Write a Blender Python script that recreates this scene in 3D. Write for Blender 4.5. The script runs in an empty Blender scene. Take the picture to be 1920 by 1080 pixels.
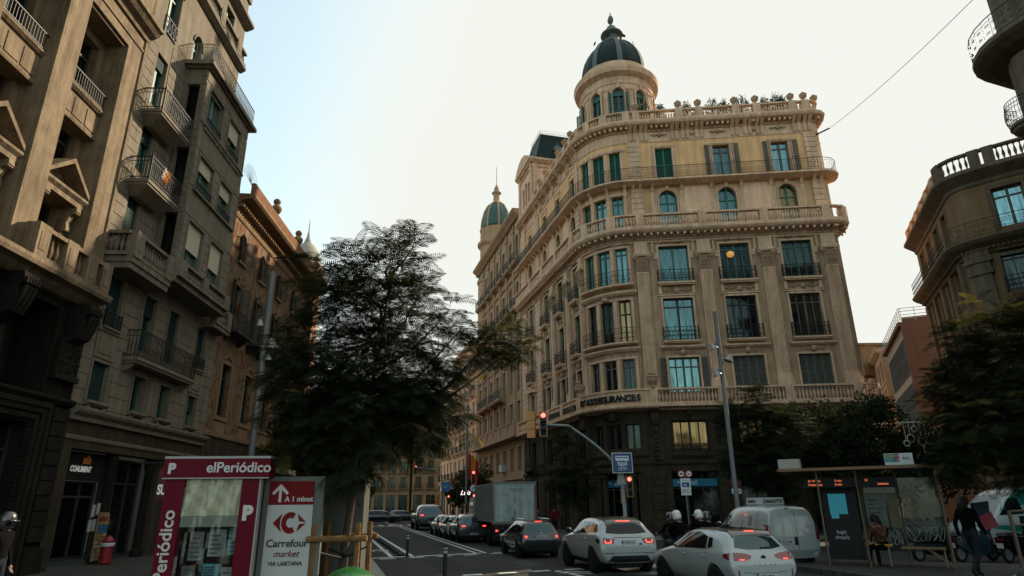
import bpy, bmesh, math, random
from mathutils import Vector, Matrix, noise
from mathutils.bvhtree import BVHTree
random.seed(7)
R = math.radians
scene = bpy.context.scene
COL = scene.collection

# ------------------------------------------------------------ camera
cam_data = bpy.data.cameras.new("camera")
cam = bpy.data.objects.new("camera", cam_data)
COL.objects.link(cam)
scene.camera = cam
cam_data.sensor_width = 36.0
cam_data.lens = 1188.0 / 1920.0 * 36.0
cam_data.clip_start = 0.1
cam_data.clip_end = 3000
PITCH = math.atan(405 / 1188.0)
ROLL = math.atan(0.010)
cam.matrix_world = (Matrix.Translation((0, 0, 1.8)) @ Matrix.Rotation(R(90) + PITCH, 4, 'X')
                    @ Matrix.Rotation(-ROLL, 4, 'Z'))
scene.render.resolution_x = 1920
scene.render.resolution_y = 1080
scene.view_settings.view_transform = 'Standard'
scene.view_settings.look = 'None'
scene.view_settings.exposure = EXPOSURE = 1.7
scene.view_settings.gamma = 1.0

# ------------------------------------------------------------ sun and sky
SUN_AZ, SUN_EL = R(50), R(31)     # azimuth clockwise from the view direction (+Y)
sd = Vector((math.sin(SUN_AZ) * math.cos(SUN_EL), math.cos(SUN_AZ) * math.cos(SUN_EL), math.sin(SUN_EL)))
sun_data = bpy.data.lights.new("sun", 'SUN')
sun_data.energy = 2.4
sun_data.angle = R(0.6)
sun_data.color = (1.0, 0.84, 0.64)
sun = bpy.data.objects.new("sun", sun_data)
COL.objects.link(sun)
sun.rotation_euler = sd.to_track_quat('Z', 'Y').to_euler()

world = bpy.data.worlds.new("World")
scene.world = world
world.use_nodes = True
nt = world.node_tree
nt.nodes.clear()
def wn(t, **k):
    n = nt.nodes.new(t)
    for a, b in k.items(): setattr(n, a, b)
    return n
wo = wn('ShaderNodeOutputWorld'); bg = wn('ShaderNodeBackground')
sky = wn('ShaderNodeTexSky')
sky.sky_type = 'NISHITA'; sky.sun_disc = False
sky.sun_elevation = SUN_EL; sky.sun_rotation = SUN_AZ
sky.dust_density = 3.0; sky.air_density = 1.0; sky.ozone_density = 2.0
# a bright veil of thin cloud that covers the sky towards the sun and thins out to the left
tc = wn('ShaderNodeTexCoord')
dotn = wn('ShaderNodeVectorMath', operation='DOT_PRODUCT')
vdir = Vector((math.sin(R(60)), math.cos(R(60)), 0.0))
dotn.inputs[1].default_value = vdir
nz = wn('ShaderNodeTexNoise'); nz.inputs['Scale'].default_value = 1.6; nz.inputs['Detail'].default_value = 5
nz.inputs['Roughness'].default_value = 0.55
nt.links.new(tc.outputs['Generated'], dotn.inputs[0])
nt.links.new(tc.outputs['Generated'], nz.inputs['Vector'])
ma = wn('ShaderNodeMath', operation='MULTIPLY_ADD'); ma.inputs[1].default_value = 0.22; 
nt.links.new(nz.outputs['Fac'], ma.inputs[0]); nt.links.new(dotn.outputs['Value'], ma.inputs[2])
mr = wn('ShaderNodeMapRange'); mr.interpolation_type = 'SMOOTHSTEP'
mr.inputs['From Min'].default_value = 0.16; mr.inputs['From Max'].default_value = 0.46
mr.inputs['To Min'].default_value = 0.42; mr.inputs['To Max'].default_value = 1.0
nt.links.new(ma.outputs[0], mr.inputs['Value'])
mx = wn('ShaderNodeMix'); mx.data_type = 'RGBA'
nt.links.new(mr.outputs[0], mx.inputs['Factor'])
tint = wn('ShaderNodeMix'); tint.data_type = 'RGBA'; tint.blend_type = 'MULTIPLY'
tint.inputs['Factor'].default_value = 1.0
tint.inputs[7].default_value = (0.82, 0.93, 0.72, 1)
nt.links.new(sky.outputs[0], tint.inputs[6])
nt.links.new(tint.outputs[2], mx.inputs[6])
mx.inputs[7].default_value = (1.86, 1.90, 1.77, 1)
bg.inputs['Strength'].default_value = 0.15
nt.links.new(mx.outputs[2], bg.inputs['Color'])
nt.links.new(bg.outputs[0], wo.inputs['Surface'])

# ------------------------------------------------------------ helpers
WM = {}
def put(o, parent=None, M=None):
    M = M if M is not None else (WM[parent] if parent else Matrix())
    if parent is not None:
        o.parent = parent
        o.matrix_basis = WM[parent].inverted() @ M
    else:
        o.matrix_basis = M
    WM[o] = M
    return o
def T(x=0, y=0, z=0): return Matrix.Translation((x, y, z))
def RZ(a): return Matrix.Rotation(a, 4, 'Z')
def RX(a): return Matrix.Rotation(a, 4, 'X')
def RY(a): return Matrix.Rotation(a, 4, 'Y')
def SC(x, y, z): return Matrix.Diagonal((x, y, z, 1))

def tag(o, label=None, cat=None, group=None, kind=None):
    if label: o['label'] = label
    if cat: o['category'] = cat
    if group: o['group'] = group
    if kind: o['kind'] = kind
    return o
def thing(name, label, cat, M=None, group=None):
    o = bpy.data.objects.new(name, None); COL.objects.link(o)
    o.empty_display_size = 0.3
    put(o, None, M if M is not None else Matrix())
    return tag(o, label, cat, group)
def inst(name, me, parent=None, M=None, label=None):
    o = bpy.data.objects.new(name, me); COL.objects.link(o)
    put(o, parent, M)
    if label: o['label'] = label
    return o

class MB:
    """collects geometry; build() links it as one mesh object"""
    def __init__(s): s.v = []; s.f = []; s.mi = []; s.sm = []; s.cur = 0; s.M = None; s.smooth = False
    def vs(s, pts):
        b = len(s.v)
        for p in pts:
            p = Vector(p)
            s.v.append(s.M @ p if s.M is not None else p)
        return b
    def fc(s, idx):
        s.f.append(tuple(idx)); s.mi.append(s.cur); s.sm.append(s.smooth)
    def quad(s, a, b, c, d):
        k = s.vs([a, b, c, d]); s.fc((k, k+1, k+2, k+3))
    def poly(s, pts):
        k = s.vs(pts); s.fc(range(k, k+len(pts)))
    def box(s, x0, x1, y0, y1, z0, z1):
        k = s.vs([(x0,y0,z0),(x1,y0,z0),(x1,y1,z0),(x0,y1,z0),(x0,y0,z1),(x1,y0,z1),(x1,y1,z1),(x0,y1,z1)])
        for f in ((0,3,2,1),(4,5,6,7),(0,1,5,4),(1,2,6,5),(2,3,7,6),(3,0,4,7)): s.fc([k+i for i in f])
    def boxc(s, c, sx, sy, sz):
        s.box(c[0]-sx/2, c[0]+sx/2, c[1]-sy/2, c[1]+sy/2, c[2]-sz/2, c[2]+sz/2)
    def prism(s, pts, a, b, axis='y'):
        """pts: 2D outline, extruded from a to b along axis"""
        def P(p, t):
            return {'y': (p[0], t, p[1]), 'x': (t, p[0], p[1]), 'z': (p[0], p[1], t)}[axis]
        n = len(pts); k = s.vs([P(p, a) for p in pts] + [P(p, b) for p in pts])
        s.fc([k+i for i in range(n)][::-1]); s.fc([k+n+i for i in range(n)])
        for i in range(n):
            j = (i+1) % n; s.fc((k+i, k+j, k+n+j, k+n+i))
    def lathe(s, prof, c=(0,0,0), n=12, a0=0, a1=2*math.pi, M=None):
        """prof: [(r,z)]"""
        full = abs(a1-a0-2*math.pi) < 1e-6
        m = n if full else n+1
        k0 = len(s.v)
        for r, z in prof:
            pts = []
            for i in range(m):
                a = a0 + (a1-a0)*i/n
                p = Vector((r*math.cos(a), r*math.sin(a), z))
                if M is not None: p = M @ p
                pts.append(p + Vector(c))
            s.vs(pts)
        for q in range(len(prof)-1):
            for i in range(n):
                j = (i+1) % m if full else i+1
                s.fc((k0+q*m+i, k0+q*m+j, k0+(q+1)*m+j, k0+(q+1)*m+i))
        if full:
            if prof[0][0] > 1e-4: s.fc([k0+i for i in range(m)][::-1])
            if prof[-1][0] > 1e-4: s.fc([k0+(len(prof)-1)*m+i for i in range(m)])
    def tube(s, pts, r, n=6, cap=True, closed=False):
        pts = [Vector(p) for p in pts]
        if not isinstance(r, (list, tuple)): r = [r]*len(pts)
        k0 = len(s.v); N = len(pts); prev = None
        for i, p in enumerate(pts):
            if closed: d = pts[(i+1) % N] - pts[i-1]
            else: d = pts[min(i+1, N-1)] - pts[max(i-1, 0)]
            if d.length < 1e-9: d = Vector((0,0,1))
            d.normalize()
            if prev is None:
                up = Vector((0,0,1)) if abs(d.z) < 0.9 else Vector((1,0,0))
                x = d.cross(up).normalized()
            else:
                x = (prev - d*prev.dot(d))
                x = x.normalized() if x.length > 1e-6 else d.cross(Vector((0,1,0))).normalized()
            prev = x; y = d.cross(x)
            s.vs([p + (x*math.cos(2*math.pi*a/n) + y*math.sin(2*math.pi*a/n))*r[i] for a in range(n)])
        for i in range(N if closed else N-1):
            i2 = (i+1) % N
            for a in range(n):
                b = (a+1) % n
                s.fc((k0+i*n+a, k0+i*n+b, k0+i2*n+b, k0+i2*n+a))
        if cap and not closed:
            s.fc([k0+a for a in range(n)][::-1]); s.fc([k0+(N-1)*n+a for a in range(n)])
    def ball(s, c, r, n=8, sz=1.0):
        m = n//2
        s.lathe([(max(r*math.sin(math.pi*i/m), 1e-5), -r*sz*math.cos(math.pi*i/m)) for i in range(m+1)], c, n)
    def mesh(s, name, mats, smooth=None):
        me = bpy.data.meshes.new(name)
        me.from_pydata([tuple(p) for p in s.v], [], s.f)
        if not isinstance(mats, (list, tuple)): mats = [mats]
        for m in mats: me.materials.append(m)
        if len(mats) > 1: me.polygons.foreach_set('material_index', s.mi)
        fl = s.sm if smooth is None else [smooth]*len(s.f)
        me.polygons.foreach_set('use_smooth', fl)
        me.update()
        return me
    def build(s, name, mats, parent=None, M=None, smooth=None, label=None, fixn=True, angle=None):
        me = s.mesh(name, mats, smooth)
        if fixn:
            bm = bmesh.new(); bm.from_mesh(me)
            bmesh.ops.remove_doubles(bm, verts=bm.verts, dist=1e-5)
            bmesh.ops.recalc_face_normals(bm, faces=bm.faces)
            bm.to_mesh(me); bm.free()
        if angle is not None:
            for p in me.polygons: p.use_smooth = True
            me.set_sharp_from_angle(angle=R(angle))
        return inst(name, me, parent, M, label)

# ------------------------------------------------------------ materials
MATS = {}
def mat(name, col, rough=0.8, metal=0.0, var=0.0, scale=3.0, bump=0.0, col2=None, emit=None, estr=1.0, spec=None,
        streak=0.0, alpha=None, trans=0.0, coat=0.0, bscale=None, randv=0.0, brick=None):
    if name in MATS: return MATS[name]
    m = bpy.data.materials.new(name); m.use_nodes = True
    t = m.node_tree; p = t.nodes['Principled BSDF']
    L = t.links.new
    c4 = lambda c: (c[0], c[1], c[2], 1)
    p.inputs['Base Color'].default_value = c4(col)
    p.inputs['Roughness'].default_value = rough
    p.inputs['Metallic'].default_value = metal
    if spec is None: spec = 0.15 if rough > .75 else (0.28 if max(col) < .06 and rough > .35 else None)
    if spec is not None: p.inputs['Specular IOR Level'].default_value = spec
    if coat: p.inputs['Coat Weight'].default_value = coat; p.inputs['Coat Roughness'].default_value = 0.06
    if trans: p.inputs['Transmission Weight'].default_value = trans
    if alpha is not None: p.inputs['Alpha'].default_value = alpha
    if emit: p.inputs['Emission Color'].default_value = c4(emit); p.inputs['Emission Strength'].default_value = estr
    tcn = None
    src = None
    if var or bump or streak or brick:
        tcn = t.nodes.new('ShaderNodeTexCoord')
    if var or streak or brick or randv:
        base = t.nodes.new('ShaderNodeRGB'); base.outputs[0].default_value = c4(col); src = base.outputs[0]
    if var:
        n1 = t.nodes.new('ShaderNodeTexNoise'); n1.inputs['Scale'].default_value = scale
        n1.inputs['Detail'].default_value = 8; n1.inputs['Roughness'].default_value = 0.65
        L(tcn.outputs['Object'], n1.inputs['Vector'])
        rp = t.nodes.new('ShaderNodeValToRGB')
        rp.color_ramp.elements[0].position = 0.32; rp.color_ramp.elements[1].position = 0.70
        c2 = col2 or [min(1, x*(1+var)) for x in col]
        rp.color_ramp.elements[0].color = c4([x*(1-var) for x in col] if not col2 else col)
        rp.color_ramp.elements[1].color = c4(c2)
        L(n1.outputs['Fac'], rp.inputs[0]); src = rp.outputs[0]
    if brick:
        bw, bh, mort, dark = brick
        mp = t.nodes.new('ShaderNodeMapping'); mp.inputs['Rotation'].default_value = (0, 0, R(15)) if 'pavement' in name else (R(90), 0, 0)
        L(tcn.outputs['Object'], mp.inputs['Vector'])
        bt = t.nodes.new('ShaderNodeTexBrick')
        bt.inputs['Scale'].default_value = 1.0
        bt.inputs['Brick Width'].default_value = bw; bt.inputs['Row Height'].default_value = bh
        bt.inputs['Mortar Size'].default_value = mort; bt.inputs['Mortar Smooth'].default_value = 0.1
        bt.inputs['Color1'].default_value = (1,1,1,1); bt.inputs['Color2'].default_value = (.90,.89,.87,1)
        bt.inputs['Mortar'].default_value = (dark, dark, dark, 1)
        L(mp.outputs[0], bt.inputs['Vector'])
        mm = t.nodes.new('ShaderNodeMix'); mm.data_type = 'RGBA'; mm.blend_type = 'MULTIPLY'; mm.inputs['Factor'].default_value = 1
        L(src, mm.inputs[6]); L(bt.outputs['Color'], mm.inputs[7]); src = mm.outputs[2]
    if streak:   # vertical streaks: rain and soot on stone, painted curtains and reflections on glass
        mp = t.nodes.new('ShaderNodeMapping'); mp.inputs['Scale'].default_value = (2.2, 2.2, 0.22)
        L(tcn.outputs['Object'], mp.inputs['Vector'])
        n2 = t.nodes.new('ShaderNodeTexNoise'); n2.inputs['Scale'].default_value = 1.7
        n2.inputs['Detail'].default_value = 9; n2.inputs['Roughness'].default_value = 0.7
        L(mp.outputs[0], n2.inputs['Vector'])
        r2 = t.nodes.new('ShaderNodeValToRGB')
        r2.color_ramp.elements[0].position = 0.38; r2.color_ramp.elements[1].position = 0.62
        k = 1-streak
        r2.color_ramp.elements[0].color = (k, k*0.97, k*0.92, 1); r2.color_ramp.elements[1].color = (1, 1, 1, 1)
        L(n2.outputs['Fac'], r2.inputs[0])
        mm = t.nodes.new('ShaderNodeMix'); mm.data_type = 'RGBA'; mm.blend_type = 'MULTIPLY'; mm.inputs['Factor'].default_value = 1
        L(src, mm.inputs[6]); L(r2.outputs[0], mm.inputs[7]); src = mm.outputs[2]
    if randv:
        oi = t.nodes.new('ShaderNodeObjectInfo')
        r3 = t.nodes.new('ShaderNodeMapRange'); r3.inputs['To Min'].default_value = 1-randv; r3.inputs['To Max'].default_value = 1+randv*0.6
        L(oi.outputs['Random'], r3.inputs['Value'])
        mm = t.nodes.new('ShaderNodeMix'); mm.data_type = 'RGBA'; mm.blend_type = 'MULTIPLY'; mm.inputs['Factor'].default_value = 1
        L(src, mm.inputs[6]); L(r3.outputs[0], mm.inputs[7]); src = mm.outputs[2]
    if src is not None: L(src, p.inputs['Base Color'])
    if bump:
        nb = t.nodes.new('ShaderNodeTexNoise'); nb.inputs['Scale'].default_value = bscale or scale*4
        nb.inputs['Detail'].default_value = 6
        L(tcn.outputs['Object'], nb.inputs['Vector'])
        bp = t.nodes.new('ShaderNodeBump'); bp.inputs['Strength'].default_value = bump; bp.inputs['Distance'].default_value = 0.04
        L(nb.outputs['Fac'], bp.inputs['Height']); L(bp.outputs[0], p.inputs['Normal'])
    MATS[name] = m
    return m

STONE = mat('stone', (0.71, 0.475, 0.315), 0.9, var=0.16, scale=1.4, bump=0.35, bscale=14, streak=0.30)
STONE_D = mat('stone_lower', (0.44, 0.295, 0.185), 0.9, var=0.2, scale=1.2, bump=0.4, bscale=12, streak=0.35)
STONE_G = mat('stone_ground_floor', (0.055, 0.042, 0.028), 0.85, var=0.25, scale=1.3, bump=0.4, bscale=12, streak=0.4)  # dark base colour carries the shade at street level
ORN = mat('carved_stone', (0.44, 0.295, 0.185), 0.95, var=0.35, scale=9, bump=0.9, bscale=30)
PLASTER_Y = mat('yellow_plaster', (0.80, 0.47, 0.235), 0.9, var=0.12, scale=0.8, bump=0.1, streak=0.22)
PANEL_P = mat('pale_render', (0.80, 0.52, 0.355), 0.9, var=0.1, scale=1.0, streak=0.15)
IRON = mat('wrought_iron', (0.012, 0.014, 0.013), 0.5)
GREEN_W = mat('green_painted_wood', (0.012, 0.10, 0.068), 0.45, var=0.15, scale=5)
GREY_W = mat('weathered_grey_shutter', (0.085, 0.085, 0.068), 0.7, var=0.3, scale=6)
DARK_W = mat('dark_window_wood', (0.03, 0.034, 0.028), 0.6)
GLASS = mat('window_glass', (0.19, 0.32, 0.32), 0.04, metal=0.9, randv=0.5, streak=.6, bump=.06, bscale=1.3)
GLASS_D = mat('dark_window_glass', (0.055, 0.07, 0.065), 0.05, metal=0.85, randv=0.6, streak=.75, bump=.06, bscale=1.3)
GLASS_W = mat('warm_reflection_glass', (0.36, 0.22, 0.10), 0.08, metal=0.8, randv=0.4, streak=.6)  # warm reflection put into the glass colour
GLASS_B = mat('bright_reflection_glass', (0.62, 0.70, 0.66), 0.04, metal=0.9, randv=0.2, streak=.35, bump=.05, bscale=1.2)  # pale tint stands in for a near-white sky reflection
SLATE = mat('dark_slate', (0.010, 0.024, 0.020), 0.55, var=0.45, scale=14, bump=0.5, spec=.12)
LEAD = mat('grey_lead', (0.085, 0.10, 0.085), 0.6, var=0.25, scale=4, bump=0.2)
VOID = mat('dark_interior', (0.012, 0.012, 0.011), 0.9)

# ------------------------------------------------------------ paths: facades in plan
class Path:
    """plan curve; local x = along, y = inward, z = up. outward = -y"""
    def __init__(s, p, ang, u0=0.0):
        s.segs = []; s.p = Vector((p[0], p[1])); s.a = ang; s.u = u0
    def line(s, L):
        d = Vector((math.cos(s.a), math.sin(s.a)))
        s.segs.append(('L', s.u, s.u+L, s.p.copy(), s.a, 0)); s.p = s.p + d*L; s.u += L; return s
    def arc(s, L, turn):
        """turn>0: left turn (counter-clockwise) over length L"""
        k = turn/L
        s.segs.append(('A', s.u, s.u+L, s.p.copy(), s.a, k))
        s.p = s._arc(s.p, s.a, k, L); s.a += turn; s.u += L; return s
    @staticmethod
    def _arc(p, a, k, t):
        return p + Vector(((math.sin(a+k*t)-math.sin(a))/k, -(math.cos(a+k*t)-math.cos(a))/k))
    def at(s, u):
        seg = s.segs[0]
        for q in s.segs:
            if u >= q[1]-1e-9: seg = q
        t, ua, ub, p, a, k = seg
        du = u-ua
        if t == 'L': return p + Vector((math.cos(a), math.sin(a)))*du, a
        return s._arc(p, a, k, du), a+k*du
    def P(s, u, o, z):
        p, a = s.at(u)
        return Vector((p.x + math.sin(a)*o, p.y - math.cos(a)*o, z))
    def M(s, u, o=0.0, z=0.0):
        p, a = s.at(u)
        return T(p.x + math.sin(a)*o, p.y - math.cos(a)*o, z) @ RZ(a)
    def samples(s, u0, u1, step=0.35):
        us = [u0]
        for q in s.segs:
            a, b = max(u0, q[1]), min(u1, q[2])
            if b-a < 1e-6: continue
            if q[0] == 'A':
                n = max(1, int(math.ceil((b-a)/step)))
                us += [a+(b-a)*i/n for i in range(n+1)]
            else: us += [a, b]
        us.append(u1)
        out = []
        for x in sorted(us):
            if not out or x-out[-1] > 1e-5: out.append(x)
        return out

def sweep(mb, path, u0, u1, prof, closed=True, step=0.35):
    """prof: [(out, z)] loop swept along the path"""
    us = path.samples(u0, u1, step); n = len(prof); k = len(mb.v)
    for u in us: mb.vs([path.P(u, o, z) for o, z in prof])
    for i in range(len(us)-1):
        for j in range(n if closed else n-1):
            q = (j+1) % n
            mb.fc((k+i*n+j, k+(i+1)*n+j, k+(i+1)*n+q, k+i*n+q))
    if closed:
        mb.fc([k+j for j in range(n)]); mb.fc([k+(len(us)-1)*n+j for j in range(n)][::-1])
def pbox(mb, path, u0, u1, o0, o1, z0, z1, step=0.35):
    sweep(mb, path, u0, u1, [(o0, z0), (o1, z0), (o1, z1), (o0, z1)], step=step)
def wallp(mb, path, u0, u1, z0, z1, holes=(), o=0.0, rev=0.32):
    """front sheet with real openings and reveals. hole: (ua, ub, za, zb[, arch_rise])"""
    zs = sorted({z0, z1} | {h[2] for h in holes} | {h[3] for h in holes})
    zs = [z for z in zs if z0 <= z <= z1]
    hu = sorted({round(x, 5) for h in holes for x in h[:2]})
    us = path.samples(u0, u1)
    us = sorted(set(us) | {h for h in hu if u0 < h < u1})
    cl = []
    for x in us:
        if not cl or x-cl[-1] > 1e-4: cl.append(x)
        elif any(abs(x-h) < 1e-9 for h in hu): cl[-1] = x
    us = cl
    for i in range(len(us)-1):
        ua, ub = us[i], us[i+1]; uc = (ua+ub)/2
        for j in range(len(zs)-1):
            za, zb = zs[j], zs[j+1]; zc = (za+zb)/2
            if any(h[0] < uc < h[1] and h[2] < zc < h[3] for h in holes): continue
            mb.quad(path.P(ua, o, za), path.P(ub, o, za), path.P(ub, o, zb), path.P(ua, o, zb))
    for h in holes:
        ua, ub, za, zb = h[:4]; oi = o-rev
        su = [x for x in us if ua-1e-6 <= x <= ub+1e-6]
        mb.quad(path.P(ua, o, za), path.P(ua, o, zb), path.P(ua, oi, zb), path.P(ua, oi, za))
        mb.quad(path.P(ub, o, za), path.P(ub, oi, za), path.P(ub, oi, zb), path.P(ub, o, zb))
        for a, b in zip(su[:-1], su[1:]):
            mb.quad(path.P(a, o, za), path.P(a, oi, za), path.P(b, oi, za), path.P(b, o, za))
            mb.quad(path.P(a, o, zb), path.P(b, o, zb), path.P(b, oi, zb), path.P(a, oi, zb))
        if len(h) > 4:   # arch: fill the two spandrels
            r = h[4]; uc = (ua+ub)/2; hw = (ub-ua)/2; N = 8
            arc = [(uc-hw*math.cos(math.pi*i/(2*N)), zb-r+r*math.sin(math.pi*i/(2*N))) for i in range(N+1)]
            for sgn in (1, -1):
                pts = [(uc+sgn*(a-uc), z) for a, z in arc]
                corner = (uc-sgn*hw, zb)
                for a, b in zip(pts[:-1], pts[1:]):
                    mb.poly([path.P(corner[0], o, corner[1]), path.P(a[0], o, a[1]), path.P(b[0], o, b[1])])
                    mb.quad(path.P(a[0], o, a[1]), path.P(b[0], o, b[1]), path.P(b[0], oi, b[1]), path.P(a[0], oi, a[1]))
        mb.quad(path.P(ua, oi, za), path.P(ub, oi, za), path.P(ub, oi, zb), path.P(ua, oi, zb)) if False else None

# ------------------------------------------------------------ facade pieces (local: x along, -y outward, z up)
CACHE = {}
def cached(key, fn):
    if key not in CACHE: CACHE[key] = fn()
    return CACHE[key]

def glass_mesh(w, h, gm, arch):
    mb = MB(); y = 0.25
    if arch:
        N = 12; pts = [(-w/2, 0), (w/2, 0)] + [(w/2*math.cos(math.pi*i/N), h-arch+arch*math.sin(math.pi*i/N)) for i in range(N+1)]
        mb.prism(pts, y, y+0.02)
    else:
        mb.box(-w/2, w/2, y, y+0.02, 0, h)
    return mb.mesh('window', gm)
def frame_mesh(w, h, fm, cols, trans, arch, fw=0.072):
    mb = MB(); y0, y1 = 0.19, 0.245
    mb.box(-w/2, -w/2+fw, y0, y1, 0, h-(arch or 0)); mb.box(w/2-fw, w/2, y0, y1, 0, h-(arch or 0))
    mb.box(-w/2+fw, w/2-fw, y0+.004, y1, 0, fw*1.4)
    if arch:
        N = 12
        for i in range(N):
            a, b = math.pi*i/N, math.pi*(i+1)/N
            q = lambda t, k: ((w/2-k)*math.cos(t), h-arch+(arch-k)*math.sin(t))
            mb.prism([q(a, 0), q(b, 0), q(b, fw), q(a, fw)], y0, y1)
    else:
        mb.box(-w/2+fw, w/2-fw, y0+.004, y1, h-fw, h)
    top = h-fw if not arch else h-0.02
    for i in range(1, cols):
        x = -w/2+w*i/cols; t = fw*0.9 if (cols % 2 == 0 and i == cols//2) else fw*0.45
        mb.box(x-t, x+t, y0-.006, y1, fw*1.4, top)
    for zt in trans:
        mb.box(-w/2+fw, w/2-fw, y0+.008, y1-.005, h*zt-fw*.5, h*zt+fw*.5)
    return mb.mesh('frame', fm)
def window(parent, path, u, z, w, h, gm=None, fm=None, cols=2, trans=(0.78,), arch=None, o=0.0, name='window'):
    gm = gm or GLASS; fm = fm or GREEN_W
    M = path.M(u, o, z) if isinstance(path, Path) else path
    tilt = RX(R(random.uniform(-1.2, 1.2))) @ RZ(R(random.uniform(-1.0, 1.0)))
    g = inst(name, cached(('g', round(w, 2), round(h, 2), gm.name, arch), lambda: glass_mesh(w, h, gm, arch)), parent, M)
    inst('frame', cached(('f', round(w, 2), round(h, 2), fm.name, cols, trans, arch), lambda: frame_mesh(w, h, fm, cols, trans, arch)), g, M)
    return g
def shutter_mesh(w, h, m):
    mb = MB(); t = 0.05
    mb.box(0, t, 0, .04, 0, h); mb.box(w-t, w, 0, .04, 0, h)
    for z in (0, h*.5-t/2, h-t): mb.box(t, w-t, .003, .037, z, z+t)
    n = int(h/0.075)
    for i in range(n):
        z = t+(h-2*t)*i/n
        mb.prism([(.008, z), (.03, z+.045), (.034, z+.04), (.012, z-.005)], t, w-t, 'x')
    return mb.mesh('shutter', m)
def shutters(g, w, h, m, ang=25, leaf=None):
    """a leaf hung on each side, folded back at ang degrees from the wall"""
    leaf = leaf or w/2
    me = cached(('s', round(leaf, 2), round(h, 2), m.name), lambda: shutter_mesh(leaf, h, m))
    M = WM[g]
    inst('shutter', me, g, M @ T(w/2, -0.03, 0) @ RZ(-R(ang)))
    inst('shutter', me, g, M @ T(-w/2, -0.03, 0) @ RZ(R(180+ang)) @ T(0, -0.04, 0))
def closed_shutters(parent, path, u, z, w, h, m, o=0.0, leaves=2):
    M = path.M(u, o, z) if isinstance(path, Path) else path
    me = cached(('s', round(w/leaves, 2), round(h, 2), m.name), lambda: shutter_mesh(w/leaves, h, m))
    g = inst('window', cached(('g', round(w, 2), round(h, 2), GLASS_D.name, None), lambda: glass_mesh(w, h, GLASS_D, None)), parent, M)
    for i in range(leaves): inst('shutter', me, g, M @ T(-w/2+i*w/leaves, 0.12, 0))
    return g

def scroll(mb, cx, cz, r, y, turns=1.4, sgn=1, rr=0.009, a0=0):
    pts = [(cx+sgn*r*(1-0.75*t/14)*math.cos(a0+turns*2*math.pi*t/14), y, cz+r*(1-0.75*t/14)*math.sin(a0+turns*2*math.pi*t/14)) for t in range(15)]
    mb.tube(pts, rr, 4)
def rail_mesh(w, d, h, style='bars', m=None):
    """iron balcony railing: front at y=-d, sides back to the wall"""
    mb = MB(); t = 0.014
    runs = [((-w/2, -d), (w/2, -d))]
    if d > 0.05: runs += [((-w/2, 0), (-w/2, -d)), ((w/2, -d), (w/2, 0))]
    for (xa, ya), (xb, yb) in runs:
        L = math.hypot(xb-xa, yb-ya); a = math.atan2(yb-ya, xb-xa)
        mb.M = T(xa, ya, 0) @ RZ(a)
        mb.box(0, L, -t*1.6, t*1.6, h-.03, h); mb.box(0, L, -t, t, 0.05, 0.075)
        mb.box(-t*1.3, t*1.3, -t*1.3, t*1.3, 0, h+.05)
        n = max(1, int(round(L/0.115)))
        if style == 'bars':
            for i in range(1, n): mb.box(L*i/n-.008, L*i/n+.008, -.008, .008, .075, h-.03)
            mb.box(0, L, -t*.7, t*.7, h*.78, h*.78+.018)
            for i in range(n):
                if i % 2 == 0: scroll(mb, L*(i+.5)/n, h*.78+(h*.11), .04, 0, 1.0)
                if i % 2 == 1: mb.tube([(L*(i+.5)/n+.035*math.cos(q*.785), 0, h*.35+.10*math.sin(q*.785)) for q in range(8)], .006, 3, closed=True)
        elif style == 'scroll':
            n = max(1, int(round(L/0.24)))
            for i in range(n+1): mb.box(L*i/n-.007, L*i/n+.007, -.007, .007, .075, h-.03)
            for i in range(n):
                c = L*(i+.5)/n; hw = L/n*.46
                scroll(mb, c-hw*.45, h*.30, hw*.55, 0, 1.3, 1); scroll(mb, c+hw*.45, h*.30, hw*.55, 0, 1.3, -1)
                scroll(mb, c-hw*.45, h*.68, hw*.5, 0, 1.3, 1, a0=1); scroll(mb, c+hw*.45, h*.68, hw*.5, 0, 1.3, -1, a0=1)
                mb.tube([(c-hw, 0, .08), (c-hw*.2, 0, h*.5), (c-hw*.9, 0, h-.05)], .007, 3)
                mb.tube([(c+hw, 0, .08), (c+hw*.2, 0, h*.5), (c+hw*.9, 0, h-.05)], .007, 3)
        elif style == 'plain':
            for i in range(1, n): mb.box(L*i/n-.007, L*i/n+.007, -.007, .007, .075, h-.03)
    mb.M = None
    return mb.mesh('railing', m or IRON)
def balcony(parent, path, u, z, w, d, style='scroll', h=0.9, slab=0.14, sm=None, o=0.0, brackets=True):
    M = path.M(u, o, z) if isinstance(path, Path) else path
    def f():
        mb = MB()
        mb.box(-w/2-.05, w/2+.05, -d-.06, 0.01, -slab*.55, 0)
        mb.box(-w/2, w/2, -d, 0.01, -slab, -slab*.55-.001)
        if brackets:
            for x in (-w/2+.12, w/2-.12):
                mb.prism([(0.0, -slab), (-d*.8, -slab), (-d*.7, -slab-.1), (-.1, -slab-.28), (0.0, -slab-.3)], x-.06, x+.06, 'x')
        return mb.mesh('balcony', sm or STONE)
    b = inst('balcony', cached(('b', round(w, 2), round(d, 2), slab, (sm or STONE).name, brackets), f), parent, M)
    inst('railing', cached(('r', round(w, 2), round(d, 2), round(h, 2), style), lambda: rail_mesh(w, d, h, style)), b, M)
    return b
BAL_PROF = [(.45, 0), (.45, .06), (.28, .10), (.62, .30), (.70, .42), (.50, .60), (.26, .76), (.30, .84), (.45, .90), (.45, 1.0)]
def baluster(mb, path, u, o, z0, h, r=0.075, n=8):
    p = path.P(u, o, z0)
    mb.lathe([(q*r*1.35, t*h) for q, t in BAL_PROF], p, n)
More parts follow.
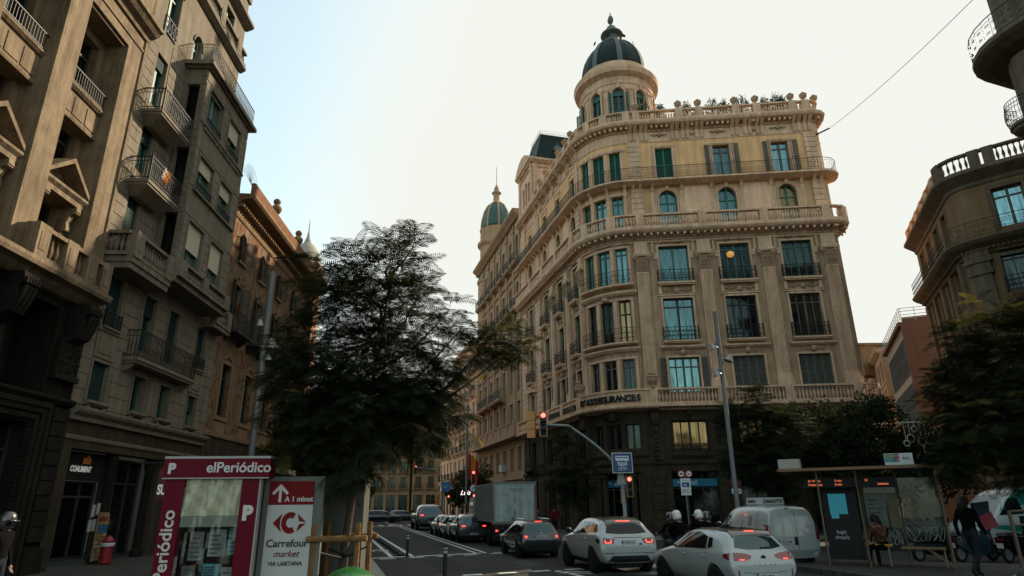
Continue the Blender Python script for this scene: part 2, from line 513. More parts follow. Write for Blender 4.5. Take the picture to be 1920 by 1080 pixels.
def balustrade(parent, path, u0, u1, z0, h, o=0.5, th=0.22, piers=(), spacing=0.19, m=None, name='balustrade', solid=()):
    """stone balustrade: plinth, rail, piers at given u (width .5) and turned balusters between"""
    m = m or STONE
    mb = MB()
    pbox(mb, path, u0, u1, o-th/2-.03, o+th/2+.03, z0, z0+.12)
    pbox(mb, path, u0, u1, o-th/2-.03, o+th/2+.04, z0+h-.11, z0+h)
    pw = 0.24
    pl = sorted(piers)
    for p in pl:
        pbox(mb, path, p-pw, p+pw, o-th/2-.05, o+th/2+.06, z0-.01, z0+h+.02)
        pbox(mb, path, p-pw*.55, p+pw*.55, o+th/2+.055, o+th/2+.075, z0+.22, z0+h-.2)
    edges = [u0-pw]+pl+[u1+pw]
    for a, b in zip(edges[:-1], edges[1:]):
        a += pw; b -= pw
        if b-a < 0.15: continue
        if any(s0 <= (a+b)/2 <= s1 for s0, s1 in solid):
            pbox(mb, path, a, b, o-th/2+.03, o+th/2-.03, z0+.12, z0+h-.11); continue
        n = max(1, int((b-a)/spacing))
        for i in range(n): baluster(mb, path, a+(b-a)*(i+.5)/n, o, z0+.12, h-.23)
    return mb.build(name, m, parent, Matrix(), fixn=True)
def urn(mb, p, s=1.0, n=12, flowers=False):
    pr = [(.10, 0), (.14, .02), (.14, .06), (.06, .12), (.09, .20), (.22, .30), (.27, .42), (.24, .50), (.28, .53), (.28, .56), (.18, .60)]
    mb.lathe([(r*s, z*s) for r, z in pr], p, n)
    if flowers:
        for i in range(14):
            a = random.uniform(0, 6.28); r = random.uniform(0, .17)*s
            mb.ball((p[0]+r*math.cos(a), p[1]+r*math.sin(a), p[2]+(.6+random.uniform(0, .16))*s), .075*s, 6)
    else:
        mb.ball((p[0], p[1], p[2]+.66*s), .15*s, 8, .8)

def font_mesh(txt, size, depth=0.01, shear=0.0, sx=1.0, bold=0.0, align='CENTER', space=1.0):
    cu = bpy.data.curves.new('txt', 'FONT'); cu.body = txt; cu.size = size
    cu.extrude = depth/2; cu.align_x = align; cu.shear = shear; cu.offset = bold; cu.space_character = space
    o = bpy.data.objects.new('tmp', cu); COL.objects.link(o)
    dg = bpy.context.evaluated_depsgraph_get()
    me = bpy.data.meshes.new_from_object(o.evaluated_get(dg))
    bpy.data.objects.remove(o); bpy.data.curves.remove(cu)
    me.transform(RX(R(90)) @ SC(sx, 1, 1))
    return me
def text(txt, size, m, parent, M, name='lettering', **k):
    """flat letters standing upright in the local xz plane, read from -y"""
    me = font_mesh(txt, size, **k); me.name = name
    me.materials.clear(); me.materials.append(m)
    for p in me.polygons: p.material_index = 0
    return inst(name, me, parent, M)
def loop_pts(c, r, n, y=0.0, rz=None):
    return [(c[0]+r*math.cos(2*math.pi*i/n), y, c[1]+(rz or r)*math.sin(2*math.pi*i/n)) for i in range(n)]
# ============================================================ corner building with the domed tower
def rail_path(mb, path, u0, u1, o, z, h, style='scroll', sp=0.24):
    us = path.samples(u0, u1)
    for zz, t in ((z+h-.015, .02), (z+.06, .012), (z+h*.80, .008)):
        mb.tube([path.P(u, o, zz) for u in us], t, 5)
    n = int((u1-u0)/sp)
    for i in range(n+1):
        u = u0+(u1-u0)*i/n
        mb.tube([path.P(u, o, z), path.P(u, o, z+h)], .010, 4)
    for i in range(n):
        u = u0+(u1-u0)*(i+.5)/n; c = path.M(u, o, z)
        mb.M = c; hw = (u1-u0)/n*.46
        if style == 'scroll':
            scroll(mb, -hw*.4, h*.28, hw*.6, 0, 1.2, 1); scroll(mb, hw*.4, h*.28, hw*.6, 0, 1.2, -1)
            scroll(mb, -hw*.4, h*.62, hw*.55, 0, 1.2, 1, a0=1); scroll(mb, hw*.4, h*.62, hw*.55, 0, 1.2, -1, a0=1)
        else:
            mb.tube(loop_pts((0, h*.42), hw*.55, 8, rz=h*.22), .007, 3, closed=True)
            mb.tube([(0, 0, .07), (0, 0, h*.2)], .007, 3); mb.tube([(0, 0, h*.64), (0, 0, h*.8)], .007, 3)
            mb.tube(loop_pts((0, h*.9), hw*.35, 6), .006, 3, closed=True)
        mb.M = None

def pilaster(mb, path, u, w, z0, z1, o=0.0, proj=0.22, flutes=7):
    hw = w/2
    pbox(mb, path, u-hw-.1, u+hw+.1, o, o+proj+.1, z0, z0+.42)
    pbox(mb, path, u-hw-.05, u+hw+.05, o, o+proj+.05, z0+.42, z0+.62)
    pbox(mb, path, u-hw, u+hw, o, o+proj-.07, z0+.62, z1)
    for i in range(flutes):
        c = u-hw+w*(i+.5)/flutes; f = w/flutes*.27
        pbox(mb, path, c-f, c+f, o+proj-.071, o+proj, z0+.75, z1-.1)
    pbox(mb, path, u-hw, u+hw, o+proj-.036, o+proj+.001, z0+.62, z0+.75)
    pbox(mb, path, u-hw, u+hw, o+proj-.036, o+proj+.001, z1-.1, z1)
def capital(mb, path, u, w, z0, z1, o=0.0, proj=0.20):
    hw = w/2; h = z1-z0
    pbox(mb, path, u-hw-.04, u+hw+.04, o, o+proj+.05, z0, z0+.06)
    pbox(mb, path, u-hw+.02, u+hw-.02, o, o+proj, z0+.06, z1-.1)
    pbox(mb, path, u-hw-.14, u+hw+.14, o, o+proj+.16, z1-.12, z1)
    rnd = random.Random(int(u*100)+5)
    for row, (zz, k) in enumerate(((.18, 5), (.42, 4), (.66, 5))):
        for i in range(k):
            c = u-hw+w*(i+.5)/k; s = w/k*.5
            M = path.M(c, o+proj+.02+.03*row, z0+h*zz)
            mb.M = M
            pass
            mb.tube([(0, -.02, -h*.13), (0, -.09, h*.02), (0, -.17, h*.12), (0, -.19, h*.05)], [s*.55, s*.5, s*.42, s*.2], 6)
            mb.M = None
    for sg in (-1, 1):
        mb.M = path.M(u+sg*(hw+.02), o+proj+.08, z0+h*.8); scroll(mb, 0, -.02, .15, -.04, 1.3, sg, .045); mb.M = None
def garland(mb, w, h, cy=-.05, seed=1):
    """carved swag with an oval boss, local coordinates centred at 0"""
    rnd = random.Random(seed)
    mb.lathe([(h*.46, -.03), (h*.46, .03), (h*.36, .05), (1e-4, .06)], (0, cy, 0), 14, M=RX(R(90)) @ SC(.85, 1, 1))
    for sg in (-1, 1):
        for i in range(int(w*9)):
            t = (i+1)/(w*9+1); x = sg*(h*.5+t*(w/2-h*.5)); z = math.sin(t*9)*h*.14+rnd.uniform(-.05, .05)*h
            mb.ball((x, cy+.01, z), h*rnd.uniform(.11, .2), 5)
        scroll(mb, sg*w*.33, 0, h*.3, cy-.01, 1.2, sg, .02)

mp = Path((0, 0), 0)
_S = Vector((7.865, 38.102)); _E = Vector((4.747, 40.723)); _s = Vector((-math.sin(R(15.5)), math.cos(R(15.5))))
SIDE = 14.4; UA = -5.38
_st = _E + _s*SIDE
mp = Path(_st, R(-74.5), UA-SIDE)
mp.line(SIDE).arc(4.33, R(68.9)).line(12.45).arc(.785, R(90)).line(11)
U0 = UA-SIDE; U1 = 11.4+.785+11
UR = 11.4+.785      # end of the rounded right-hand corner
B1 = thing('corner_apartment_building', 'ochre stone corner building with green windows and a domed round tower',
           'building', mp.M(-3.05, 0, .15))
WMAIN = MB(); WLOW = MB(); WGF = MB(); WY = MB()
tx = lambda t: UA-t
FC = [1.47, 5.3, 9.12]; SCN = [tx(1.0), tx(4.25), tx(7.5)]; BAYC = [(-4.27, .74), (-3.05, .86), (-1.84, .74)]
PAV = tx(11.6)
def holes(z0, z1, wf, ws, wb, pav=1.0, arch=None, z0s=None):
    hs = [(c-wf/2, c+wf/2, z0, z1) + ((arch*wf/2,) if arch else ()) for c in FC]
    hs += [(c-ws/2, c+ws/2, z0, z1) + ((arch*ws/2,) if arch else ()) for c in SCN]
    hs += [(c-w*wb/2, c+w*wb/2, z0, z1) for c, w in BAYC]
    if pav: hs.append((PAV-pav/2, PAV+pav/2, z0, z1))
    return hs
# ground floor and mezzanine
gfh = [(c-1.3, c+1.3, .2, 3.5) for c in FC] + [(-4.35, -1.75, .2, 3.45)] + [(c-.85, c+.85, .2, 3.4) for c in SCN] + [(PAV-.8, PAV+.8, .2, 3.4)]
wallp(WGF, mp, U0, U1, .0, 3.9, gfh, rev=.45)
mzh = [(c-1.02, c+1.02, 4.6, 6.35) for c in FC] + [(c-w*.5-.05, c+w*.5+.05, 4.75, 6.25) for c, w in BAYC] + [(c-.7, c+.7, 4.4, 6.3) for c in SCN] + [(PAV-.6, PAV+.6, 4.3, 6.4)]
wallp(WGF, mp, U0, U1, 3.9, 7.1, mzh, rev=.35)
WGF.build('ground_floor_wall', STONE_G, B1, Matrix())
m = MB()
for u0_, u1_, z in ((U0, U1, 3.9), (-4.95, -1.05, 4.35)):
    sweep(m, mp, u0_, u1_, [(0, z), (.10, z), (.14, z+.08), (.14, z+.16), (0, z+.2)])
for c in FC:
    pbox(m, mp, c-1.2, c+1.2, 0, .22, 4.36, 4.52); pbox(m, mp, c-1.1, c+1.1, 0, .14, 4.26, 4.36)
    pbox(m, mp, c-1.12, c-1.03, 0, .06, 4.6, 6.5); pbox(m, mp, c+1.03, c+1.12, 0, .06, 4.6, 6.5); pbox(m, mp, c-1.12, c+1.12, 0, .08, 6.38, 6.5)
    m.M = mp.M(c, 0, 6.85); m.ball((0, -.08, 0), .22, 8, 1.3); m.box(-.3, .3, -.1, 0, -.35, -.2); m.M = None
# banded blocks on the ground floor piers
piers_g = [(-.57, .85), (3.38, .95), (7.2, .95), (11.0, .9), (-5.25, .7), (tx(2.6), .9), (tx(5.9), .9), (tx(9.6), 1.3), (tx(13.4), 1.4)]
for c, w in piers_g:
    z = .15
    pbox(m, mp, c-w/2-.08, c+w/2+.08, 0, .16, .1, .9)
    z = .93
    while z < 6.9:
        if not (3.7 < z+.2 < 4.12): pbox(m, mp, c-w/2, c+w/2, 0, .09, z, z+.42)
        z += .455
# big carved consoles under the first floor balcony
for c in (-.57, -5.25):
    m.M = mp.M(c, 0, 0)
    m.prism([(0, 7.1), (-.62, 7.1), (-.62, 6.95), (-.45, 6.8), (-.5, 6.5), (-.4, 6.2), (-.22, 6.05), (-.25, 5.6), (-.12, 5.2), (-.16, 4.7), (0, 4.5)], -.24, .24, 'x')
    for z, r in ((6.72, .2), (6.25, .17), (5.85, .2), (5.4, .1), (5.15, .09), (4.9, .09), (4.4, .16), (4.2, .12)): m.ball((0, -.3 if z > 6 else -.2, z), r, 8)
    m.M = None
m.M = mp.M(-3.05, 0, 6.75); m.ball((0, -.14, 0), .3, 10, 1.2)
for a in range(10): m.ball((.5*math.cos(a*.35-.0)*1.1, -.1, .25-.5*math.sin(a*.35)), .12, 6)
m.M = None
# portal columns of the corner entrance
for c in (-4.05, -2.05):
    p = mp.P(c, -.18, 0)
    m.lathe([(.24, .2), (.24, .35), (.19, .42), (.19, .6), (.165, 3.0), (.2, 3.04), (.2, 3.1), (.26, 3.2), (.28, 3.4)], p, 14)
    m.M = mp.M(c, .12, 3.25); scroll(m, -.2, 0, .1, 0, 1.3, 1, .03); scroll(m, .2, 0, .1, 0, 1.3, -1, .03); m.M = None
sweep(m, mp, -4.6, -1.5, [(0, 3.45), (.16, 3.45), (.2, 3.55), (.2, 3.66), (0, 3.7)])
m.build('ground_floor_ornament', STONE_G, B1, Matrix(), angle=35)
# shopfronts (dark glass) behind the openings
def shopfront(parent, path, c, w, z0, z1, cols=3, gm=None, fm=None, door=True):
    g = window(parent, path, c, z0, w, z1-z0, gm or GLASS_D, fm or DARK_W, cols, (.72,), o=-.15, name='shopfront')
    return g
BLUE_S = mat('teal_blue_sign', (0.0, 0.13, 0.22), 0.5)
WHITE_L = mat('white_lettering', (0.55, 0.58, 0.58), 0.5)
for i, c in enumerate(FC + SCN + [PAV]):
    w = 2.6 if i < 3 else (1.7 if i < 6 else 1.6)
    shopfront(B1, mp, c, w, .2, 3.5 if i < 3 else 3.4)
shopfront(B1, mp, -3.05, 2.6, .2, 3.45, 3)
for c, w, ms, sz in ((FC[0], 2.5, 0, .34), (-3.05, 2.0, 0, .30)):
    mb = MB(); mb.box(-w/2, w/2, -.02, .05, 0, .42)
    sb = mb.build('fascia_sign', BLUE_S, B1, mp.M(c, -.22 if c > 0 else -.4, 2.66))
    text('Sabadell', sz, WHITE_L, sb, WM[sb] @ T(-.35 if c > 0 else -.1, -.035, .1), sx=.9)
    k = MB(); k.lathe([(.05, -.02), (.05, .02)], (0, 0, 0), 12, M=RX(R(90))); k.build('roundel', WHITE_L, sb, WM[sb] @ T(-w/2+.32, -.03, .24))
# mezzanine windows
for c in FC: window(B1, mp, c, 4.6, 2.04, 1.75, GLASS_W, DARK_W, 4, (), name='window')
for c, w in BAYC: window(B1, mp, c, 4.75, w+.1, 1.5, GLASS_D, DARK_W, 2, ())
for c in SCN: window(B1, mp, c, 4.4, 1.4, 1.9, GLASS_D, DARK_W, 2, (.75,))
window(B1, mp, PAV, 4.3, 1.2, 2.1, GLASS_D, DARK_W, 2, (.75,))
for c in FC:
    r = MB(); r.M = None
    rail = inst('railing', cached(('r', 2.0, 0, .45, 'scroll'), lambda: rail_mesh(2.0, .02, .45, 'scroll')), B1, mp.M(c, -.05, 4.6))
balcony(B1, mp, PAV, 4.3, 1.5, .6, 'plain', .9, sm=STONE_G)
# first floor stone balcony
m = MB()
sweep(m, mp, U0, UR+.1, [(0, 6.95), (.25, 6.97), (.4, 7.06), (.62, 7.1), (.72, 7.14), (.72, 7.24), (.66, 7.26), (0, 7.26)])
sweep(m, mp, -5.5, -.3, [(.3, 6.98), (.8, 7.06), (.86, 7.14), (.86, 7.235), (0, 7.235)])
m.build('cornice', STONE, B1, Matrix())
P1 = [-.57, 3.38, 7.2, 11.0]
balustrade(B1, mp, U0+.1, UR, 7.26, .95, o=.55, piers=P1+[-5.25, tx(3.0), tx(6.0), tx(9.6), tx(13.9), 5.3*0+12.0], solid=[(-5.2, -.9), (tx(6), tx(.2))], spacing=.2)
IRONL = mat('dark_metal_letters', (0.008, 0.008, 0.008), 0.5)
EDGEL = mat('letter_face', (0.5, 0.47, 0.4), 0.6)
def curved_text(word, u0, u1, z, size, o):
    n = len(word)
    for i, ch in enumerate(word):
        if ch == ' ': continue
        u = u0+(u1-u0)*(i+.5)/n
        me = cached(('L', ch, size), lambda: font_mesh(ch, size, depth=.12, bold=.012))
        me.name = 'lettering'
        if not me.materials: me.materials.append(IRONL)
        e = cached(('LE', ch, size), lambda: font_mesh(ch, size*1.0, depth=.012, bold=.022))
        if not e.materials: e.materials.append(EDGEL)
        a = inst('lettering', me, B1, mp.M(u, o+.09, z))
        inst('letter_face', e, a, mp.M(u, o+.045, z) @ T(.02, 0, .012))
curved_text("D'ASSEGURANCES", -4.85, -1.25, 7.50, .52, .63)
curved_text("HISPANO", tx(2.6), tx(.3), 7.48, .46, .63)
curved_text("SUISSA", tx(5.7), tx(3.4), 7.48, .46, .63)
for u in (-.57, -5.2):
    m = MB(); urn(m, mp.P(u, .62, 8.2), 1.25, flowers=True); m.build('urn', ORN, B1, Matrix(), smooth=True)

# giant order: floors one to three
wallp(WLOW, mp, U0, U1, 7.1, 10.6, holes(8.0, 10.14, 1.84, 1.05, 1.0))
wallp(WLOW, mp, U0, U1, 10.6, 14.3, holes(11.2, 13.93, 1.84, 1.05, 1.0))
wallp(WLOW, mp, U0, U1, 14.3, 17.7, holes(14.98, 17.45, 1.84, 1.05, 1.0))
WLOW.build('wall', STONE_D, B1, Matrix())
m = MB()
for c in P1: pilaster(m, mp, c, .76, 8.25, 15.7)
for t in (2.62, 5.88): pilaster(m, mp, tx(t), .56, 8.25, 15.7, flutes=1)
pilaster(m, mp, -5.3, .5, 8.25, 15.7, flutes=3)
for c, w in [(a, .76) for a in P1] + [(tx(2.62), .56), (tx(5.88), .56), (-5.3, .5)]:
    pbox(m, mp, c-w/2-.1, c+w/2+.1, 0, .3, 16.86, 17.02); pbox(m, mp, c-w/2-.04, c+w/2+.04, 0, .2, 17.02, 17.75)
def rustic(m, c, w, z0, z1, h=.42, o=0.0, pr=.12, gap=.035):
    n = max(1, int(round((z1-z0)/h)))
    hh = (z1-z0)/n
    for i in range(n): pbox(m, mp, c-w/2, c+w/2, o, o+pr, z0+i*hh, z0+(i+1)*hh-gap)
rustic(m, tx(9.55), 1.3, 7.3, 17.6); rustic(m, tx(13.55), 1.5, 7.3, 17.6); rustic(m, PAV, .0001, 7.3, 7.31)
for z0, z1 in ((7.3, 8.0), (10.3, 11.1), (14.0, 14.9)): rustic(m, PAV, 2.3, z0, z1)
# bead mouldings framing the round bay
for c in (-4.92, -1.12):
    for i in range(52): m.ball(mp.P(c, .05, 8.4+i*.165), .045, 5)
m.build('pilaster', STONE, B1, Matrix(), fixn=True)
for c, w in [(a, .76) for a in P1] + [(tx(2.62), .56), (tx(5.88), .56), (-5.3, .5)]:
    m = MB(); capital(m, mp, c, w, 15.72, 16.86); m.build('capital', ORN, B1, Matrix())
m = MB(); orn = MB()
for c, w in [(c, 1.84) for c in FC] + [(c, 1.05) for c in SCN] + [(PAV, 1.0)]:
    for z0, z1 in ((8.0, 10.14), (11.2, 13.93), (14.98, 17.45)):
        f = .11
        pbox(m, mp, c-w/2-f, c-w/2, 0, .055, z0, z1+f); pbox(m, mp, c+w/2, c+w/2+f, 0, .055, z0, z1+f)
        pbox(m, mp, c-w/2, c+w/2, 0, .057, z1, z1+f)
    # moulded sill cornice between floors one and two, head panel with mask
    sweep(m, mp, c-w/2-.42, c+w/2+.42, [(0, 10.62), (.14, 10.66), (.26, 10.76), (.26, 10.84), (0, 10.86)])
    sweep(m, mp, c-w/2-.28, c+w/2+.28, [(0, 14.08), (.08, 14.08), (.08, 14.16), (0, 14.16)])
    pbox(m, mp, c-w/2-.2, c-w/2-.02, 0, .12, 14.2, 14.8); pbox(m, mp, c+w/2+.02, c+w/2+.2, 0, .12, 14.2, 14.8)
    orn.M = mp.M(c, 0, 14.44); garland(orn, w, .42, seed=int(c*10)+77)
    orn.M = mp.M(c, 0, 10.42); orn.ball((0, -.1, .02), .17, 8, 1.25); garland(orn, w*.75, .16, seed=int(c*9)+50)
    orn.M = mp.M(c, 0, 17.78)
    for sg in (-1, 1): orn.M = mp.M(c+sg*w*.24, .06, 17.72) @ SC(.8, 1, .8); garland(orn, .6, .2, seed=3)
    orn.M = None
    # moulded surround on the top floor of the order
    pbox(m, mp, c-w/2-.42, c-w/2-.30, 0, .07, 17.0, 17.9) if w > 1.5 else None
    pbox(m, mp, c+w/2+.30, c+w/2+.42, 0, .07, 17.0, 17.9) if w > 1.5 else None
    pbox(m, mp, c-w/2-.42, c+w/2+.42, 0, .071, 17.9, 18.0)
    for sg in (-1, 1):
        uu = c+sg*(w/2+.22)
        pbox(m, mp, uu-.12, uu+.12, 0, .09, 16.85, 16.98); pbox(m, mp, uu-.09, uu+.09, 0, .06, 16.6, 16.85) if w > 1.5 else None
# bay mouldings
for z in (10.55, 14.2):
    sweep(m, mp, -5.0, -1.05, [(0, z), (.16, z+.06), (.3, z+.2), (.3, z+.3), (0, z+.34)])
for z in (10.95, 14.72):
    sweep(m, mp, -4.85, -1.2, [(0, z), (.42, z+.06), (.48, z+.12), (.48, z+.22), (0, z+.22)])
for za, zb in ((8.0, 10.14), (11.2, 13.93), (14.98, 17.45)):
    for c in (-3.66, -2.445): pbox(m, mp, c-.10, c+.10, 0, .05, za, zb)
    for c in (-4.78, -1.33): pbox(m, mp, c-.07, c+.07, 0, .05, za, zb)
    pbox(m, mp, -4.85, -1.26, 0, .052, zb+.02, zb+.16)
orn.M = mp.M(-3.05, .04, 14.05); orn.ball((0, -.1, 0), .25, 8, .7); garland(orn, 2.0, .1)
orn.M = mp.M(-3.05, .04, 17.75); garland(orn, 1.4, .2); orn.M = None
# side pediments of the pavilion window
orn.M = None
m.M = mp.M(PAV, .12, 10.35); m.prism([(-.75, 0), (.75, 0), (0, .55)], -.25, 0); m.M = None
m.build('moulding', STONE, B1, Matrix()); orn.build('carving', ORN, B1, Matrix(), smooth=True)

# windows floors one to three
shut = {0: 'open', 1: 'closed', 2: 'closed'}
for i, c in enumerate(FC):
    if i == 0:
        g = window(B1, mp, c, 8.0, 1.84, 2.14, GLASS, GREY_W, 4, (.74,)); shutters(g, 1.84, 2.14, GREY_W, 12, .5)
    else: closed_shutters(B1, mp, c, 8.0, 1.84, 2.14, GREY_W, leaves=4)
    window(B1, mp, c, 11.2, 1.84, 2.73, [GLASS, GLASS_D, GLASS_D][i], [DARK_W, DARK_W, GREY_W][i], [2, 4, 4][i], (.80,))
    window(B1, mp, c, 14.98, 1.84, 2.47, [GLASS, GLASS_D, GLASS_D][i], GREEN_W, [2, 4, 4][i], (.85,) if i else ())
    balcony(B1, mp, c, 11.17, 2.12, .26, 'scroll', .85, .16, brackets=False); balcony(B1, mp, c, 14.95, 2.2, .28, 'scroll', .82, .2, brackets=False)
for c in SCN:
    g = window(B1, mp, c, 8.0, 1.05, 2.14, GLASS_D, GREY_W, 2); shutters(g, 1.05, 2.14, GREY_W, 12)
    window(B1, mp, c, 11.2, 1.05, 2.73, GLASS, GREEN_W, 2); window(B1, mp, c, 14.98, 1.05, 2.47, GLASS, GREEN_W, 2)
    balcony(B1, mp, c, 11.17, 1.35, .4, 'scroll', .9, .18); balcony(B1, mp, c, 14.95, 1.35, .4, 'scroll', .9, .2)
g = window(B1, mp, PAV, 8.0, 1.0, 2.14, GLASS_D, GREY_W, 2)
for z, h in ((11.2, 2.73), (14.98, 2.47)):
    window(B1, mp, PAV, z, 1.0, h, GLASS, GREY_W, 2); balcony(B1, mp, PAV, z-.03, 1.3, .4, 'scroll', .9, .18)
for c, w in BAYC:
    window(B1, mp, c, 8.0, w, 2.14, GLASS_D, GREY_W, 2); window(B1, mp, c, 11.2, w, 2.73, GLASS_W if c > -2 else GLASS_D, DARK_W, 2, (.68,))
    window(B1, mp, c, 14.98, w, 2.47, GLASS, GREEN_W, 2, (.85,))
for z in (11.17, 14.95):
    r = MB(); rail_path(r, mp, -4.78, -1.3, .38, z, .9, 'scroll'); r.build('railing', IRON, B1, Matrix())
# globe lamp seen in the middle third floor window
lm = mat('lamp_globe_glow', (0.5, 0.3, 0.1), 0.5, emit=(1.0, 0.45, 0.10), estr=0.14)
k = MB(); k.ball((0, 0, 0), .24, 14, .9); k.build('lamp_globe', lm, B1, mp.M(5.05, -.12, 16.75), smooth=True)

# main entablature with stone balcony
m = MB()
sweep(m, mp, U0, UR+6, [(0, 17.72), (.06, 17.72), (.10, 17.78), (.10, 17.86), (0, 17.88)])
sweep(m, mp, U0, UR+6, [(0, 18.0), (.12, 18.02), (.2, 18.1), (.2, 18.2), (.6, 18.22), (.72, 18.3), (.80, 18.42), (.80, 18.52), (0, 18.54)])
us = U0+.1
while us < UR+.5:
    pbox(m, mp, us, us+.075, .1, .17, 17.87, 17.98, step=1); us += .13
us = U0+.1
while us < UR+.5:
    pbox(m, mp, us, us+.13, .18, .62, 18.08, 18.2, step=1); m.ball(mp.P(us+.065, .6, 18.07), .06, 6); us += .42
m.build('cornice', STONE, B1, Matrix(), fixn=True)
balustrade(B1, mp, U0+.1, UR+.3, 18.54, .95, o=.62, piers=P1+[5.3*0+3.4, -5.25, -3.9, -2.2, tx(3.2), tx(6.4), tx(9.55), 11.9], spacing=.17)

# fourth and fifth floors
wallp(WY, mp, U0, U1, 18.4, 22.0, [(c-.58, c+.58, 18.9, 21.45, .55) for c in FC] + [(c-.45, c+.45, 18.9, 21.3, .42) for c in SCN] + [(c-w/2, c+w/2, 18.9, 21.2) for c, w in BAYC] + [(PAV-.55, PAV+.55, 18.7, 21.5, .5)])
WY.build('wall', mat('ochre_render', (0.56, 0.36, 0.19), 0.9, var=0.12, scale=0.8, bump=.1, streak=.2), B1, Matrix())
WY = MB()
wallp(WY, mp, U0, U1, 22.0, 25.2, [(c-.56, c+.56, 22.15, 24.68) for c in FC] + [(c-.45, c+.45, 22.15, 24.4) for c in SCN] + [(c-w/2, c+w/2, 22.15, 24.55) for c, w in BAYC] + [(PAV-.45, PAV+.45, 22.15, 24.4)])
WY.build('wall', PLASTER_Y, B1, Matrix())
WP = MB(); wallp(WP, mp, U0, U1, 25.2, 26.75, [])
WP.build('frieze', STONE, B1, Matrix())
for a, b in ((2.45, 4.3), (6.3, 8.15), (tx(3.37), tx(1.87)), (tx(6.63), tx(5.13))):
    m = MB(); pbox(m, mp, a, b, 0, .035, 19.0, 21.6); pbox(m, mp, a+.12, b-.12, 0, .037, 21.59, 21.75); m.build('render_panel', PANEL_P, B1, Matrix())
m = MB()
for c, w in [(-.52, .8), (11.1, .74), (-5.35, .6), (tx(9.55), 1.3), (tx(13.55), 1.5)]:
    rustic(m, c, w, 19.4, 21.75, .40); rustic(m, c, w, 22.2, 25.2, .40)
for c, w, arc in [(c, 1.16, .55) for c in FC] + [(c, .9, .42) for c in SCN] + [(PAV, 1.1, .5)]:
    # arched architrave, keystone, flanking consoles
    hw = w/2; zt = 21.45 if w > 1 else 21.3; zt = 21.5 if w == 1.1 else zt
    N = 12
    ring = lambda r, k: [(r*math.cos(math.pi*i/N), zt-arc*1.0+(arc+k)*math.sin(math.pi*i/N)) for i in range(N+1)]
    m.M = mp.M(c)
    for k0, k1, d in ((0.0, .10, .07), (.14, .24, .05)):
        A, Bq = ring(hw+k0, k0), ring(hw+k1, k1)
        for i in range(N): m.prism([A[i], Bq[i], Bq[i+1], A[i+1]], -d, 0)
        for sg in (-1, 1): m.box(min(sg*(hw+k0), sg*(hw+k1)), max(sg*(hw+k0), sg*(hw+k1)), -d, 0, 18.9, zt-arc)
    m.prism([(-.08, zt-.02), (.08, zt-.02), (.13, 21.78), (-.13, 21.78)], -.16, 0)
    for sg in (-1, 1):
        x = sg*(hw+.38)
        m.box(x-.13, x+.13, -.06, 0, 19.2, 21.4); m.box(x-.05, x+.05, -.075, -.05, 19.4, 21.2)
        m.prism([(0, 21.4), (-.10, 21.4), (-.25, 21.65), (-.5, 21.8), (0, 21.8)], x-.11, x+.11, 'x')
    m.M = None
for c in (-4.75, -3.66, -2.445, -1.3, -.75, -.3, 10.85, 11.3, tx(9.2), tx(9.9)):
    m.M = mp.M(c)
    m.prism([(0, 21.0), (-.10, 21.05), (-.22, 21.55), (-.5, 21.8), (0, 21.8)], -.1, .1, 'x')
    m.M = None
for za, zb in ((18.9, 21.2), (22.15, 24.55)):
    for c in (-3.66, -2.445): pbox(m, mp, c-.12, c+.12, 0, .07, za, zb)
    for c in (-4.8, -1.31): pbox(m, mp, c-.09, c+.09, 0, .07, za, zb)
    sweep(m, mp, -4.95, -1.15, [(0, zb), (.1, zb), (.14, zb+.12), (.14, zb+.2), (0, zb+.2)])
# slab of the long iron balcony
sweep(m, mp, U0, UR+.4, [(0, 21.72), (.3, 21.74), (.62, 21.86), (.74, 21.92), (.74, 22.04), (.7, 22.06), (0, 22.06)])
# door surrounds on the fifth floor
for c, w in [(c, 1.12) for c in FC] + [(c, .9) for c in SCN] + [(PAV, .9)]:
    for k0, k1, d in ((.0, .16, .035), (.19, .25, .055)):
        pbox(m, mp, c-w/2-k1, c-w/2-k0, 0, d, 22.1, 24.75); pbox(m, mp, c+w/2+k0, c+w/2+k1, 0, d, 22.1, 24.75)
        pbox(m, mp, c-w/2-k1, c+w/2+k1, 0, d+.002, 24.75-(.2-k1)*.5, 24.83-(.2-k1)*.5)
# frieze with paired triglyph consoles, modillions, roof cornice
sweep(m, mp, U0, UR+6, [(0, 25.18), (.04, 25.18), (.05, 25.24), (0, 25.26)])
tri = [-.72, -.28, 3.05-.45*1.6, 3.05, 4.0*1.0+.05, 6.5, 7.15, 8.1*1.0-.2, 10.2, 10.75, 11.3]
trig = []
for cc in [-.5, .25, 2.35, 3.05, 4.0, 6.35, 7.2, 8.0, 10.4, 11.1, -5.3, tx(.35), tx(1.75), tx(3.4), tx(5.1), tx(6.6), tx(8.4), tx(9.6), tx(13)]:
    trig += [cc-.16, cc+.16]
for c in trig:
    for q in (-.07, 0, .07): pbox(m, mp, c+q-.022, c+q+.022, 0, .10, 25.35, 25.98)
    pbox(m, mp, c-.11, c+.11, 0, .085, 25.35, 25.98)
    m.M = mp.M(c)
    m.prism([(0, 25.98), (-.12, 25.98), (-.3, 26.12), (-.52, 26.3), (0, 26.3)], -.12, .12, 'x')
    m.ball((0, -.06, 25.3), .075, 6)
    m.M = None
us = U0+.1
while us < UR+.5:
    if all(abs(us+.07-c) > .22 for c in trig): pbox(m, mp, us, us+.14, .1, .4, 26.1, 26.28, step=1)
    us += .34
us = U0+.1
while us < UR+.5:
    pbox(m, mp, us, us+.06, .05, .12, 25.98, 26.08, step=1); us += .12
sweep(m, mp, U0, UR+6, [(0, 26.28), (.45, 26.3), (.56, 26.36), (.62, 26.5), (.62, 26.58), (.5, 26.62), (0, 26.7)])
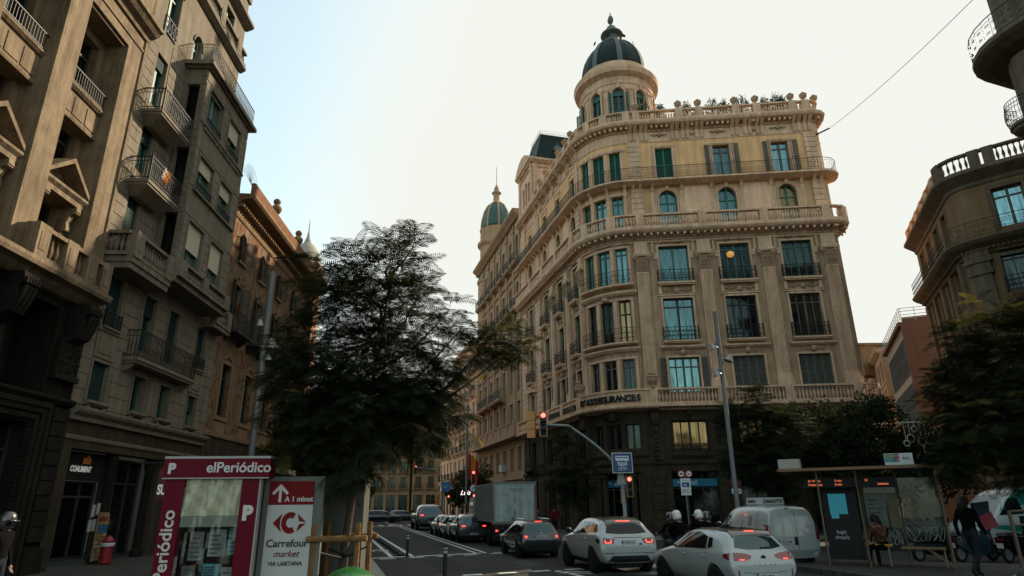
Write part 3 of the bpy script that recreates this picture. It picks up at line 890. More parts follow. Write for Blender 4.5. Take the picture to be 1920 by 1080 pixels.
pbox(m, mp, U0, UR+6, -.1, .22, 26.66, 26.86)
m.build('cornice', STONE, B1, Matrix(), fixn=True)
m = MB()
for i, c in enumerate([1.3, 3.5*0+5.2, 9.15] + [3.52*1.0, 7.6] + [tx(1.05), tx(4.25), tx(7.5)]):
    m.M = mp.M(c, .02, 25.68); garland(m, 1.15 if i < 3 else .7, .3, seed=i)
    m.M = None
m.build('carving', ORN, B1, Matrix(), smooth=True)
for c in (1.3, 5.2, 9.15):
    m = MB(); m.lathe([(.13, 0), (.13, .02)], (0, 0, 0), 14, M=RX(R(90))); m.build('round_vent', VOID, B1, mp.M(c, .10, 25.68))
for z in (22.06,):
    r = MB(); rail_path(r, mp, U0+.1, UR+.5, .66, z, .88, 'bars', .17); r.build('railing', IRON, B1, Matrix())
balustrade(B1, mp, -4.9, UR+.3, 26.8, .78, o=.12, piers=[-4.7, -3.7, -2.4, -.9, -.2, 2.75, 4.1, 6.55, 7.95, 10.3, 11.15], spacing=.17)
balustrade(B1, mp, U0+4.5, -5.0, 26.8, .78, o=.12, piers=[tx(.6), tx(1.8), tx(3.4), tx(4.9), tx(6.6), tx(8.2), tx(9.6)], spacing=.17)
for u in [-.2, 2.75, 4.1, 6.55, 7.95, 10.3, 11.15, 12.0, tx(.6), tx(1.8), tx(3.4), tx(4.9), tx(6.6), tx(8.2)]:
    m = MB(); urn(m, (0, 0, 0), .92)
    inst('urn', cached('urn92', lambda: (lambda q: (urn(q, (0, 0, 0), .92), q.mesh('urn', ORN, True))[1])(MB())), B1, mp.M(u, .12, 27.58))
# windows of the upper floors
for i, c in enumerate(FC):
    window(B1, mp, c, 18.9, 1.16, 2.55, GLASS if i < 2 else GLASS_W, GREEN_W, 2, (.66,), arch=.55)
    if i == 0: closed_shutters(B1, mp, c, 22.15, 1.12, 2.53, GREEN_W)
    else:
        g = window(B1, mp, c, 22.15, 1.12, 2.53, GLASS, GREY_W, 2, (.8,)); shutters(g, 1.12, 2.53, GREY_W, 10)
for c in SCN:
    window(B1, mp, c, 18.9, .9, 2.4, GLASS_D, GREEN_W, 2, (.66,), arch=.42)
    window(B1, mp, c, 22.15, .9, 2.25, GLASS_D, GREEN_W, 2)
window(B1, mp, PAV, 18.7, 1.1, 2.8, GLASS_D, GREY_W, 2, (.66,), arch=.5); window(B1, mp, PAV, 22.15, .9, 2.25, GLASS_D, GREEN_W, 2)
for i, (c, w) in enumerate(BAYC):
    window(B1, mp, c, 18.9, w, 2.3, GLASS, GREEN_W, 2, (.8,)); closed_shutters(B1, mp, c, 22.15, w, 2.4, GREEN_W)
# roof deck and the block behind
tc_ = Vector((8.216, 41.685))
m = MB()
pts = [mp.P(u, -.02, 0) for u in mp.samples(U0, U1, .6)]
m.poly([(p.x, p.y, 26.84) for p in pts])
m.build('roof', LEAD, B1, Matrix(), fixn=False)
m = MB()
a, b = mp.P(U0, 0, 0), mp.P(U1, 0, 0)
m.quad((a.x, a.y, 0), (b.x, b.y, 0), (b.x, b.y, 26.8), (a.x, a.y, 26.8)); m.build('rear_wall', STONE_D, B1, Matrix(), fixn=False)

# tower
TM = T(tc_.x, tc_.y, 0)
tw = MB(); RT = 2.75
tp = Path((tc_.x+RT*math.cos(R(90)), tc_.y+RT*math.sin(R(90))), R(180), 0)
tp.arc(2*math.pi*RT, 2*math.pi)
CIR = 2*math.pi*RT
# openings face outwards every 36 degrees, one straight towards the front
th0 = (R(270-8)-R(90))*RT
TW = [(th0+k*CIR/10) % CIR for k in range(10)]
wallp(tw, tp, 0, CIR, 26.7, 32.0, [(c-.42, c+.42, 27.6, 30.35, .42) for c in TW], rev=.3)
tw.build('tower_wall', STONE, B1, Matrix())
m = MB()
for i, c in enumerate(TW):
    mid = c+CIR/20
    for q in (mid,):
        pbox(m, tp, q-.2, q+.2, 0, .1, 27.3, 30.2); pbox(m, tp, q-.25, q+.25, 0, .16, 30.2, 30.45)
    m.M = tp.M(c)
    N = 10; A = [(.44*math.cos(math.pi*j/N), 29.93+.44*math.sin(math.pi*j/N)) for j in range(N+1)]; Bq = [(x*1.3, 29.93+(z-29.93)*1.3) for x, z in A]
    for j in range(N): m.prism([A[j], Bq[j], Bq[j+1], A[j+1]], -.07, 0)
    m.box(-.57, -.44, -.07, 0, 27.6, 29.93); m.box(.44, .57, -.07, 0, 27.6, 29.93)
    m.prism([(-.07, 30.35), (.07, 30.35), (.11, 30.7), (-.11, 30.7)], -.14, 0)
    m.M = None
m.lathe([(RT, 30.75), (RT+.06, 30.8), (RT+.06, 30.95), (RT+.02, 31.0), (RT+.02, 31.4), (RT+.2, 31.5), (RT+.42, 31.62), (RT+.46, 31.8), (RT+.5, 31.9), (RT+.5, 32.05), (RT+.2, 32.2), (RT-.05, 32.45), (RT-.1, 32.9), (RT-.25, 32.95)], (tc_.x, tc_.y, 0), 64)
m.build('tower_cornice', STONE, B1, Matrix(), angle=30)
for i, c in enumerate(TW):
    g = window(B1, tp, c, 27.6, .84, 2.75, GLASS_D, GREEN_W, 2, (.35, .62), arch=.42)
    if i in (0, 3, 8): shutters(g, .84, 2.3, GREEN_W, 40)
    hm = cached('lunette', lambda: (lambda q: (q.prism([(.40, 2.2)]+[(.40*math.cos(math.pi*j/10), 2.33+.40*math.sin(math.pi*j/10)) for j in range(11)]+[(-.40, 2.2)], .15, .19), q.mesh('shutter', GREEN_W))[1])(MB()))
    inst('shutter', hm, g, WM[g])
# dome: slate shell, lead ribs, round dormers, lantern and finial
ZB = 32.9
dprof = [(2.5, 0), (2.5, .35), (2.42, .9), (2.25, 1.5), (1.98, 2.1), (1.6, 2.7), (1.15, 3.2), (.75, 3.5), (.6, 3.62)]
m = MB(); m.lathe([(r, ZB+z) for r, z in dprof], (tc_.x, tc_.y, 0), 48)
dome = m.build('dome', SLATE, B1, Matrix(), smooth=True)
m = MB()
for k in range(8):
    a = R(270)+k*math.pi/4
    ca, sa = math.cos(a), math.sin(a)
    for (r0, z0), (r1, z1) in zip(dprof[:-1], dprof[1:]):
        w0, w1 = .08+.11*r0/2.5, .08+.11*r1/2.5
        P = lambda r, w, z, e: (tc_.x+(r+e)*ca-w*sa, tc_.y+(r+e)*sa+w*ca, ZB+z+e*.5)
        m.quad(P(r0, -w0, z0, .09), P(r0, w0, z0, .09), P(r1, w1, z1, .09), P(r1, -w1, z1, .09))
        for sg in (-1, 1): m.quad(P(r0, sg*w0, z0, .09), P(r1, sg*w1, z1, .09), P(r1, sg*w1, z1, -.05), P(r0, sg*w0, z0, -.05))
m.build('rib', LEAD, dome, Matrix())
for k in range(8):
    a = R(270)+math.pi/8+k*math.pi/4
    Md = T(tc_.x, tc_.y, 0) @ RZ(a+R(90)) @ T(0, -1.42, ZB+3.12) @ RX(R(-10))
    q = cached('oeil', lambda: (lambda q: (q.lathe([(.15, -.28), (.31, -.30), (.33, -.22), (.26, -.12), (.26, .5)], (0, 0, 0), 16, M=RX(R(-90))), q.ball((0, -.2, .34), .08, 6), q.mesh('round_dormer', LEAD, True))[1])(MB()))
    d = inst('round_dormer', q, B1, Md)
    q2 = cached('oeilv', lambda: (lambda q: (q.lathe([(.165, -.24), (.165, -.20)], (0, 0, 0), 16, M=RX(R(-90))), q.mesh('pane', VOID))[1])(MB()))
    inst('pane', q2, d, Md)
m = MB()
m.lathe([(.72, 36.4), (.62, 36.6), (.56, 36.9), (.58, 37.1), (.82, 37.2), (.9, 37.3), (.86, 37.42), (.6, 37.5), (.5, 37.8), (.36, 38.1), (.14, 38.28), (.08, 38.4), (.1, 38.46), (.24, 38.65), (.26, 38.9), (.16, 39.2), (.06, 39.32), (.05, 39.45), (.012, 39.7)], (tc_.x, tc_.y, 0), 24)
m.build('finial', LEAD, B1, Matrix(), angle=45)
# plants on the roof terrace
LEAFM = mat('shrub_leaf', (0.028, 0.045, 0.016), 0.6, var=.4, scale=8)
def shrub(name, label, x, y, z, r, h, n=260, group=None, seed=0, m=None, parent=None):
    rnd = random.Random(seed); mb = MB()
    for i in range(n):
        a, q = rnd.uniform(0, 6.28), rnd.random()**.5*r
        c = Vector((q*math.cos(a), q*math.sin(a), rnd.uniform(.1, 1)*h*(1-.4*q/r)))
        d = Vector((rnd.uniform(-1, 1), rnd.uniform(-1, 1), rnd.uniform(-.3, 1))).normalized(); s = rnd.uniform(.05, .12)
        e = d.cross(Vector((rnd.uniform(-1, 1), rnd.uniform(-1, 1), .3))).normalized()
        mb.poly([c, c+d*s+e*s*.35, c+d*s*2, c+d*s-e*s*.35])
    for i in range(6): mb.tube([(0, 0, 0), (rnd.uniform(-r, r)*.6, rnd.uniform(-r, r)*.6, h*.9)], .012, 3)
    o = mb.build(name, m or LEAFM, None, T(x, y, z), fixn=False)
    return tag(o, label, 'plant', group)
for i, (u, r, h) in enumerate([(.45, .5, .9), (1.6, .35, .6), (3.4, .4, .7), (5.2, .55, .75), (6.0, .4, .6), (7.2, .5, .8), (8.7, .35, .6), (9.5, .4, .9), (9.9, .3, .7)]):
    p = mp.P(u, -.45, 27.0)
    shrub('terrace_plant', 'leafy potted plant showing above the roof balustrade of the domed corner building', p.x, p.y, p.z, r, h+1.05, 520, seed=i, group='plants on the roof terrace of the domed building')
# pavilion with mansard roof at the far end of the side facade
m = MB()
pz = 26.8; pu0, pu1 = tx(14.3), tx(10.2)
q = Path(mp.P(pu0, .1, 0).xy, R(-74.5), 0); q.line(4.1)
wallp(m, q, 0, 4.1, pz, 31.2, [(1.0, 1.6, 27.6, 29.6, .3), (1.8, 2.4, 27.6, 29.9, .3), (2.6, 3.2, 27.6, 29.6, .3)])
q2 = Path(q.P(4.1, 0, 0).xy, R(-74.5+90), 0); q2.line(5)
wallp(m, q2, 0, 5, pz, 31.2, [])
m.box(0, 0, 0, 0, 0, 0)
m.build('pavilion_wall', PANEL_P, B1, Matrix())
pv = Path(q.P(0, 0, 0).xy, R(-74.5), 0); pv.line(4.1)
m = MB()
for pp, L in ((q, 4.1), (q2, 5)):
    sweep(m, pp, -.15, L+.0, [(0, 30.6), (.1, 30.6), (.12, 30.75), (0, 30.75)])
    sweep(m, pp, -.2, L+.3, [(0, 31.0), (.15, 31.0), (.3, 31.15), (.4, 31.2), (.4, 31.4), (0, 31.4)])
    for e in (.25, L-.25): pbox(m, pp, e-.25, e+.25, 0, .12, pz, 31.0)
m.M = q.M(2.05, .05, 31.4)
m.prism([(-2.2, 0), (2.2, 0), (1.6, .55), (.8, .95), (0, 1.1), (-.8, .95), (-1.6, .55)], -.35, .1)
m.M = None
m.build('pavilion_cornice', STONE, B1, Matrix())
for c, h in ((1.3, 2.0), (2.1, 2.3), (2.9, 2.0)): window(B1, q, c, 27.6, .6, h, GLASS_D, DARK_W, 2, (.7,), arch=.3)
m = MB(); m.M = q.M(0, -.2, 31.4)
b0 = [(0, .1, 0), (4.1, .1, 0), (4.1, 5, 0), (0, 5, 0)]; t0 = [(.7, .9, 3.1), (3.4, .9, 3.1), (3.4, 4.2, 3.1), (.7, 4.2, 3.1)]
for i in range(4):
    j = (i+1) % 4; m.quad(b0[i], b0[j], t0[j], t0[i])
m.poly(t0); m.M = None
mr_ = m.build('mansard_roof', SLATE, B1, Matrix())
m = MB(); m.M = q.M(0, -.2, 31.4)
for i in range(4):
    j = (i+1) % 4; m.tube([b0[i], t0[i]], .06, 6); m.tube([t0[i], t0[j]], .07, 6)
    a, b = Vector(t0[i]), Vector(t0[j]); n = int((b-a).length/.22)
    for k in range(n+1):
        p = a+(b-a)*k/n; m.tube([p, p+Vector((0, 0, .45))], .015, 4); m.ball(p+Vector((0, 0, .48)), .045, 5)
    m.tube([a+Vector((0, 0, .22)), b+Vector((0, 0, .22))], .015, 4)
m.M = q.M(0, -.2, 31.4)
m.M = m.M @ T(3.86, 2.4, 1.5) @ RZ(R(90)) @ RX(R(-12))
m.lathe([(.2, -.1), (.4, -.12), (.42, 0), (.36, .1)], (0, 0, 0), 16, M=RX(R(90))); m.ball((0, -.05, .5), .12, 6); m.ball((.38, -.05, -.2), .1, 6); m.ball((-.38, -.05, -.2), .1, 6)
m.lathe([(.19, -.02), (.19, .0)], (0, 0, 0), 16, M=RX(R(90)))
m.M = None
m.build('roof_cresting', LEAD, mr_, Matrix())
# ============================================================ buildings on the left of the street
lp = Path((-12.2, 0), R(92.6), 0); lp.line(80)
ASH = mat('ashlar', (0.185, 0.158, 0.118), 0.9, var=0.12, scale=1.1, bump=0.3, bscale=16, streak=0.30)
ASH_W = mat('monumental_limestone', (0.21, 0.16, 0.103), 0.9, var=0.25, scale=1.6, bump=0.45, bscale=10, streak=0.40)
DARKST = mat('shaded_stone', (0.019, 0.017, 0.014), 0.9, var=0.3, scale=1.4, bump=0.5, bscale=10, streak=0.4)  # shade of the lower walls put into a dark stone colour
BLIND = mat('cream_roller_blind', (0.55, 0.50, 0.38), 0.8)
GREENB = mat('dark_green_blind', (0.004, 0.026, 0.021), 0.7)
def courses(m, path, spans, z0, z1, h=.42, o=0.0, pr=.022, gap=.028):
    n = max(1, int(round((z1-z0)/h))); hh = (z1-z0)/n
    for i in range(n):
        for a, b in spans: pbox(m, path, a+.01, b-.01, o, o+pr, z0+i*hh+gap, z0+(i+1)*hh)
def blind(parent, path, u, z, w, h, frac, mt, o=0.0):
    def f():
        mb = MB()
        n = max(3, int(h*frac/.055))
        for i in range(n):
            za = h-h*frac*(i+1)/n; zb = h-h*frac*i/n
            mb.prism([(.10, za), (.125, za+.004), (.125, zb), (.112, zb)], -w/2+.02, w/2-.02, 'x')
        return mb.mesh('blind', mt)
    return inst('blind', cached(('bl', round(w, 2), round(h, 2), frac, mt.name), f), parent, path.M(u, o, z))
def lintel(m, path, c, w, z0, z1, o=0.0, f=.09, d=.04):
    pbox(m, path, c-w/2-f, c-w/2, o, o+d, z0, z1+f); pbox(m, path, c+w/2, c+w/2+f, o, o+d, z0, z1+f); pbox(m, path, c-w/2, c+w/2, o, o+d+.002, z1, z1+f)

# ---------------------------------------- building with the projecting bay
B2 = thing('apartment_building', 'sandy ashlar apartment building with a projecting bay of windows, standing above the grocery', 'building', lp.M(23, 0, .15))
a0, a1 = 18.75, 28.05
W1 = [(19.85, .9), (22.28, .84), (24.16, .84), (26.5, .8)]
m = MB()
wallp(m, lp, a0, a1, 4.3, 7.0, [(c-w/2, c+w/2, 4.95, 6.17) for c, w in W1], rev=.3)
W2 = [(19.85, .9), (22.08, .86), (23.95, .86), (26.5, .85)]
wallp(m, lp, a0, a1, 7.0, 9.7, [(c-w/2, c+w/2, 7.3 if i in (0, 3) else 6.9+.15, 9.05) for i, (c, w) in enumerate(W2)], rev=.3)
UPW = [(19.9, .75)]
wallp(m, lp, a0, a1, 9.7, 18.9, [(19.5, 20.25, z, z+h) for z, h in ((9.9, 2.2), (13.0, 1.95), (15.75, 2.15))] + [(26.6, 27.4, z, z+2.0) for z in (9.9, 13.0, 15.8)], rev=.35)
wallp(m, lp, a0, a1-1.9, 18.9, 22.3, [(19.5, 20.4, 18.9, 21.6, .45), (21.7, 22.5, 18.95, 20.7, .4), (23.8, 24.7, 18.95, 20.9, .4)], rev=.3)
wallp(m, lp, a0, a1-1.9, 22.3, 26.5, [(19.5, 20.4, 22.7, 24.6), (21.8, 22.7, 22.7, 24.6), (24.0, 24.9, 22.6, 24.3)], rev=.3)
m.quad(lp.P(a1-1.9, 0, 18.9), lp.P(a1-1.9, -6, 18.9), lp.P(a1-1.9, -6, 26.5), lp.P(a1-1.9, 0, 26.5))
m.quad(lp.P(a1, 0, 0), lp.P(a1, -9, 0), lp.P(a1, -9, 18.9), lp.P(a1, 0, 18.9))
m.quad(lp.P(a1, 0, 18.9), lp.P(a1, -9, 18.9), lp.P(a0, -9, 18.9), lp.P(a0, 0, 18.9))
m.quad(lp.P(a1-1.9, -.2, 26.5), lp.P(a1-1.9, -9, 26.5), lp.P(a0, -9, 26.5), lp.P(a0, -.2, 26.5))
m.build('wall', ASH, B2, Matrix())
# ground floor with shop openings
m = MB()
wallp(m, lp, a0, a1, 0, 4.3, [(19.25, 25.0, .02, 3.5), (25.45, 27.4, .02, 3.5)], rev=.5)
m.build('ground_floor_wall', STONE_G, B2, Matrix())
# bay: front, two sides, top and bottom
BO, b0, b1 = .9, 21.55, 26.1
m = MB()
BW = [(22.68, 1.36), (24.70, 1.30)]
BR = [(10.35, 1.85), (13.52, 1.5), (16.42, 1.68)]
for (z, h), (za, zb) in zip(BR, ((9.75, 12.7), (12.7, 15.6), (15.6, 18.75))):
    wallp(m, lp, b0, b1, za, zb, [(c-w/2, c+w/2, z, z+h) for c, w in BW], o=BO, rev=.25)
sl = Path(lp.P(b0, 0, 0).xy, R(2.6), 0); sl.line(BO)
sr = Path(lp.P(b1, BO, 0).xy, R(182.6), 0); sr.line(BO)
for z0, z1, hz in ((9.75, 12.7, (10.3, 2.0)), (12.7, 15.6, (13.0, 2.1)), (15.6, 18.75, (15.9, 2.1))):
    wallp(m, sl, 0, BO, z0, z1, [(.16, .66, hz[0], hz[0]+hz[1])], rev=.2); wallp(m, sr, 0, BO, z0, z1, [])
m.quad(lp.P(b0, 0, 9.75), lp.P(b1, 0, 9.75), lp.P(b1, BO, 9.75), lp.P(b0, BO, 9.75))
m.build('bay_wall', ASH, B2, Matrix())
m = MB()
for z, h in ((10.3, 2.0), (13.0, 2.1), (15.9, 2.1)):
    inst('window', cached('bsw', lambda: glass_mesh(.5, 2.0, GLASS_D, None)), B2, sl.M(.41, 0, z))
# outer ledges of the bay
for z0, z1, e in ((9.55, 9.76, .10), (18.72, 18.8, .12), (18.8, 18.98, .28)):
    m.box(0, 0, 0, 0, 0, 0)
    pbox(m, lp, b0-e, b1+e, 0, BO+e, z0, z1)
pbox(m, lp, a0, a1, 0, .12, 4.3, 4.42); sweep(m, lp, a0, a1, [(0, 4.42), (.12, 4.42), (.26, 4.52), (.30, 4.6), (.30, 4.68), (0, 4.72)])
sweep(m, lp, a0, a1, [(0, 3.75), (.04, 3.75), (.06, 3.82), (.06, 3.86), (0, 3.88)])
for z in (15.55, 16.3): sweep(m, lp, b0-.03, b1+.03, [(BO, z), (BO+.05, z), (BO+.05, z+.08), (BO, z+.08)]) if z > 16 else None
for (z, h) in BR:
    for c, w in BW: lintel(m, lp, c, w, z, z+h, BO, .1, .035)
pbox(m, lp, b0+.25, b1-.25, BO, BO+.12, 13.38, 13.46); pbox(m, lp, b0+.25, b1-.25, BO, BO+.12, 16.28, 16.36)
u = b0+.35
while u < b1-.35: pbox(m, lp, u, u+.09, BO, BO+.08, 16.1, 16.28); u += .17
for c, w in W1+W2:
    pass
for c, w in W1:
    lintel(m, lp, c, w, 4.95, 6.17)
    for k0, k1, z in ((-.2, .2, 4.78), ): sweep(m, lp, c-w/2-.12, c+w/2+.12, [(0, 4.78), (.12, 4.8), (.2, 4.86), (.2, 4.94), (0, 4.94)])
    for sg in (-1, 1):
        m.M = lp.M(c+sg*(w/2-.02)); m.ball((0, -.1, 4.72), .08, 6); m.M = None
for i, (c, w) in enumerate(W2):
    lintel(m, lp, c, w, 7.3 if i in (0, 3) else 6.9, 9.05)
for c in (19.85, 26.5):   # parapet panels below the second floor windows
    pbox(m, lp, c-.55, c+.55, 0, .05, 6.3, 7.15); pbox(m, lp, c-.4, c+.4, .05, .07, 6.45, 7.0); pbox(m, lp, c-.6, c+.6, 0, .1, 7.15, 7.3)
pbox(m, lp, 22.85, 23.6, 0, .04, 4.95, 6.25); pbox(m, lp, 22.95, 23.5, .04, .055, 5.05, 6.15)
# carved relief between the paired first floor windows
m.M = lp.M(23.22, .05, 5.6)
for z in (-.42, -.2, .05, .3): scroll(m, -.1, z, .09, 0, 1.1, 1, .018); scroll(m, .1, z, .09, 0, 1.1, -1, .018)
m.M = None
# upper cornices
sweep(m, lp, a0, a1-1.8, [(0, 22.1), (.1, 22.1), (.3, 22.25), (.3, 22.38), (0, 22.4)])
sweep(m, lp, a0, a1-1.8, [(0, 24.6), (.15, 24.65), (.4, 24.8), (.4, 24.95), (0, 25.0)])
for (u0_, u1_, zt) in ((19.5, 20.4, 21.6), (21.7, 22.5, 20.7), (23.8, 24.7, 20.9)):
    c = (u0_+u1_)/2; hw = (u1_-u0_)/2; N = 10; m.M = lp.M(c)
    A = [(hw*math.cos(math.pi*i/N), zt-.42+.42*math.sin(math.pi*i/N)) for i in range(N+1)]
    for i in range(N):
        a, b = A[i], A[i+1]; k = 1.2
        m.prism([a, (a[0]*k, zt-.42+(a[1]-zt+.42)*k), (b[0]*k, zt-.42+(b[1]-zt+.42)*k), b], -.06, 0)
    m.M = None
m.build('moulding', ASH, B2, Matrix())
m = MB()
def gaps(a, b, hs):
    out = []; x = a
    for h0, h1 in sorted(hs):
        out.append((x, h0)); x = h1
    out.append((x, b)); return out
courses(m, lp, gaps(a0, a1, [(c-w/2-.12, c+w/2+.12) for c, w in W1] + [(22.7, 23.7)]), 4.75, 6.6)
courses(m, lp, gaps(a0, a1, [(c-w/2-.14, c+w/2+.14) for c, w in W2]), 6.75, 9.3)
for (z, h), (za, zb) in zip(BR, ((9.8, 12.7), (12.7, 15.6), (15.6, 18.7))):
    courses(m, lp, gaps(b0, b1, [(c-w/2-.12, c+w/2+.12) for c, w in BW]), max(za, z-.0), z+h, h=.36, o=BO)
    if z+h+.15 < zb: courses(m, lp, [(b0, b1)], z+h+.12, zb, h=.4, o=BO)
courses(m, sl, [(.68, BO)], 9.8, 18.7, h=.36); courses(m, sl, [(0, .14)], 9.8, 18.7, h=.36)
courses(m, lp, [(a0, 19.4), (20.35, 21.5)], 9.75, 18.8, h=.42); courses(m, lp, [(26.15, 26.5), (27.5, a1)], 9.75, 18.8, h=.42)
m.build('ashlar_course', ASH, B2, Matrix(), fixn=False)
# windows
for i, (c, w) in enumerate(W1):
    window(B2, lp, c, 4.95, w, 1.22, GLASS_D, GREEN_W, 2, (), o=-.05)
    if i in (0, 3): blind(B2, lp, c, 4.95, w, 1.22, 1.0 if i == 0 else .5, GREENB)
for i, (c, w) in enumerate(W2):
    z = 7.3 if i in (0, 3) else 7.05
    window(B2, lp, c, z, w, 9.05-z, GLASS_D, GREEN_W, 2, ()); blind(B2, lp, c, z, w, 9.05-z, (.95, .35, .95, .9)[i], GREENB)
for (z, h) in BR:
    for j, (c, w) in enumerate(BW):
        window(B2, lp, c, z, w, h, GLASS_B, GREEN_W, 2, (), o=BO)
        blind(B2, lp, c, z, w, h, {10.35: .58, 13.52: .36, 16.42: .05 if j == 0 else .45}[z], BLIND, o=BO)
        if z > 12: inst('railing', cached(('r', w, 'lowr'), lambda w=w: rail_mesh(w, .02, .35, 'scroll')), B2, lp.M(c, BO+.03, z))
for z, h, f in ((9.9, 2.2, .9), (13.0, 1.95, .4), (15.75, 2.15, .25)):
    window(B2, lp, 19.88, z, .75, h, GLASS_D, GREEN_W, 2, ()); blind(B2, lp, 19.88, z, .75, h, f, GREENB); window(B2, lp, 27.0, z, .8, 2.0, GLASS_D, GREEN_W, 2, ())
for c, w, z, h, ar in ((19.95, .9, 18.9, 2.7, .45), (22.1, .8, 18.95, 1.75, .4), (24.25, .9, 18.95, 1.95, .4), (19.95, .9, 22.7, 1.9, None), (22.25, .9, 22.7, 1.9, None), (24.45, .9, 22.6, 1.7, None)):
    window(B2, lp, c, z, w, h, GLASS_D, GREEN_W, 2, (.7,), arch=ar)
# balconies
balcony(B2, lp, 23.1, 6.62, 4.35, .5, 'bars', .95, .2, sm=ASH)
balcony(B2, lp, 26.5, 7.3, .8, .12, 'scroll', .5, .1, sm=ASH, brackets=False); balcony(B2, lp, 19.85, 7.3, .9, .12, 'scroll', .5, .1, sm=ASH, brackets=False)
def flared(parent, u, z, w, d):
    M = lp.M(u, 0, z)
    def f():
        mb = MB(); mb.box(-w/2, w/2, -d, 0, -.12, 0); mb.box(-w/2+.04, w/2-.04, -d+.04, 0, -.2, -.12)
        k = mb.vs([(-w/2+.05, -d+.05, -.2), (w/2-.05, -d+.05, -.2), (w/2-.05, 0, -.2), (-w/2+.05, 0, -.2), (-w/2+.35, -d*.35, -.5), (w/2-.35, -d*.35, -.5), (w/2-.35, 0, -.5), (-w/2+.35, 0, -.5)])
        for q in ((0, 1, 5, 4), (1, 2, 6, 5), (3, 0, 4, 7), (4, 5, 6, 7)): mb.fc([k+i for i in q])
        return mb.mesh('balcony', ASH)
    b = inst('balcony', cached(('fl', w, d), f), parent, M)
    inst('railing', cached(('r', w, d, .85, 'bars'), lambda: rail_mesh(w, d, .85, 'bars')), b, M); return b
flared(B2, 20.2, 12.42, 2.1, .75); fb = flared(B2, 20.2, 15.2, 2.1, .75)
m = MB(); pbox(m, lp, 18.9, 21.5, 0, .86, 9.3, 9.5); pbox(m, lp, 18.95, 21.5, 0, .8, 9.1, 9.3)
m.build('balcony', ASH, B2, Matrix())
balustrade(B2, lp, 18.95, 21.45, 9.5, .85, o=.74, piers=[19.15, 21.3], spacing=.17, m=ASH)
rl = Path(lp.P(18.95, 0, 0).xy, R(2.6), 0); rl.line(.9)
balustrade(B2, rl, 0, .7, 9.5, .85, o=.0, piers=[], spacing=.17, m=ASH)
balustrade(B2, lp, b0+.05, b1-.05, 9.76, .62, o=BO+.1, piers=[b0+.2, 23.68, b1-.2], spacing=.15, m=ASH)
balustrade(B2, lp, 26.3, 27.8, 9.3, .8, o=.5, piers=[26.5, 27.6], spacing=.16, m=ASH)
m = MB(); pbox(m, lp, 26.2, 27.9, 0, .6, 9.12, 9.3); m.build('balcony', ASH, B2, Matrix())
r = MB(); rail_path(r, lp, b0-.1, b1+.1, BO+.12, 18.98, .9, 'bars', .15)
rs = Path(lp.P(b0-.12, 0, 0).xy, R(2.6), 0); rs.line(BO+.1); rail_path(r, rs, 0, BO+.1, 0, 18.98, .9, 'bars', .15)
r.build('railing', mat('light_grey_iron', (.16, .15, .12), .6), B2, Matrix())
balustrade(B2, lp, a0, a1-1.9, 22.4, .75, o=.15, piers=[19, 21, 23.2, 25.2], spacing=.16, m=ASH)
m = MB(); pbox(m, lp, a0, a1-1.8, -.3, .1, 26.3, 26.7); m.build('parapet', ASH, B2, Matrix())
inst('railing', cached(('r', .9, 'al'), lambda: rail_mesh(.9, .02, .7, 'scroll')), B2, lp.M(19.95, .03, 18.9))
p = lp.P(23.9, .6, 19.0)
shrub('potted_plant', 'leafy potted plant on the terrace of the sandy bay-windowed building', p.x, p.y, p.z, .3, .9, 160, seed=55)
# striped cloth hung on the iron balcony
def cloth(w, h, fn, name, mats, parent, M, label=None):
    mb = MB(); N = 12
    for i in range(N):
        for j in range(N):
            P = lambda a, b: (w*(a/N-.5), .03*math.sin(a*1.9)+.02*math.sin(b*1.3), -h*b/N)
            mb.cur = fn(i/N, j/N); mb.quad(P(i, j), P(i+1, j), P(i+1, j+1), P(i, j+1))
    return mb.build(name, mats, parent, M, fixn=False, label=label)
YEL = mat('yellow_cloth', (.42, .22, .02), .8); REDC = mat('red_cloth', (.38, .015, .02), .8); WHT = mat('white_cloth', (.4, .38, .34), .8)
fl = cloth(.42, .5, lambda a, b: (2 if a < .35 else int(b*8) % 2), 'striped_flag', [YEL, REDC, WHT], None, lp.M(20.15, .79, 13.25) @ RY(R(18)))
tag(fl, 'crumpled yellow and red striped flag hanging on the middle iron balcony', 'flag')
# fan of spikes beside the bay
m = MB()
for i in range(22):
    a = R(-20+i*9); m.tube([(0, 0, 0), (.0, 0.95*math.cos(a), .95*math.sin(a))], .006, 3)
for r_ in (.5, .8): m.tube([(0, r_*math.cos(R(-20+i*9)), r_*math.sin(R(-20+i*9))) for i in range(22)], .005, 3)
sp = m.build('spike_fan', mat('thin_grey_wire', (.25, .24, .2), .6), B2, T(*lp.P(28.05, .55, 17.0)))

# ---------------------------------------- shops at the foot
m = MB()
for c in (21.95, 24.55):
    p = lp.P(c, -.28, 0); m.lathe([(.2, .15), (.2, .35), (.15, .4), (.14, 3.1), (.18, 3.15), (.2, 3.4), (.2, 3.5)], p, 12)
m.build('shop_column', DARKST, B2, Matrix(), angle=40)
sh = window(B2, lp, 20.55, .3, 2.5, 2.3, GLASS_D, DARK_W, 3, (.8,), o=-.35, name='shopfront')
for c, w in ((23.25, 2.4), (26.4, 1.9)): window(B2, lp, c, .2, w, 3.2, GLASS_D, DARK_W, 3, (.75,), o=-.35, name='shopfront')
m = MB(); m.box(-1.3, 1.3, -.02, .06, 0, .85)
BLK = mat('black_sign_board', (.012, .012, .012), .6)
fs = m.build('fascia_sign', BLK, B2, lp.M(20.55, -.4, 2.62))
WL2 = mat('sign_white', (.6, .6, .57), .6, emit=(.6, .6, .57), estr=.08)
text('COALIMENT', .24, WL2, fs, WM[fs] @ T(-.05, -.04, .26), bold=.006, shear=.15, sx=.8)
m = MB()
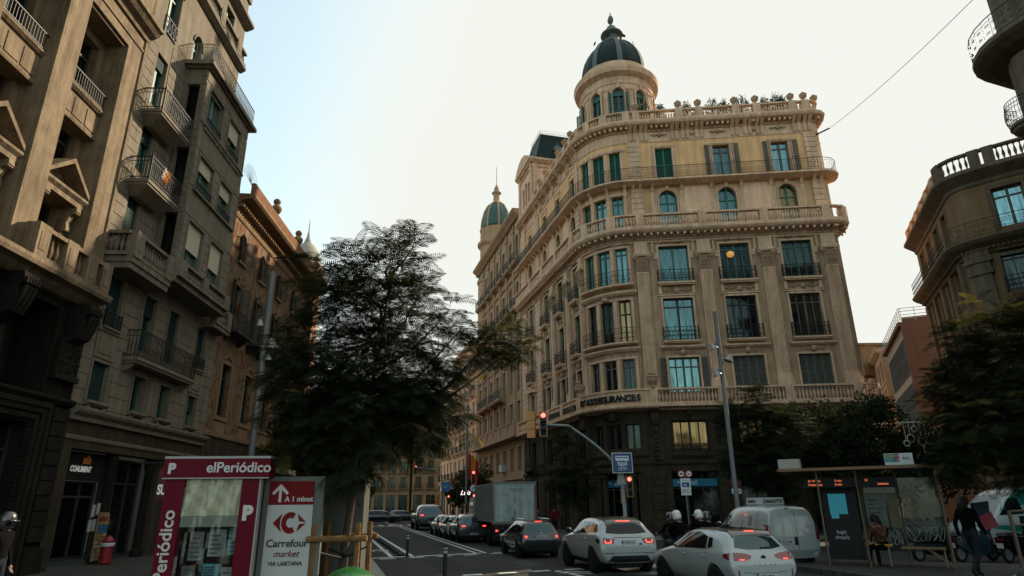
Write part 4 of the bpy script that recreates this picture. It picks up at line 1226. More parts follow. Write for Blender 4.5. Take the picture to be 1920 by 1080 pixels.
m.prism([(-.2, 0), (.2, 0), (.2, .16), (.14, .24), (.10, .16), (.04, .3), (-.02, .16), (-.08, .22), (-.14, .14), (-.2, .2)], -.005, .01)
m.build('flame_emblem', mat('orange_flame', (.5, .17, .03), .6), fs, WM[fs] @ T(.2, -.04, .5))
# poster with snacks, price papers on the glass
PAP = mat('pale_poster', (.30, .32, .30), .6)
for x, z, w, h in ((21.05, 1.55, .16, .35), (21.3, 1.6, .16, .35), (21.0, 1.1, .16, .35), (21.22, 1.12, .16, .35)):
    m = MB(); m.box(-w/2, w/2, -.01, .01, 0, h); tag(m.build('paper_notice', PAP, None, lp.M(x, -.05, z)), 'small white paper notice in the grocery window under the flame sign', 'notice', 'paper notices in the grocery window')
cols = [mat('snack_'+n, c, .5) for n, c in (('brown', (.22, .13, .06)), ('blue', (.02, .12, .25)), ('tan', (.34, .25, .14)), ('red', (.25, .02, .02)))]
m = MB(); rr = random.Random(3)
m.cur = 0; m.box(-.28, .28, 0, .05, 0, 1.45)
for i in range(5):
    for j in range(12):
        m.cur = 1 if 7 <= j <= 8 else (3 if j == 10 and i < 3 else (2 if rr.random() < .6 else 0))
        m.box(-.26+i*.105, -.17+i*.105, -.02-rr.random()*.02, .0, .04+j*.116, .13+j*.116)
tag(m.build('snack_display', cols, None, lp.M(21.55, .05, .22)), 'tall display of snack packets beside the grocery door', 'display stand')
m = MB(); m.lathe([(.14, 0), (.17, .05), (.18, .5), (.2, .52)], (0, 0, 0), 16)
bn = m.build('litter_bin', mat('red_plastic', (.22, .008, .012), .5), None, T(*lp.P(21.3, .45, .15)), smooth=False)
m = MB(); m.lathe([(.19, .52), (.2, .6), (.19, .62)], (0, 0, 0), 16); m.build('band', mat('white_plastic', (.5, .5, .5), .5), bn, WM[bn])
m = MB(); m.lathe([(.19, .62), (.15, .72), (.05, .82), (.001, .84)], (0, 0, 0), 16); m.build('lid', mat('red_plastic', (.22, .008, .012), .5), bn, WM[bn], smooth=True)
tag(bn, 'small red bin with a white band and domed lid by the grocery door', 'bin')
# projecting supermarket sign
REDS = mat('supermarket_red', (.10, .008, .012), .5)
m = MB(); m.box(-.55, .55, -.06, .06, 0, .75)
ss = m.build('hanging_sign', REDS, None, T(*lp.P(16.9, 4.38, 2.0)) @ RZ(R(4)))
tag(ss, 'red hanging supermarket sign with white capitals behind the newspaper kiosk', 'sign')
text('SUPER MARKET', .34, WL2, ss, WM[ss] @ T(.1, -.065, .12), bold=.010, sx=.55)
m = MB(); m.lathe([(.11, -.005), (.11, .005)], (0, 0, 0), 16, M=RX(R(90))); m.build('emblem', WL2, ss, WM[ss] @ T(.05, -.067, .58))
m = MB(); m.tube([(-.55, 0, .9), (-1.2, 0, .9)], .02, 5); m.build('bracket', IRON, ss, WM[ss])

# ---------------------------------------- monumental building nearest the camera
B3 = thing('bank_building', 'tall monumental limestone building with giant piers, a pedimented window and a stone balcony', 'building', lp.M(15, 0, .15))
RD = -.7
piers = [(6.2, 7.0), (9.05, 9.9), (12.0, 12.85), (14.88, 15.72), (17.8, 18.72)]
REC = [(a[1], b[0]) for a, b in zip(piers[:-1], piers[1:])]
m = MB()
for a, b in piers:
    pbox(m, lp, a, b, RD, 0, 8.0, 24.0); pbox(m, lp, a-.07, a, RD, -.12, 8.0, 16.8); pbox(m, lp, b, b+.07, RD, -.12, 8.0, 16.8)
for a, b in REC:
    pbox(m, lp, a-.01, b+.01, RD, -.002, 16.75, 24.0)
    pbox(m, lp, a, b, RD, -.1, 16.65, 16.76)
pbox(m, lp, 18.60, 18.74, -.5, .06, 8.0, 17.6)
m.build('pier', ASH_W, B3, Matrix())
m = MB()
for a, b in REC:
    c = (a+b)/2
    hs = [(c-.62, c+.62, 8.2, 10.4), (c-.7, c+.7, 11.3, 12.95), (c-.7, c+.7, 14.05, 16.3)]
    wallp(m, lp, a, b, 7.9, 16.7, hs, o=RD, rev=.35)
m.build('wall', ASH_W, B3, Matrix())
for a, b in REC:
    m = MB(); c = (a+b)/2
    # apron panels under the upper balcony
    pbox(m, lp, a+.02, b-.02, RD, RD+.32, 13.0, 13.95)
    for i in range(3):
        x = a+.1+(b-a-.2)*i/3; pbox(m, lp, x+.04, x+(b-a-.2)/3-.04, RD+.32, RD+.345, 13.15, 13.75)
    sweep(m, lp, a+.01, b-.01, [(RD, 13.85), (RD+.38, 13.87), (RD+.46, 13.95), (RD+.46, 14.02), (RD, 14.02)])
    sweep(m, lp, a+.01, b-.01, [(RD, 12.95), (RD+.34, 12.95), (RD+.36, 13.02), (RD+.36, 13.06), (RD, 13.06)])
    # aedicule with pediment on scroll consoles
    for sg in (-1, 1):
        x = c+sg*.72
        pbox(m, lp, x-.1, x+.1, RD, RD+.2, 8.2, 10.1)
        m.M = lp.M(x)
        m.prism([(-RD-.0, 10.45), (-RD-.52, 10.45), (-RD-.55, 10.3), (-RD-.38, 10.2), (-RD-.30, 9.95), (-RD-.34, 9.75), (-RD-.2, 9.62), (-RD, 9.6)], -.1, .1, 'x')
        m.tube([(-.11, -RD-.42, 10.32), (.11, -RD-.42, 10.32)], .12, 10); m.tube([(-.11, -RD-.26, 9.74), (.11, -RD-.26, 9.74)], .08, 10)
        m.M = None
    pbox(m, lp, c-.98, c+.98, RD, RD+.5, 10.45, 10.6)
    sweep(m, lp, c-1.02, c+1.02, [(RD, 10.6), (RD+.5, 10.6), (RD+.6, 10.7), (RD+.6, 10.78), (RD, 10.78)])
    m.M = lp.M(c, 0, 10.78)
    for y0, y1, k in ((-RD-.6, -RD, 1.0),):
        for sg in (-1, 1):
            m.prism([(sg*1.02, 0), (sg*1.02, .14), (0, .98), (0, .82)] if sg > 0 else [(0, .82), (0, .98), (-1.02, .14), (-1.02, 0)], y0, y1)
    m.prism([(-.9, .0), (.9, 0), (0, .75)], -RD-.12, -RD)
    m.M = None
    m.build('aedicule', ASH_W, B3, Matrix())
for a, b in REC:
    c = (a+b)/2
    for z, h, w in ((8.2, 2.2, 1.24), (11.3, 1.65, 1.4), (14.05, 2.25, 1.4)):
        window(B3, lp, c, z, w, h, GLASS_D, DARK_W, 2, (.75,), o=RD-.05)
    inst('railing', cached(('r', b-a, 'mon'), lambda: rail_mesh(b-a-.1, .02, .55, 'plain')), B3, lp.M(c, RD+.4, 14.02))
m = MB()
sweep(m, lp, 5, 18.76, [(0, 17.6), (.08, 17.6), (.12, 17.75), (.3, 17.85), (.42, 18.0), (.5, 18.05), (.5, 18.2), (0, 18.25)])
pbox(m, lp, 5, 18.7, -.02, .04, 17.1, 17.2)
# first floor ledge carried on consoles
sweep(m, lp, 5, 18.72, [(-.7, 7.55), (.1, 7.55), (.25, 7.65), (.35, 7.75), (.58, 7.8), (.62, 7.9), (.62, 8.0), (-.7, 8.0)])
m.build('cornice', ASH_W, B3, Matrix())
balustrade(B3, lp, 15.1, 18.5, 8.0, .92, o=.38, th=.26, piers=[15.35, 16.55, 17.55, 18.3], spacing=.2, m=ASH_W)
bl = Path(lp.P(15.1, -.6, 0).xy, R(2.6), 0); bl.line(1.2)
m = MB(); pbox(m, bl, 0, 1.05, -.2, .02, 8.0, 8.9); m.build('balcony_return', ASH_W, B3, Matrix())
balustrade(B3, lp, 9.2, 12.7, 8.0, .92, o=.38, th=.26, piers=[9.4, 10.5, 11.5, 12.5], spacing=.2, m=ASH_W)
m = MB()
for a, b in ((5, 17.75-2.1*0-1.9),):
    wallp(m, lp, 5, 18.72, 4.76, 7.56, [(12.9, 15.0, 4.8, 7.3), (15.75, 17.6, 4.8, 7.3), (9.9, 12.0, 4.8, 7.3)], o=-.12, rev=1.2)
wallp(m, lp, 5, 18.72, 0, 4.76, [(14.2, 17.38, .1, 4.1), (9.5, 12.6, .1, 4.1)], o=-.05, rev=.8)
m.quad(lp.P(18.72, .0, 0), lp.P(18.72, -8, 0), lp.P(18.72, -8, 24), lp.P(18.72, 0, 24))
m.quad(lp.P(5, -.7, 24), lp.P(18.72, -.7, 24), lp.P(18.72, -8, 24), lp.P(5, -8, 24))
m.quad(lp.P(5, -.1, 0), lp.P(5, -8, 0), lp.P(5, -8, 24), lp.P(5, -.1, 24))
m.quad(lp.P(5, -1.3, 4.7), lp.P(18.7, -1.3, 4.7), lp.P(18.7, -1.3, 7.6), lp.P(5, -1.3, 7.6))
m.quad(lp.P(5, -.84, .1), lp.P(18.7, -.84, .1), lp.P(18.7, -.84, 4.2), lp.P(5, -.84, 4.2))
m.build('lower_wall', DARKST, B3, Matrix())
m = MB()
for zr, d in ((0, .0), (.18, .05), (.34, .1)):
    pbox(m, lp, 17.38+zr, 17.38+zr+.14, -.05, .04+d, .1, 4.2+zr); pbox(m, lp, 14.0, 17.52+zr, -.05, .042+d, 4.1+zr, 4.24+zr)
for i in range(34): m.ball(lp.P(17.32, -.1, .4+i*.11), .06, 6)
for i in range(28): m.ball(lp.P(17.3-i*.11, -.1, 4.05), .06, 6)
sweep(m, lp, 5, 18.74, [(-.1, 4.55), (.1, 4.6), (.2, 4.7), (.2, 4.78), (-.1, 4.8)])
# rusticated end pier, plinth
for z in range(9): pbox(m, lp, 18.02, 18.7, -.05, .08, .95+z*.4, 1.32+z*.4)
pbox(m, lp, 17.95, 18.74, -.05, .16, 0, .8)
pbox(m, lp, 17.7, 18.7, -.12, .06, 5.45, 6.5)
for i in range(70):
    m.ball(lp.P(17.75+random.random()*.9, .06, 5.5+random.random()*.95), random.uniform(.03, .07), 5)
pbox(m, lp, 17.65, 18.74, -.12, .12, 5.3, 5.45)
for c in (12.4, 15.35, 18.2):
    m.M = lp.M(c)
    m.prism([(.1, 7.55), (-.5, 7.55), (-.55, 7.3), (-.4, 7.15), (-.42, 6.8), (-.28, 6.5), (.1, 6.3)], -.28, .28, 'x')
    for k in (-.16, 0, .16): m.tube([(k, -.55, 7.2), (k, -.47, 6.85), (k, -.33, 6.5)], .07, 6)
    for k in range(5): m.box(-.26+k*.11, -.19+k*.11, -.6, -.52, 7.25, 7.4)
    m.M = None
m.build('portal_moulding', DARKST, B3, Matrix())
text('54', .4, WL2, B3, lp.M(15.7, .02, 4.0) @ T(0, 0, -.3), name='number', depth=.02)
window(B3, lp, 15.8, .1, 3.1, 4.0, GLASS_D, DARK_W, 3, (.8,), o=-.3, name='portal_door')

# ---------------------------------------- brown building with painted plaster
B4 = thing('painted_building', 'brown building with flaking painted plaster, narrow shuttered windows and a deep eave', 'building', lp.M(35, 0, .15))
m_ = mat('sgraffito_plaster', (0.14, 0.096, 0.060), 0.95, var=0.3, scale=2.2, bump=0.3, col2=(0.205, 0.148, 0.092), streak=.25)
# worn red ornament patches
t = m_.node_tree; p = t.nodes['Principled BSDF']
src = p.inputs['Base Color'].links[0].from_socket
wv = t.nodes.new('ShaderNodeTexNoise'); wv.inputs['Scale'].default_value = 1.5; wv.inputs['Detail'].default_value = 8; wv.inputs['Distortion'].default_value = 2.2
tcx = t.nodes.new('ShaderNodeTexCoord'); mpx = t.nodes.new('ShaderNodeMapping'); mpx.inputs['Scale'].default_value = (1, 1.4, .55)
t.links.new(tcx.outputs['Object'], mpx.inputs['Vector']); t.links.new(mpx.outputs[0], wv.inputs['Vector'])
rp = t.nodes.new('ShaderNodeValToRGB'); rp.color_ramp.elements[0].position = .52; rp.color_ramp.elements[1].position = .56
t.links.new(wv.outputs['Fac'], rp.inputs[0])
mm = t.nodes.new('ShaderNodeMix'); mm.data_type = 'RGBA'; mm.inputs[7].default_value = (.12, .045, .02, 1)
t.links.new(rp.outputs[0], mm.inputs['Factor']); t.links.new(src, mm.inputs[6]); t.links.new(mm.outputs[2], p.inputs['Base Color'])
SGR = m_
BR_ST = mat('brown_stone_trim', (0.24, 0.155, 0.085), 0.9, var=.2, scale=2, bump=.4, streak=.3)
e0, e1 = 28.05, 43.0
CC = [29.6, 32.55, 35.5, 38.45, 41.4]
m = MB()
wallp(m, lp, e0, e1, 4.9, 9.0, [(c-.55, c+.55, 5.75, 8.15) for c in CC])
wallp(m, lp, e0, e1, 9.0, 12.8, [(c-.55, c+.55, 9.6, 12.15) for c in CC])
wallp(m, lp, e0, e1, 12.8, 15.4, [(c-.42, c+.42, 13.35, 14.85, .4) for c in CC])
m.build('wall', SGR, B4, Matrix())
m = MB()
wallp(m, lp, e0, e1, 0, 4.9, [(c-.95, c+.95, .1, 3.9, .6) for c in CC])
courses(m, lp, gaps(e0, e1, [(c-1.0, c+1.0) for c in CC]), .2, 4.8, .45)
m.quad(lp.P(e1, 0, 0), lp.P(e1, -9, 0), lp.P(e1, -9, 16), lp.P(e1, 0, 16))
m.quad(lp.P(e0, -.1, 16.4), lp.P(e1, -.1, 16.4), lp.P(e1, -9, 16.4), lp.P(e0, -9, 16.4))
m.build('ground_floor_wall', STONE_G, B4, Matrix(), fixn=False)
m = MB()
sweep(m, lp, e0, e1, [(0, 15.3), (.05, 15.3), (.1, 15.4), (0, 15.45)])
pbox(m, lp, e0, e1, -.1, .03, 15.4, 16.0)
sweep(m, lp, e0, e1+.3, [(0, 15.95), (.15, 15.97), (.25, 16.1), (.75, 16.2), (.85, 16.3), (.85, 16.42), (0, 16.45)])
u = e0+.1
while u < e1: pbox(m, lp, u, u+.12, .05, .35, 15.8, 15.96); u += .3
sweep(m, lp, e0, e1, [(0, 4.8), (.08, 4.8), (.1, 4.95), (0, 5.0)])
for c in CC:
    lintel(m, lp, c, 1.1, 5.75, 8.15, f=.16, d=.05); pbox(m, lp, c-.75, c+.75, 0, .1, 5.55, 5.72); pbox(m, lp, c-.6, c+.6, 0, .04, 5.0, 5.5)
    for q in (-.5, -.25, 0, .25, .5): m.ball(lp.P(c+q, .03, 8.48+.12*math.cos(q*5)), .12, 6)
    for q in (-.5, 0, .5): m.ball(lp.P(c+q, .03, 12.45+.1*math.cos(q*5)), .12, 6)
    pbox(m, lp, c-.5, c+.5, 0, .12, 13.22, 13.34)
m.build('stone_trim', BR_ST, B4, Matrix())
m = MB(); pbox(m, lp, e0, e1+.3, .62, .8, 16.42, 17.0); u = e0+.05
while u < e1+.2: pbox(m, lp, u, u+.1, .8, .83, 16.45, 16.98); u += .15
m.build('parapet', mat('terracotta', (.24, .12, .065), .9, var=.2, scale=3), B4, Matrix())
for c in CC:
    window(B4, lp, c, 5.75, 1.1, 2.4, GLASS_D, DARK_W, 2, (.75,))
    g = window(B4, lp, c, 9.6, 1.1, 2.55, GLASS_D, DARK_W, 2, ()); shutters(g, 1.1, 2.55, DARK_W, 35, .5)
    g = window(B4, lp, c, 13.35, .84, 1.5, GLASS_D, DARK_W, 2, (), arch=.4); shutters(g, .84, 1.25, DARK_W, 40, .42)
    window(B4, lp, c, .1, 1.9, 3.8, GLASS_D, DARK_W, 3, (.7,), arch=.6)
    b = balcony(B4, lp, c, 9.58, 1.9, .6, 'plain', .95, .08, sm=IRON)
    m = MB()
    for sg in (-.7, -.2, .2, .7): scroll(m, sg, -.25, .16, -.3, 1.2, 1, .012)
    m.build('scroll_bracket', IRON, b, WM[b])
for u in (31.6, 35.9, 40.2):
    q = MB(); q.lathe([(.12, 0), (.2, .06), (.28, .2), (.3, .34), (.22, .46), (.12, .52), (.14, .58), (.2, .68), (.19, .8), (.1, .9)], (0, 0, 0), 12)
    q.build('urn', BR_ST, B4, lp.M(u, .7, 17.0), smooth=True)
# lamp arm fixed under the eave
m = MB(); m.tube([(0, 0, 0), (0, -1.5, .12)], .04, 6); m.box(-.25, .25, -1.9, -1.2, .1, .2); m.build('floodlight_arm', IRON, B4, lp.M(33.6, .2, 15.2))

# next buildings up the left side, mostly hidden by the tree
def simple_block(name, label, path, u0, u1, h, cols, floors, z0=4.5, wm=None, ww=1.1, gm=None, cat='building', depth=9, balc=True, group=None, shop=True, roof=True, top=.9):
    r = thing(name, label, cat, path.M((u0+u1)/2, 0, .15), group)
    fh = (h-z0-.8)/floors; cs = [u0+(u1-u0)*(i+.5)/cols for i in range(cols)]
    m = MB()
    wallp(m, path, u0, u1, 0, z0, [(c-ww*.8, c+ww*.8, .15, z0-.9) for c in cs] if shop else [], rev=.3)
    for f in range(floors):
        z = z0+f*fh; wallp(m, path, u0, u1, z, z+fh, [(c-ww/2, c+ww/2, z+.35, z+fh-.5) for c in cs], rev=.25)
    wallp(m, path, u0, u1, z0+floors*fh, h, [])
    P = path.P
    for a, b in ((P(u0, 0, 0), P(u0, -depth, 0)), (P(u1, 0, 0), P(u1, -depth, 0)), (P(u0, -depth, 0), P(u1, -depth, 0))):
        m.quad((a.x, a.y, 0), (b.x, b.y, 0), (b.x, b.y, h), (a.x, a.y, h))
    m.quad(P(u0, 0, h-.1), P(u1, 0, h-.1), P(u1, -depth, h-.1), P(u0, -depth, h-.1))
    m.build('wall', wm or STONE, r, Matrix())
    m = MB()
    sweep(m, path, u0, u1, [(0, h-.55), (.15, h-.5), (.45, h-.25), (.5, h-.1), (.5, h), (0, h)])
    sweep(m, path, u0, u1, [(0, z0-.2), (.2, z0-.1), (.25, z0+.05), (0, z0+.1)])
    for f in range(floors):
        for c in cs: lintel(m, path, c, ww, z0+f*fh+.35, z0+(f+1)*fh-.5, f=.14, d=.06)
        if f: sweep(m, path, u0, u1, [(0, z0+f*fh), (.08, z0+f*fh), (.08, z0+f*fh+.1), (0, z0+f*fh+.12)])
    m.build('cornice', wm or STONE, r, Matrix())
    for f in range(floors):
        for c in cs:
            window(r, path, c, z0+f*fh+.35, ww, fh-.85, gm or GLASS_D, DARK_W, 2, (.8,))
            if balc: balcony(r, path, c, z0+f*fh+.33, ww+.4, .4, 'plain', .85, .14, sm=wm or STONE)
    if shop:
        for c in cs: window(r, path, c, .15, ww*1.6, z0-1.05, GLASS_D, DARK_W, 2, (.75,), name='shopfront')
    return r, fh, cs
fp = Path((-17.5, 46), R(104), 0); fp.line(60)
simple_block('apartment_building', 'pale stone building just past the brown one, mostly hidden behind the big tree', fp, 2, 16, 19, 5, 5, wm=PANEL_P)
simple_block('apartment_building', 'taller stone building second past the brown one, glimpsed through the big tree', fp, 16.5, 32, 23, 5, 6, wm=STONE_D)
# domed tower beyond the roofs
DT = thing('domed_tower', 'distant pale domed turret with a thin spire above the brown roof', 'tower', T(-24.4, 70, 0))
m = MB(); m.lathe([(2.0, 0), (2.0, 27.5), (2.15, 27.7), (2.15, 28), (1.95, 28.1)], (0, 0, 0), 24); m.build('drum', STONE, DT, WM[DT], angle=30)
m = MB(); m.lathe([(1.95, 28.1), (1.9, 28.8), (1.7, 29.7), (1.35, 30.5), (.9, 31.2), (.5, 31.5), (.42, 31.7), (.2, 32.3), (.08, 33.0), (.02, 34.8)], (0, 0, 0), 24); m.build('dome', mat('pale_tile', (.30, .27, .22), .8, var=.2, scale=2), DT, WM[DT], angle=35)
# ============================================================ buildings on the right and the far street
OLIVE = mat('brown_render', (0.215, 0.14, 0.075), 0.9, var=.15, scale=.8, streak=.2)
OLST = mat('grey_brown_stone', (0.15, 0.12, 0.08), 0.9, var=.2, scale=1.3, bump=.3, streak=.35)
_c = Vector((22.49, 30.0)); azs = R(22)
sdv = Vector((math.sin(azs), math.cos(azs)))
_c = _c + Vector((.55, 0))
far = _c + sdv*9.4
rp_ = Path(far, R(-90-22), 0); rp_.line(8.8).arc(1.2, R(66)).arc(14, R(46)).line(8)
B5 = thing('rounded_building', 'dark brown rounded corner building on the right with a pierced stone roof balustrade', 'building', rp_.M(13, 0, .15))
r0, r1 = 0, 33
SW = [1.2, 3.2, 5.3, 7.3]; FW = [11.6, 15.3, 19.1, 23.0]
FL = [(4.9, 8.1), (8.5, 11.6), (12.4, 15.0), (16.2, 18.4)]
ZR1 = {'h': [(3.9, 7.2), (7.7, 10.2), (11.2, 13.3), (14.7, 16.8)]}
m = MB()
lv = [(0, 3.6), (3.6, 7.4), (7.4, 11.0), (11.0, 14.1), (14.1, 18.0)]
hz = [(.2, 3.2), (4.3, 6.9), (7.9, 10.4), (11.25, 13.35), (14.5, 16.6)]
for (za, zb), (ha, hb) in zip(lv, hz):
    wallp(m, rp_, r0, r1, za, zb, [(c-.42, c+.42, ha, hb) for c in SW] + [(c-.95, c+.95, ha, hb) if ha < 14 else (c-.62, c+.62, ha, hb) for c in FW], rev=.4)
m.build('wall', OLIVE, B5, Matrix())
m = MB()
for c in (.1, 2.2, 4.2, 6.3, 8.4): pbox(m, rp_, c-.25, c+.25, 0, .18, 3.6, 13.4)
for c in (9.8, 13.45, 17.2, 21.0):
    pbox(m, rp_, c-.4, c+.4, 0, .22, 3.6, 13.0); pbox(m, rp_, c-.5, c+.5, 0, .32, 12.3, 12.5); pbox(m, rp_, c-.55, c+.55, 0, .38, 12.9, 13.1); pbox(m, rp_, c-.46, c+.46, 0, .3, 12.5, 12.9)
    pbox(m, rp_, c-.5, c+.5, 0, .3, 13.1, 13.6)
sweep(m, rp_, r0, r1, [(0, 13.35), (.12, 13.35), (.2, 13.5), (.3, 13.62), (.65, 13.8), (.8, 13.95), (.8, 14.07), (0, 14.1)])
u = .1
while u < r1-1: pbox(m, rp_, u, u+.1, .2, .36, 13.5, 13.62, step=1); u += .2
sweep(m, rp_, r0, r1, [(0, 17.0), (.06, 17.0), (.1, 17.1), (.1, 17.2), (.3, 17.35), (.5, 17.5), (.62, 17.6), (.62, 17.75), (.1, 17.8), (0, 17.82)])
sweep(m, rp_, r0, r1, [(0, 7.1), (.2, 7.2), (.4, 7.35), (.4, 7.45), (0, 7.5)])
for c in SW:
    lintel(m, rp_, c, .84, 14.3, 16.6, f=.16)
for c in FW:
    lintel(m, rp_, c, 1.24, 14.3, 16.6, f=.2, d=.05); lintel(m, rp_, c, 1.9, 11.25, 13.1, f=.12)
    lintel(m, rp_, c, 1.9, 7.9, 10.4, f=.14)
    pts = [(-1.3, 10.65), (-1.0, 10.65), (-.6, 10.8), (0, 10.95), (.6, 10.8), (1.0, 10.65), (1.3, 10.65)]
    m.M = rp_.M(c); m.prism(pts + [(x, z+.1) for x, z in pts[::-1]], -.16, 0); m.M = None
m.build('stone_trim', OLST, B5, Matrix())
balustrade(B5, rp_, 8.7, r1, 17.78, 1.0, o=.25, piers=[9.0, 10.7, 11.3, 14.1, 14.9, 17.6, 18.4, 21.2], spacing=.22, m=OLST)
balustrade(B5, rp_, 0.1, 8.5, 17.78, .8, o=.25, piers=[.5, 2.0, 3.5, 5, 6.5, 8], spacing=.3, m=STONE)
for c in SW:
    for ha, hb in hz: window(B5, rp_, c, ha, .84, hb-ha, GLASS_D, DARK_W, 2, (.75,))
for i, c in enumerate(FW):
    for (ha, hb) in hz:
        w = 1.9 if ha < 14 else 1.24
        window(B5, rp_, c, ha, w, hb-ha, GLASS if ha > 14 or (ha > 11 and i > 0) else GLASS_D, GREY_W, 4 if w > 1.5 else 2, (.78,))
    inst('railing', cached(('r', 2.0, 'r1'), lambda: rail_mesh(2.0, .15, .75, 'scroll')), B5, rp_.M(c, .05, 11.25))
    inst('railing', cached(('r', 2.0, 'r1'), lambda: rail_mesh(2.0, .15, .75, 'scroll')), B5, rp_.M(c, .05, 7.9))
r = MB(); rail_path(r, rp_, .1, r1-1, .7, 14.09, .85, 'scroll', .4); r.build('railing', IRON, B5, Matrix())
m = MB(); a, b = rp_.P(0, 0, 0), rp_.P(r1, 0, 0)
m.quad((a.x, a.y, 0), (b.x, b.y, 0), (b.x, b.y, 17.9), (a.x, a.y, 17.9))
pts = [rp_.P(u, 0, 0) for u in rp_.samples(0, r1, .8)]; m.poly([(p.x, p.y, 17.8) for p in pts])
m.build('rear_wall', OLIVE, B5, Matrix(), fixn=False)

# near building whose round balconies cut the top right corner
B6 = thing('balconied_building', 'shadowed building at the upper right with round iron-railed balconies', 'building', T(20, 15, .15))
ks = Path((18.6, 23.5), R(-110), 0)      # facade facing left, then a rounded corner
_e = Vector((18.0, 18.6))
_a0, _a1 = R(-160), R(-84); _k = (_a1-_a0)/1.5
_st2 = _e - Vector(((math.sin(_a1)-math.sin(_a0))/_k, -(math.cos(_a1)-math.cos(_a0))/_k)) - 4*Vector((math.cos(_a0), math.sin(_a0)))
ks = Path(_st2, _a0, -5.5); ks.line(4).arc(1.5, _a1-_a0).arc(2.6, R(50)).line(12)
m = MB()
k1 = 14.0
for za, zb, ha, hb in ((0, 3.8, .2, 3.3), (3.8, 7.6, 4.2, 6.9), (7.6, 10.8, 8.0, 10.3), (10.8, 13.8, 11.3, 13.2), (13.8, 17.0, 14.0, 16.0), (17.0, 21.5, 17.2, 19.6)):
    wallp(m, ks, -5.5, k1, za, zb, [(c-.5, c+.5, ha, hb) for c in (1.3, 4.4, 7.2, 10.0)], rev=.3)
a, b = ks.P(-5.5, 0, 0), ks.P(k1, 0, 0); c_ = Vector((32, 22, 0))
for p, q in ((a, c_), (c_, b)): m.quad((p.x, p.y, 0), (q.x, q.y, 0), (q.x, q.y, 21.5), (p.x, p.y, 21.5))
pts = [ks.P(u, 0, 0) for u in ks.samples(-5.5, k1, .6)]; m.poly([(p.x, p.y, 21.5) for p in pts] + [(c_.x, c_.y, 21.5)])
m.build('wall', OLST, B6, Matrix(), fixn=False)
m = MB()
for z in (7.5, 13.3, 21.2): sweep(m, ks, -5.5, k1, [(0, z), (.1, z), (.25, z+.12), (.25, z+.25), (0, z+.3)])
for u in (.1, 2.7, 5.8, 8.6): pbox(m, ks, u-.25, u+.25, 0, .2, 7.8, 16.6)
for c in (1.3, 4.4, 7.2, 10.0):
    for ha, hb in ((8.0, 10.3), (11.3, 13.2), (14.0, 16.0)): lintel(m, ks, c, 1.0, ha, hb, f=.14, d=.06)
m.build('stone_trim', OLST, B6, Matrix())
for c in (1.3, 4.4, 7.2, 10.0):
    for ha, hb in ((4.2, 6.9), (8.0, 10.3), (11.3, 13.2), (14.0, 16.0), (17.2, 19.6)):
        window(B6, ks, c, ha, 1.0, hb-ha, GLASS_D, DARK_W, 2, (.75,))
def round_balcony(parent, path, u, z, r, sx=1.0, h=.85):
    M = path.M(u, 0, z); mb = MB(); N = 20
    arc = lambda k, dz: [(k*r*sx*math.cos(math.pi*(1+i/N)), k*r*math.sin(math.pi*(1+i/N)), dz) for i in range(N+1)]
    mb.M = M; lay = [(1.0, 0), (1.03, -.06), (1.03, -.12), (.93, -.16), (.9, -.26), (.7, -.34), (.4, -.42)]
    rows = [mb.vs(arc(k, dz)) for k, dz in lay]
    for a, b in zip(rows[:-1], rows[1:]):
        for i in range(N): mb.fc((a+i, a+i+1, b+i+1, b+i))
    mb.fc([rows[0]+i for i in range(N+1)]); mb.fc([rows[-1]+i for i in range(N+1)][::-1]); mb.M = None
    b = mb.build('balcony', OLST, parent, Matrix())
    mb = MB(); mb.M = M; top = arc(1.0, 0)
    bul = lambda i, t: Vector(top[i])*1.0 + Vector((top[i][0], top[i][1], 0))*(.12*math.sin(math.pi*(1-t)**1.4)) + Vector((0, 0, t*h))
    for t_ in (0.05, .8, 1.0): mb.tube([bul(i, t_) for i in range(N+1)], .015, 4)
    for i in range(0, N+1):
        mb.tube([bul(i, t_/6) for t_ in range(7)], .009, 3)
        if i < N:
            for t_, rr_ in ((.3, .085), (.6, .07)):
                p = (bul(i, t_)+bul(i+1, t_))/2; tn = (bul(i+1, t_)-bul(i, t_)).normalized()
                mb.tube([p+tn*rr_*r*math.cos(q*.9)*(1-.1*q)+Vector((0, 0, rr_*r*math.sin(q*.9)*(1-.1*q)*1.3)) for q in range(8)], .008, 3)
    mb.M = None; mb.build('railing', IRON, b, Matrix())
m = MB(); sweep(m, ks, -5, 14, [(0, 16.75), (.5, 16.85), (.85, 17.0), (.98, 17.1), (.98, 17.26), (0, 17.26)]); m.build('balcony', OLST, B6, Matrix())
r = MB(); rail_path(r, ks, -5, 13.9, .93, 17.26, .9, 'scroll', .22); r.build('railing', IRON, B6, Matrix())
round_balcony(B6, ks, -.3, 14.1, .62, 1.0, .85)
round_balcony(B6, ks, 3.4, 14.1, .62, 1.0, .85)
round_balcony(B6, ks, 1.2, 20.2, 1.3, 1.0, .95)

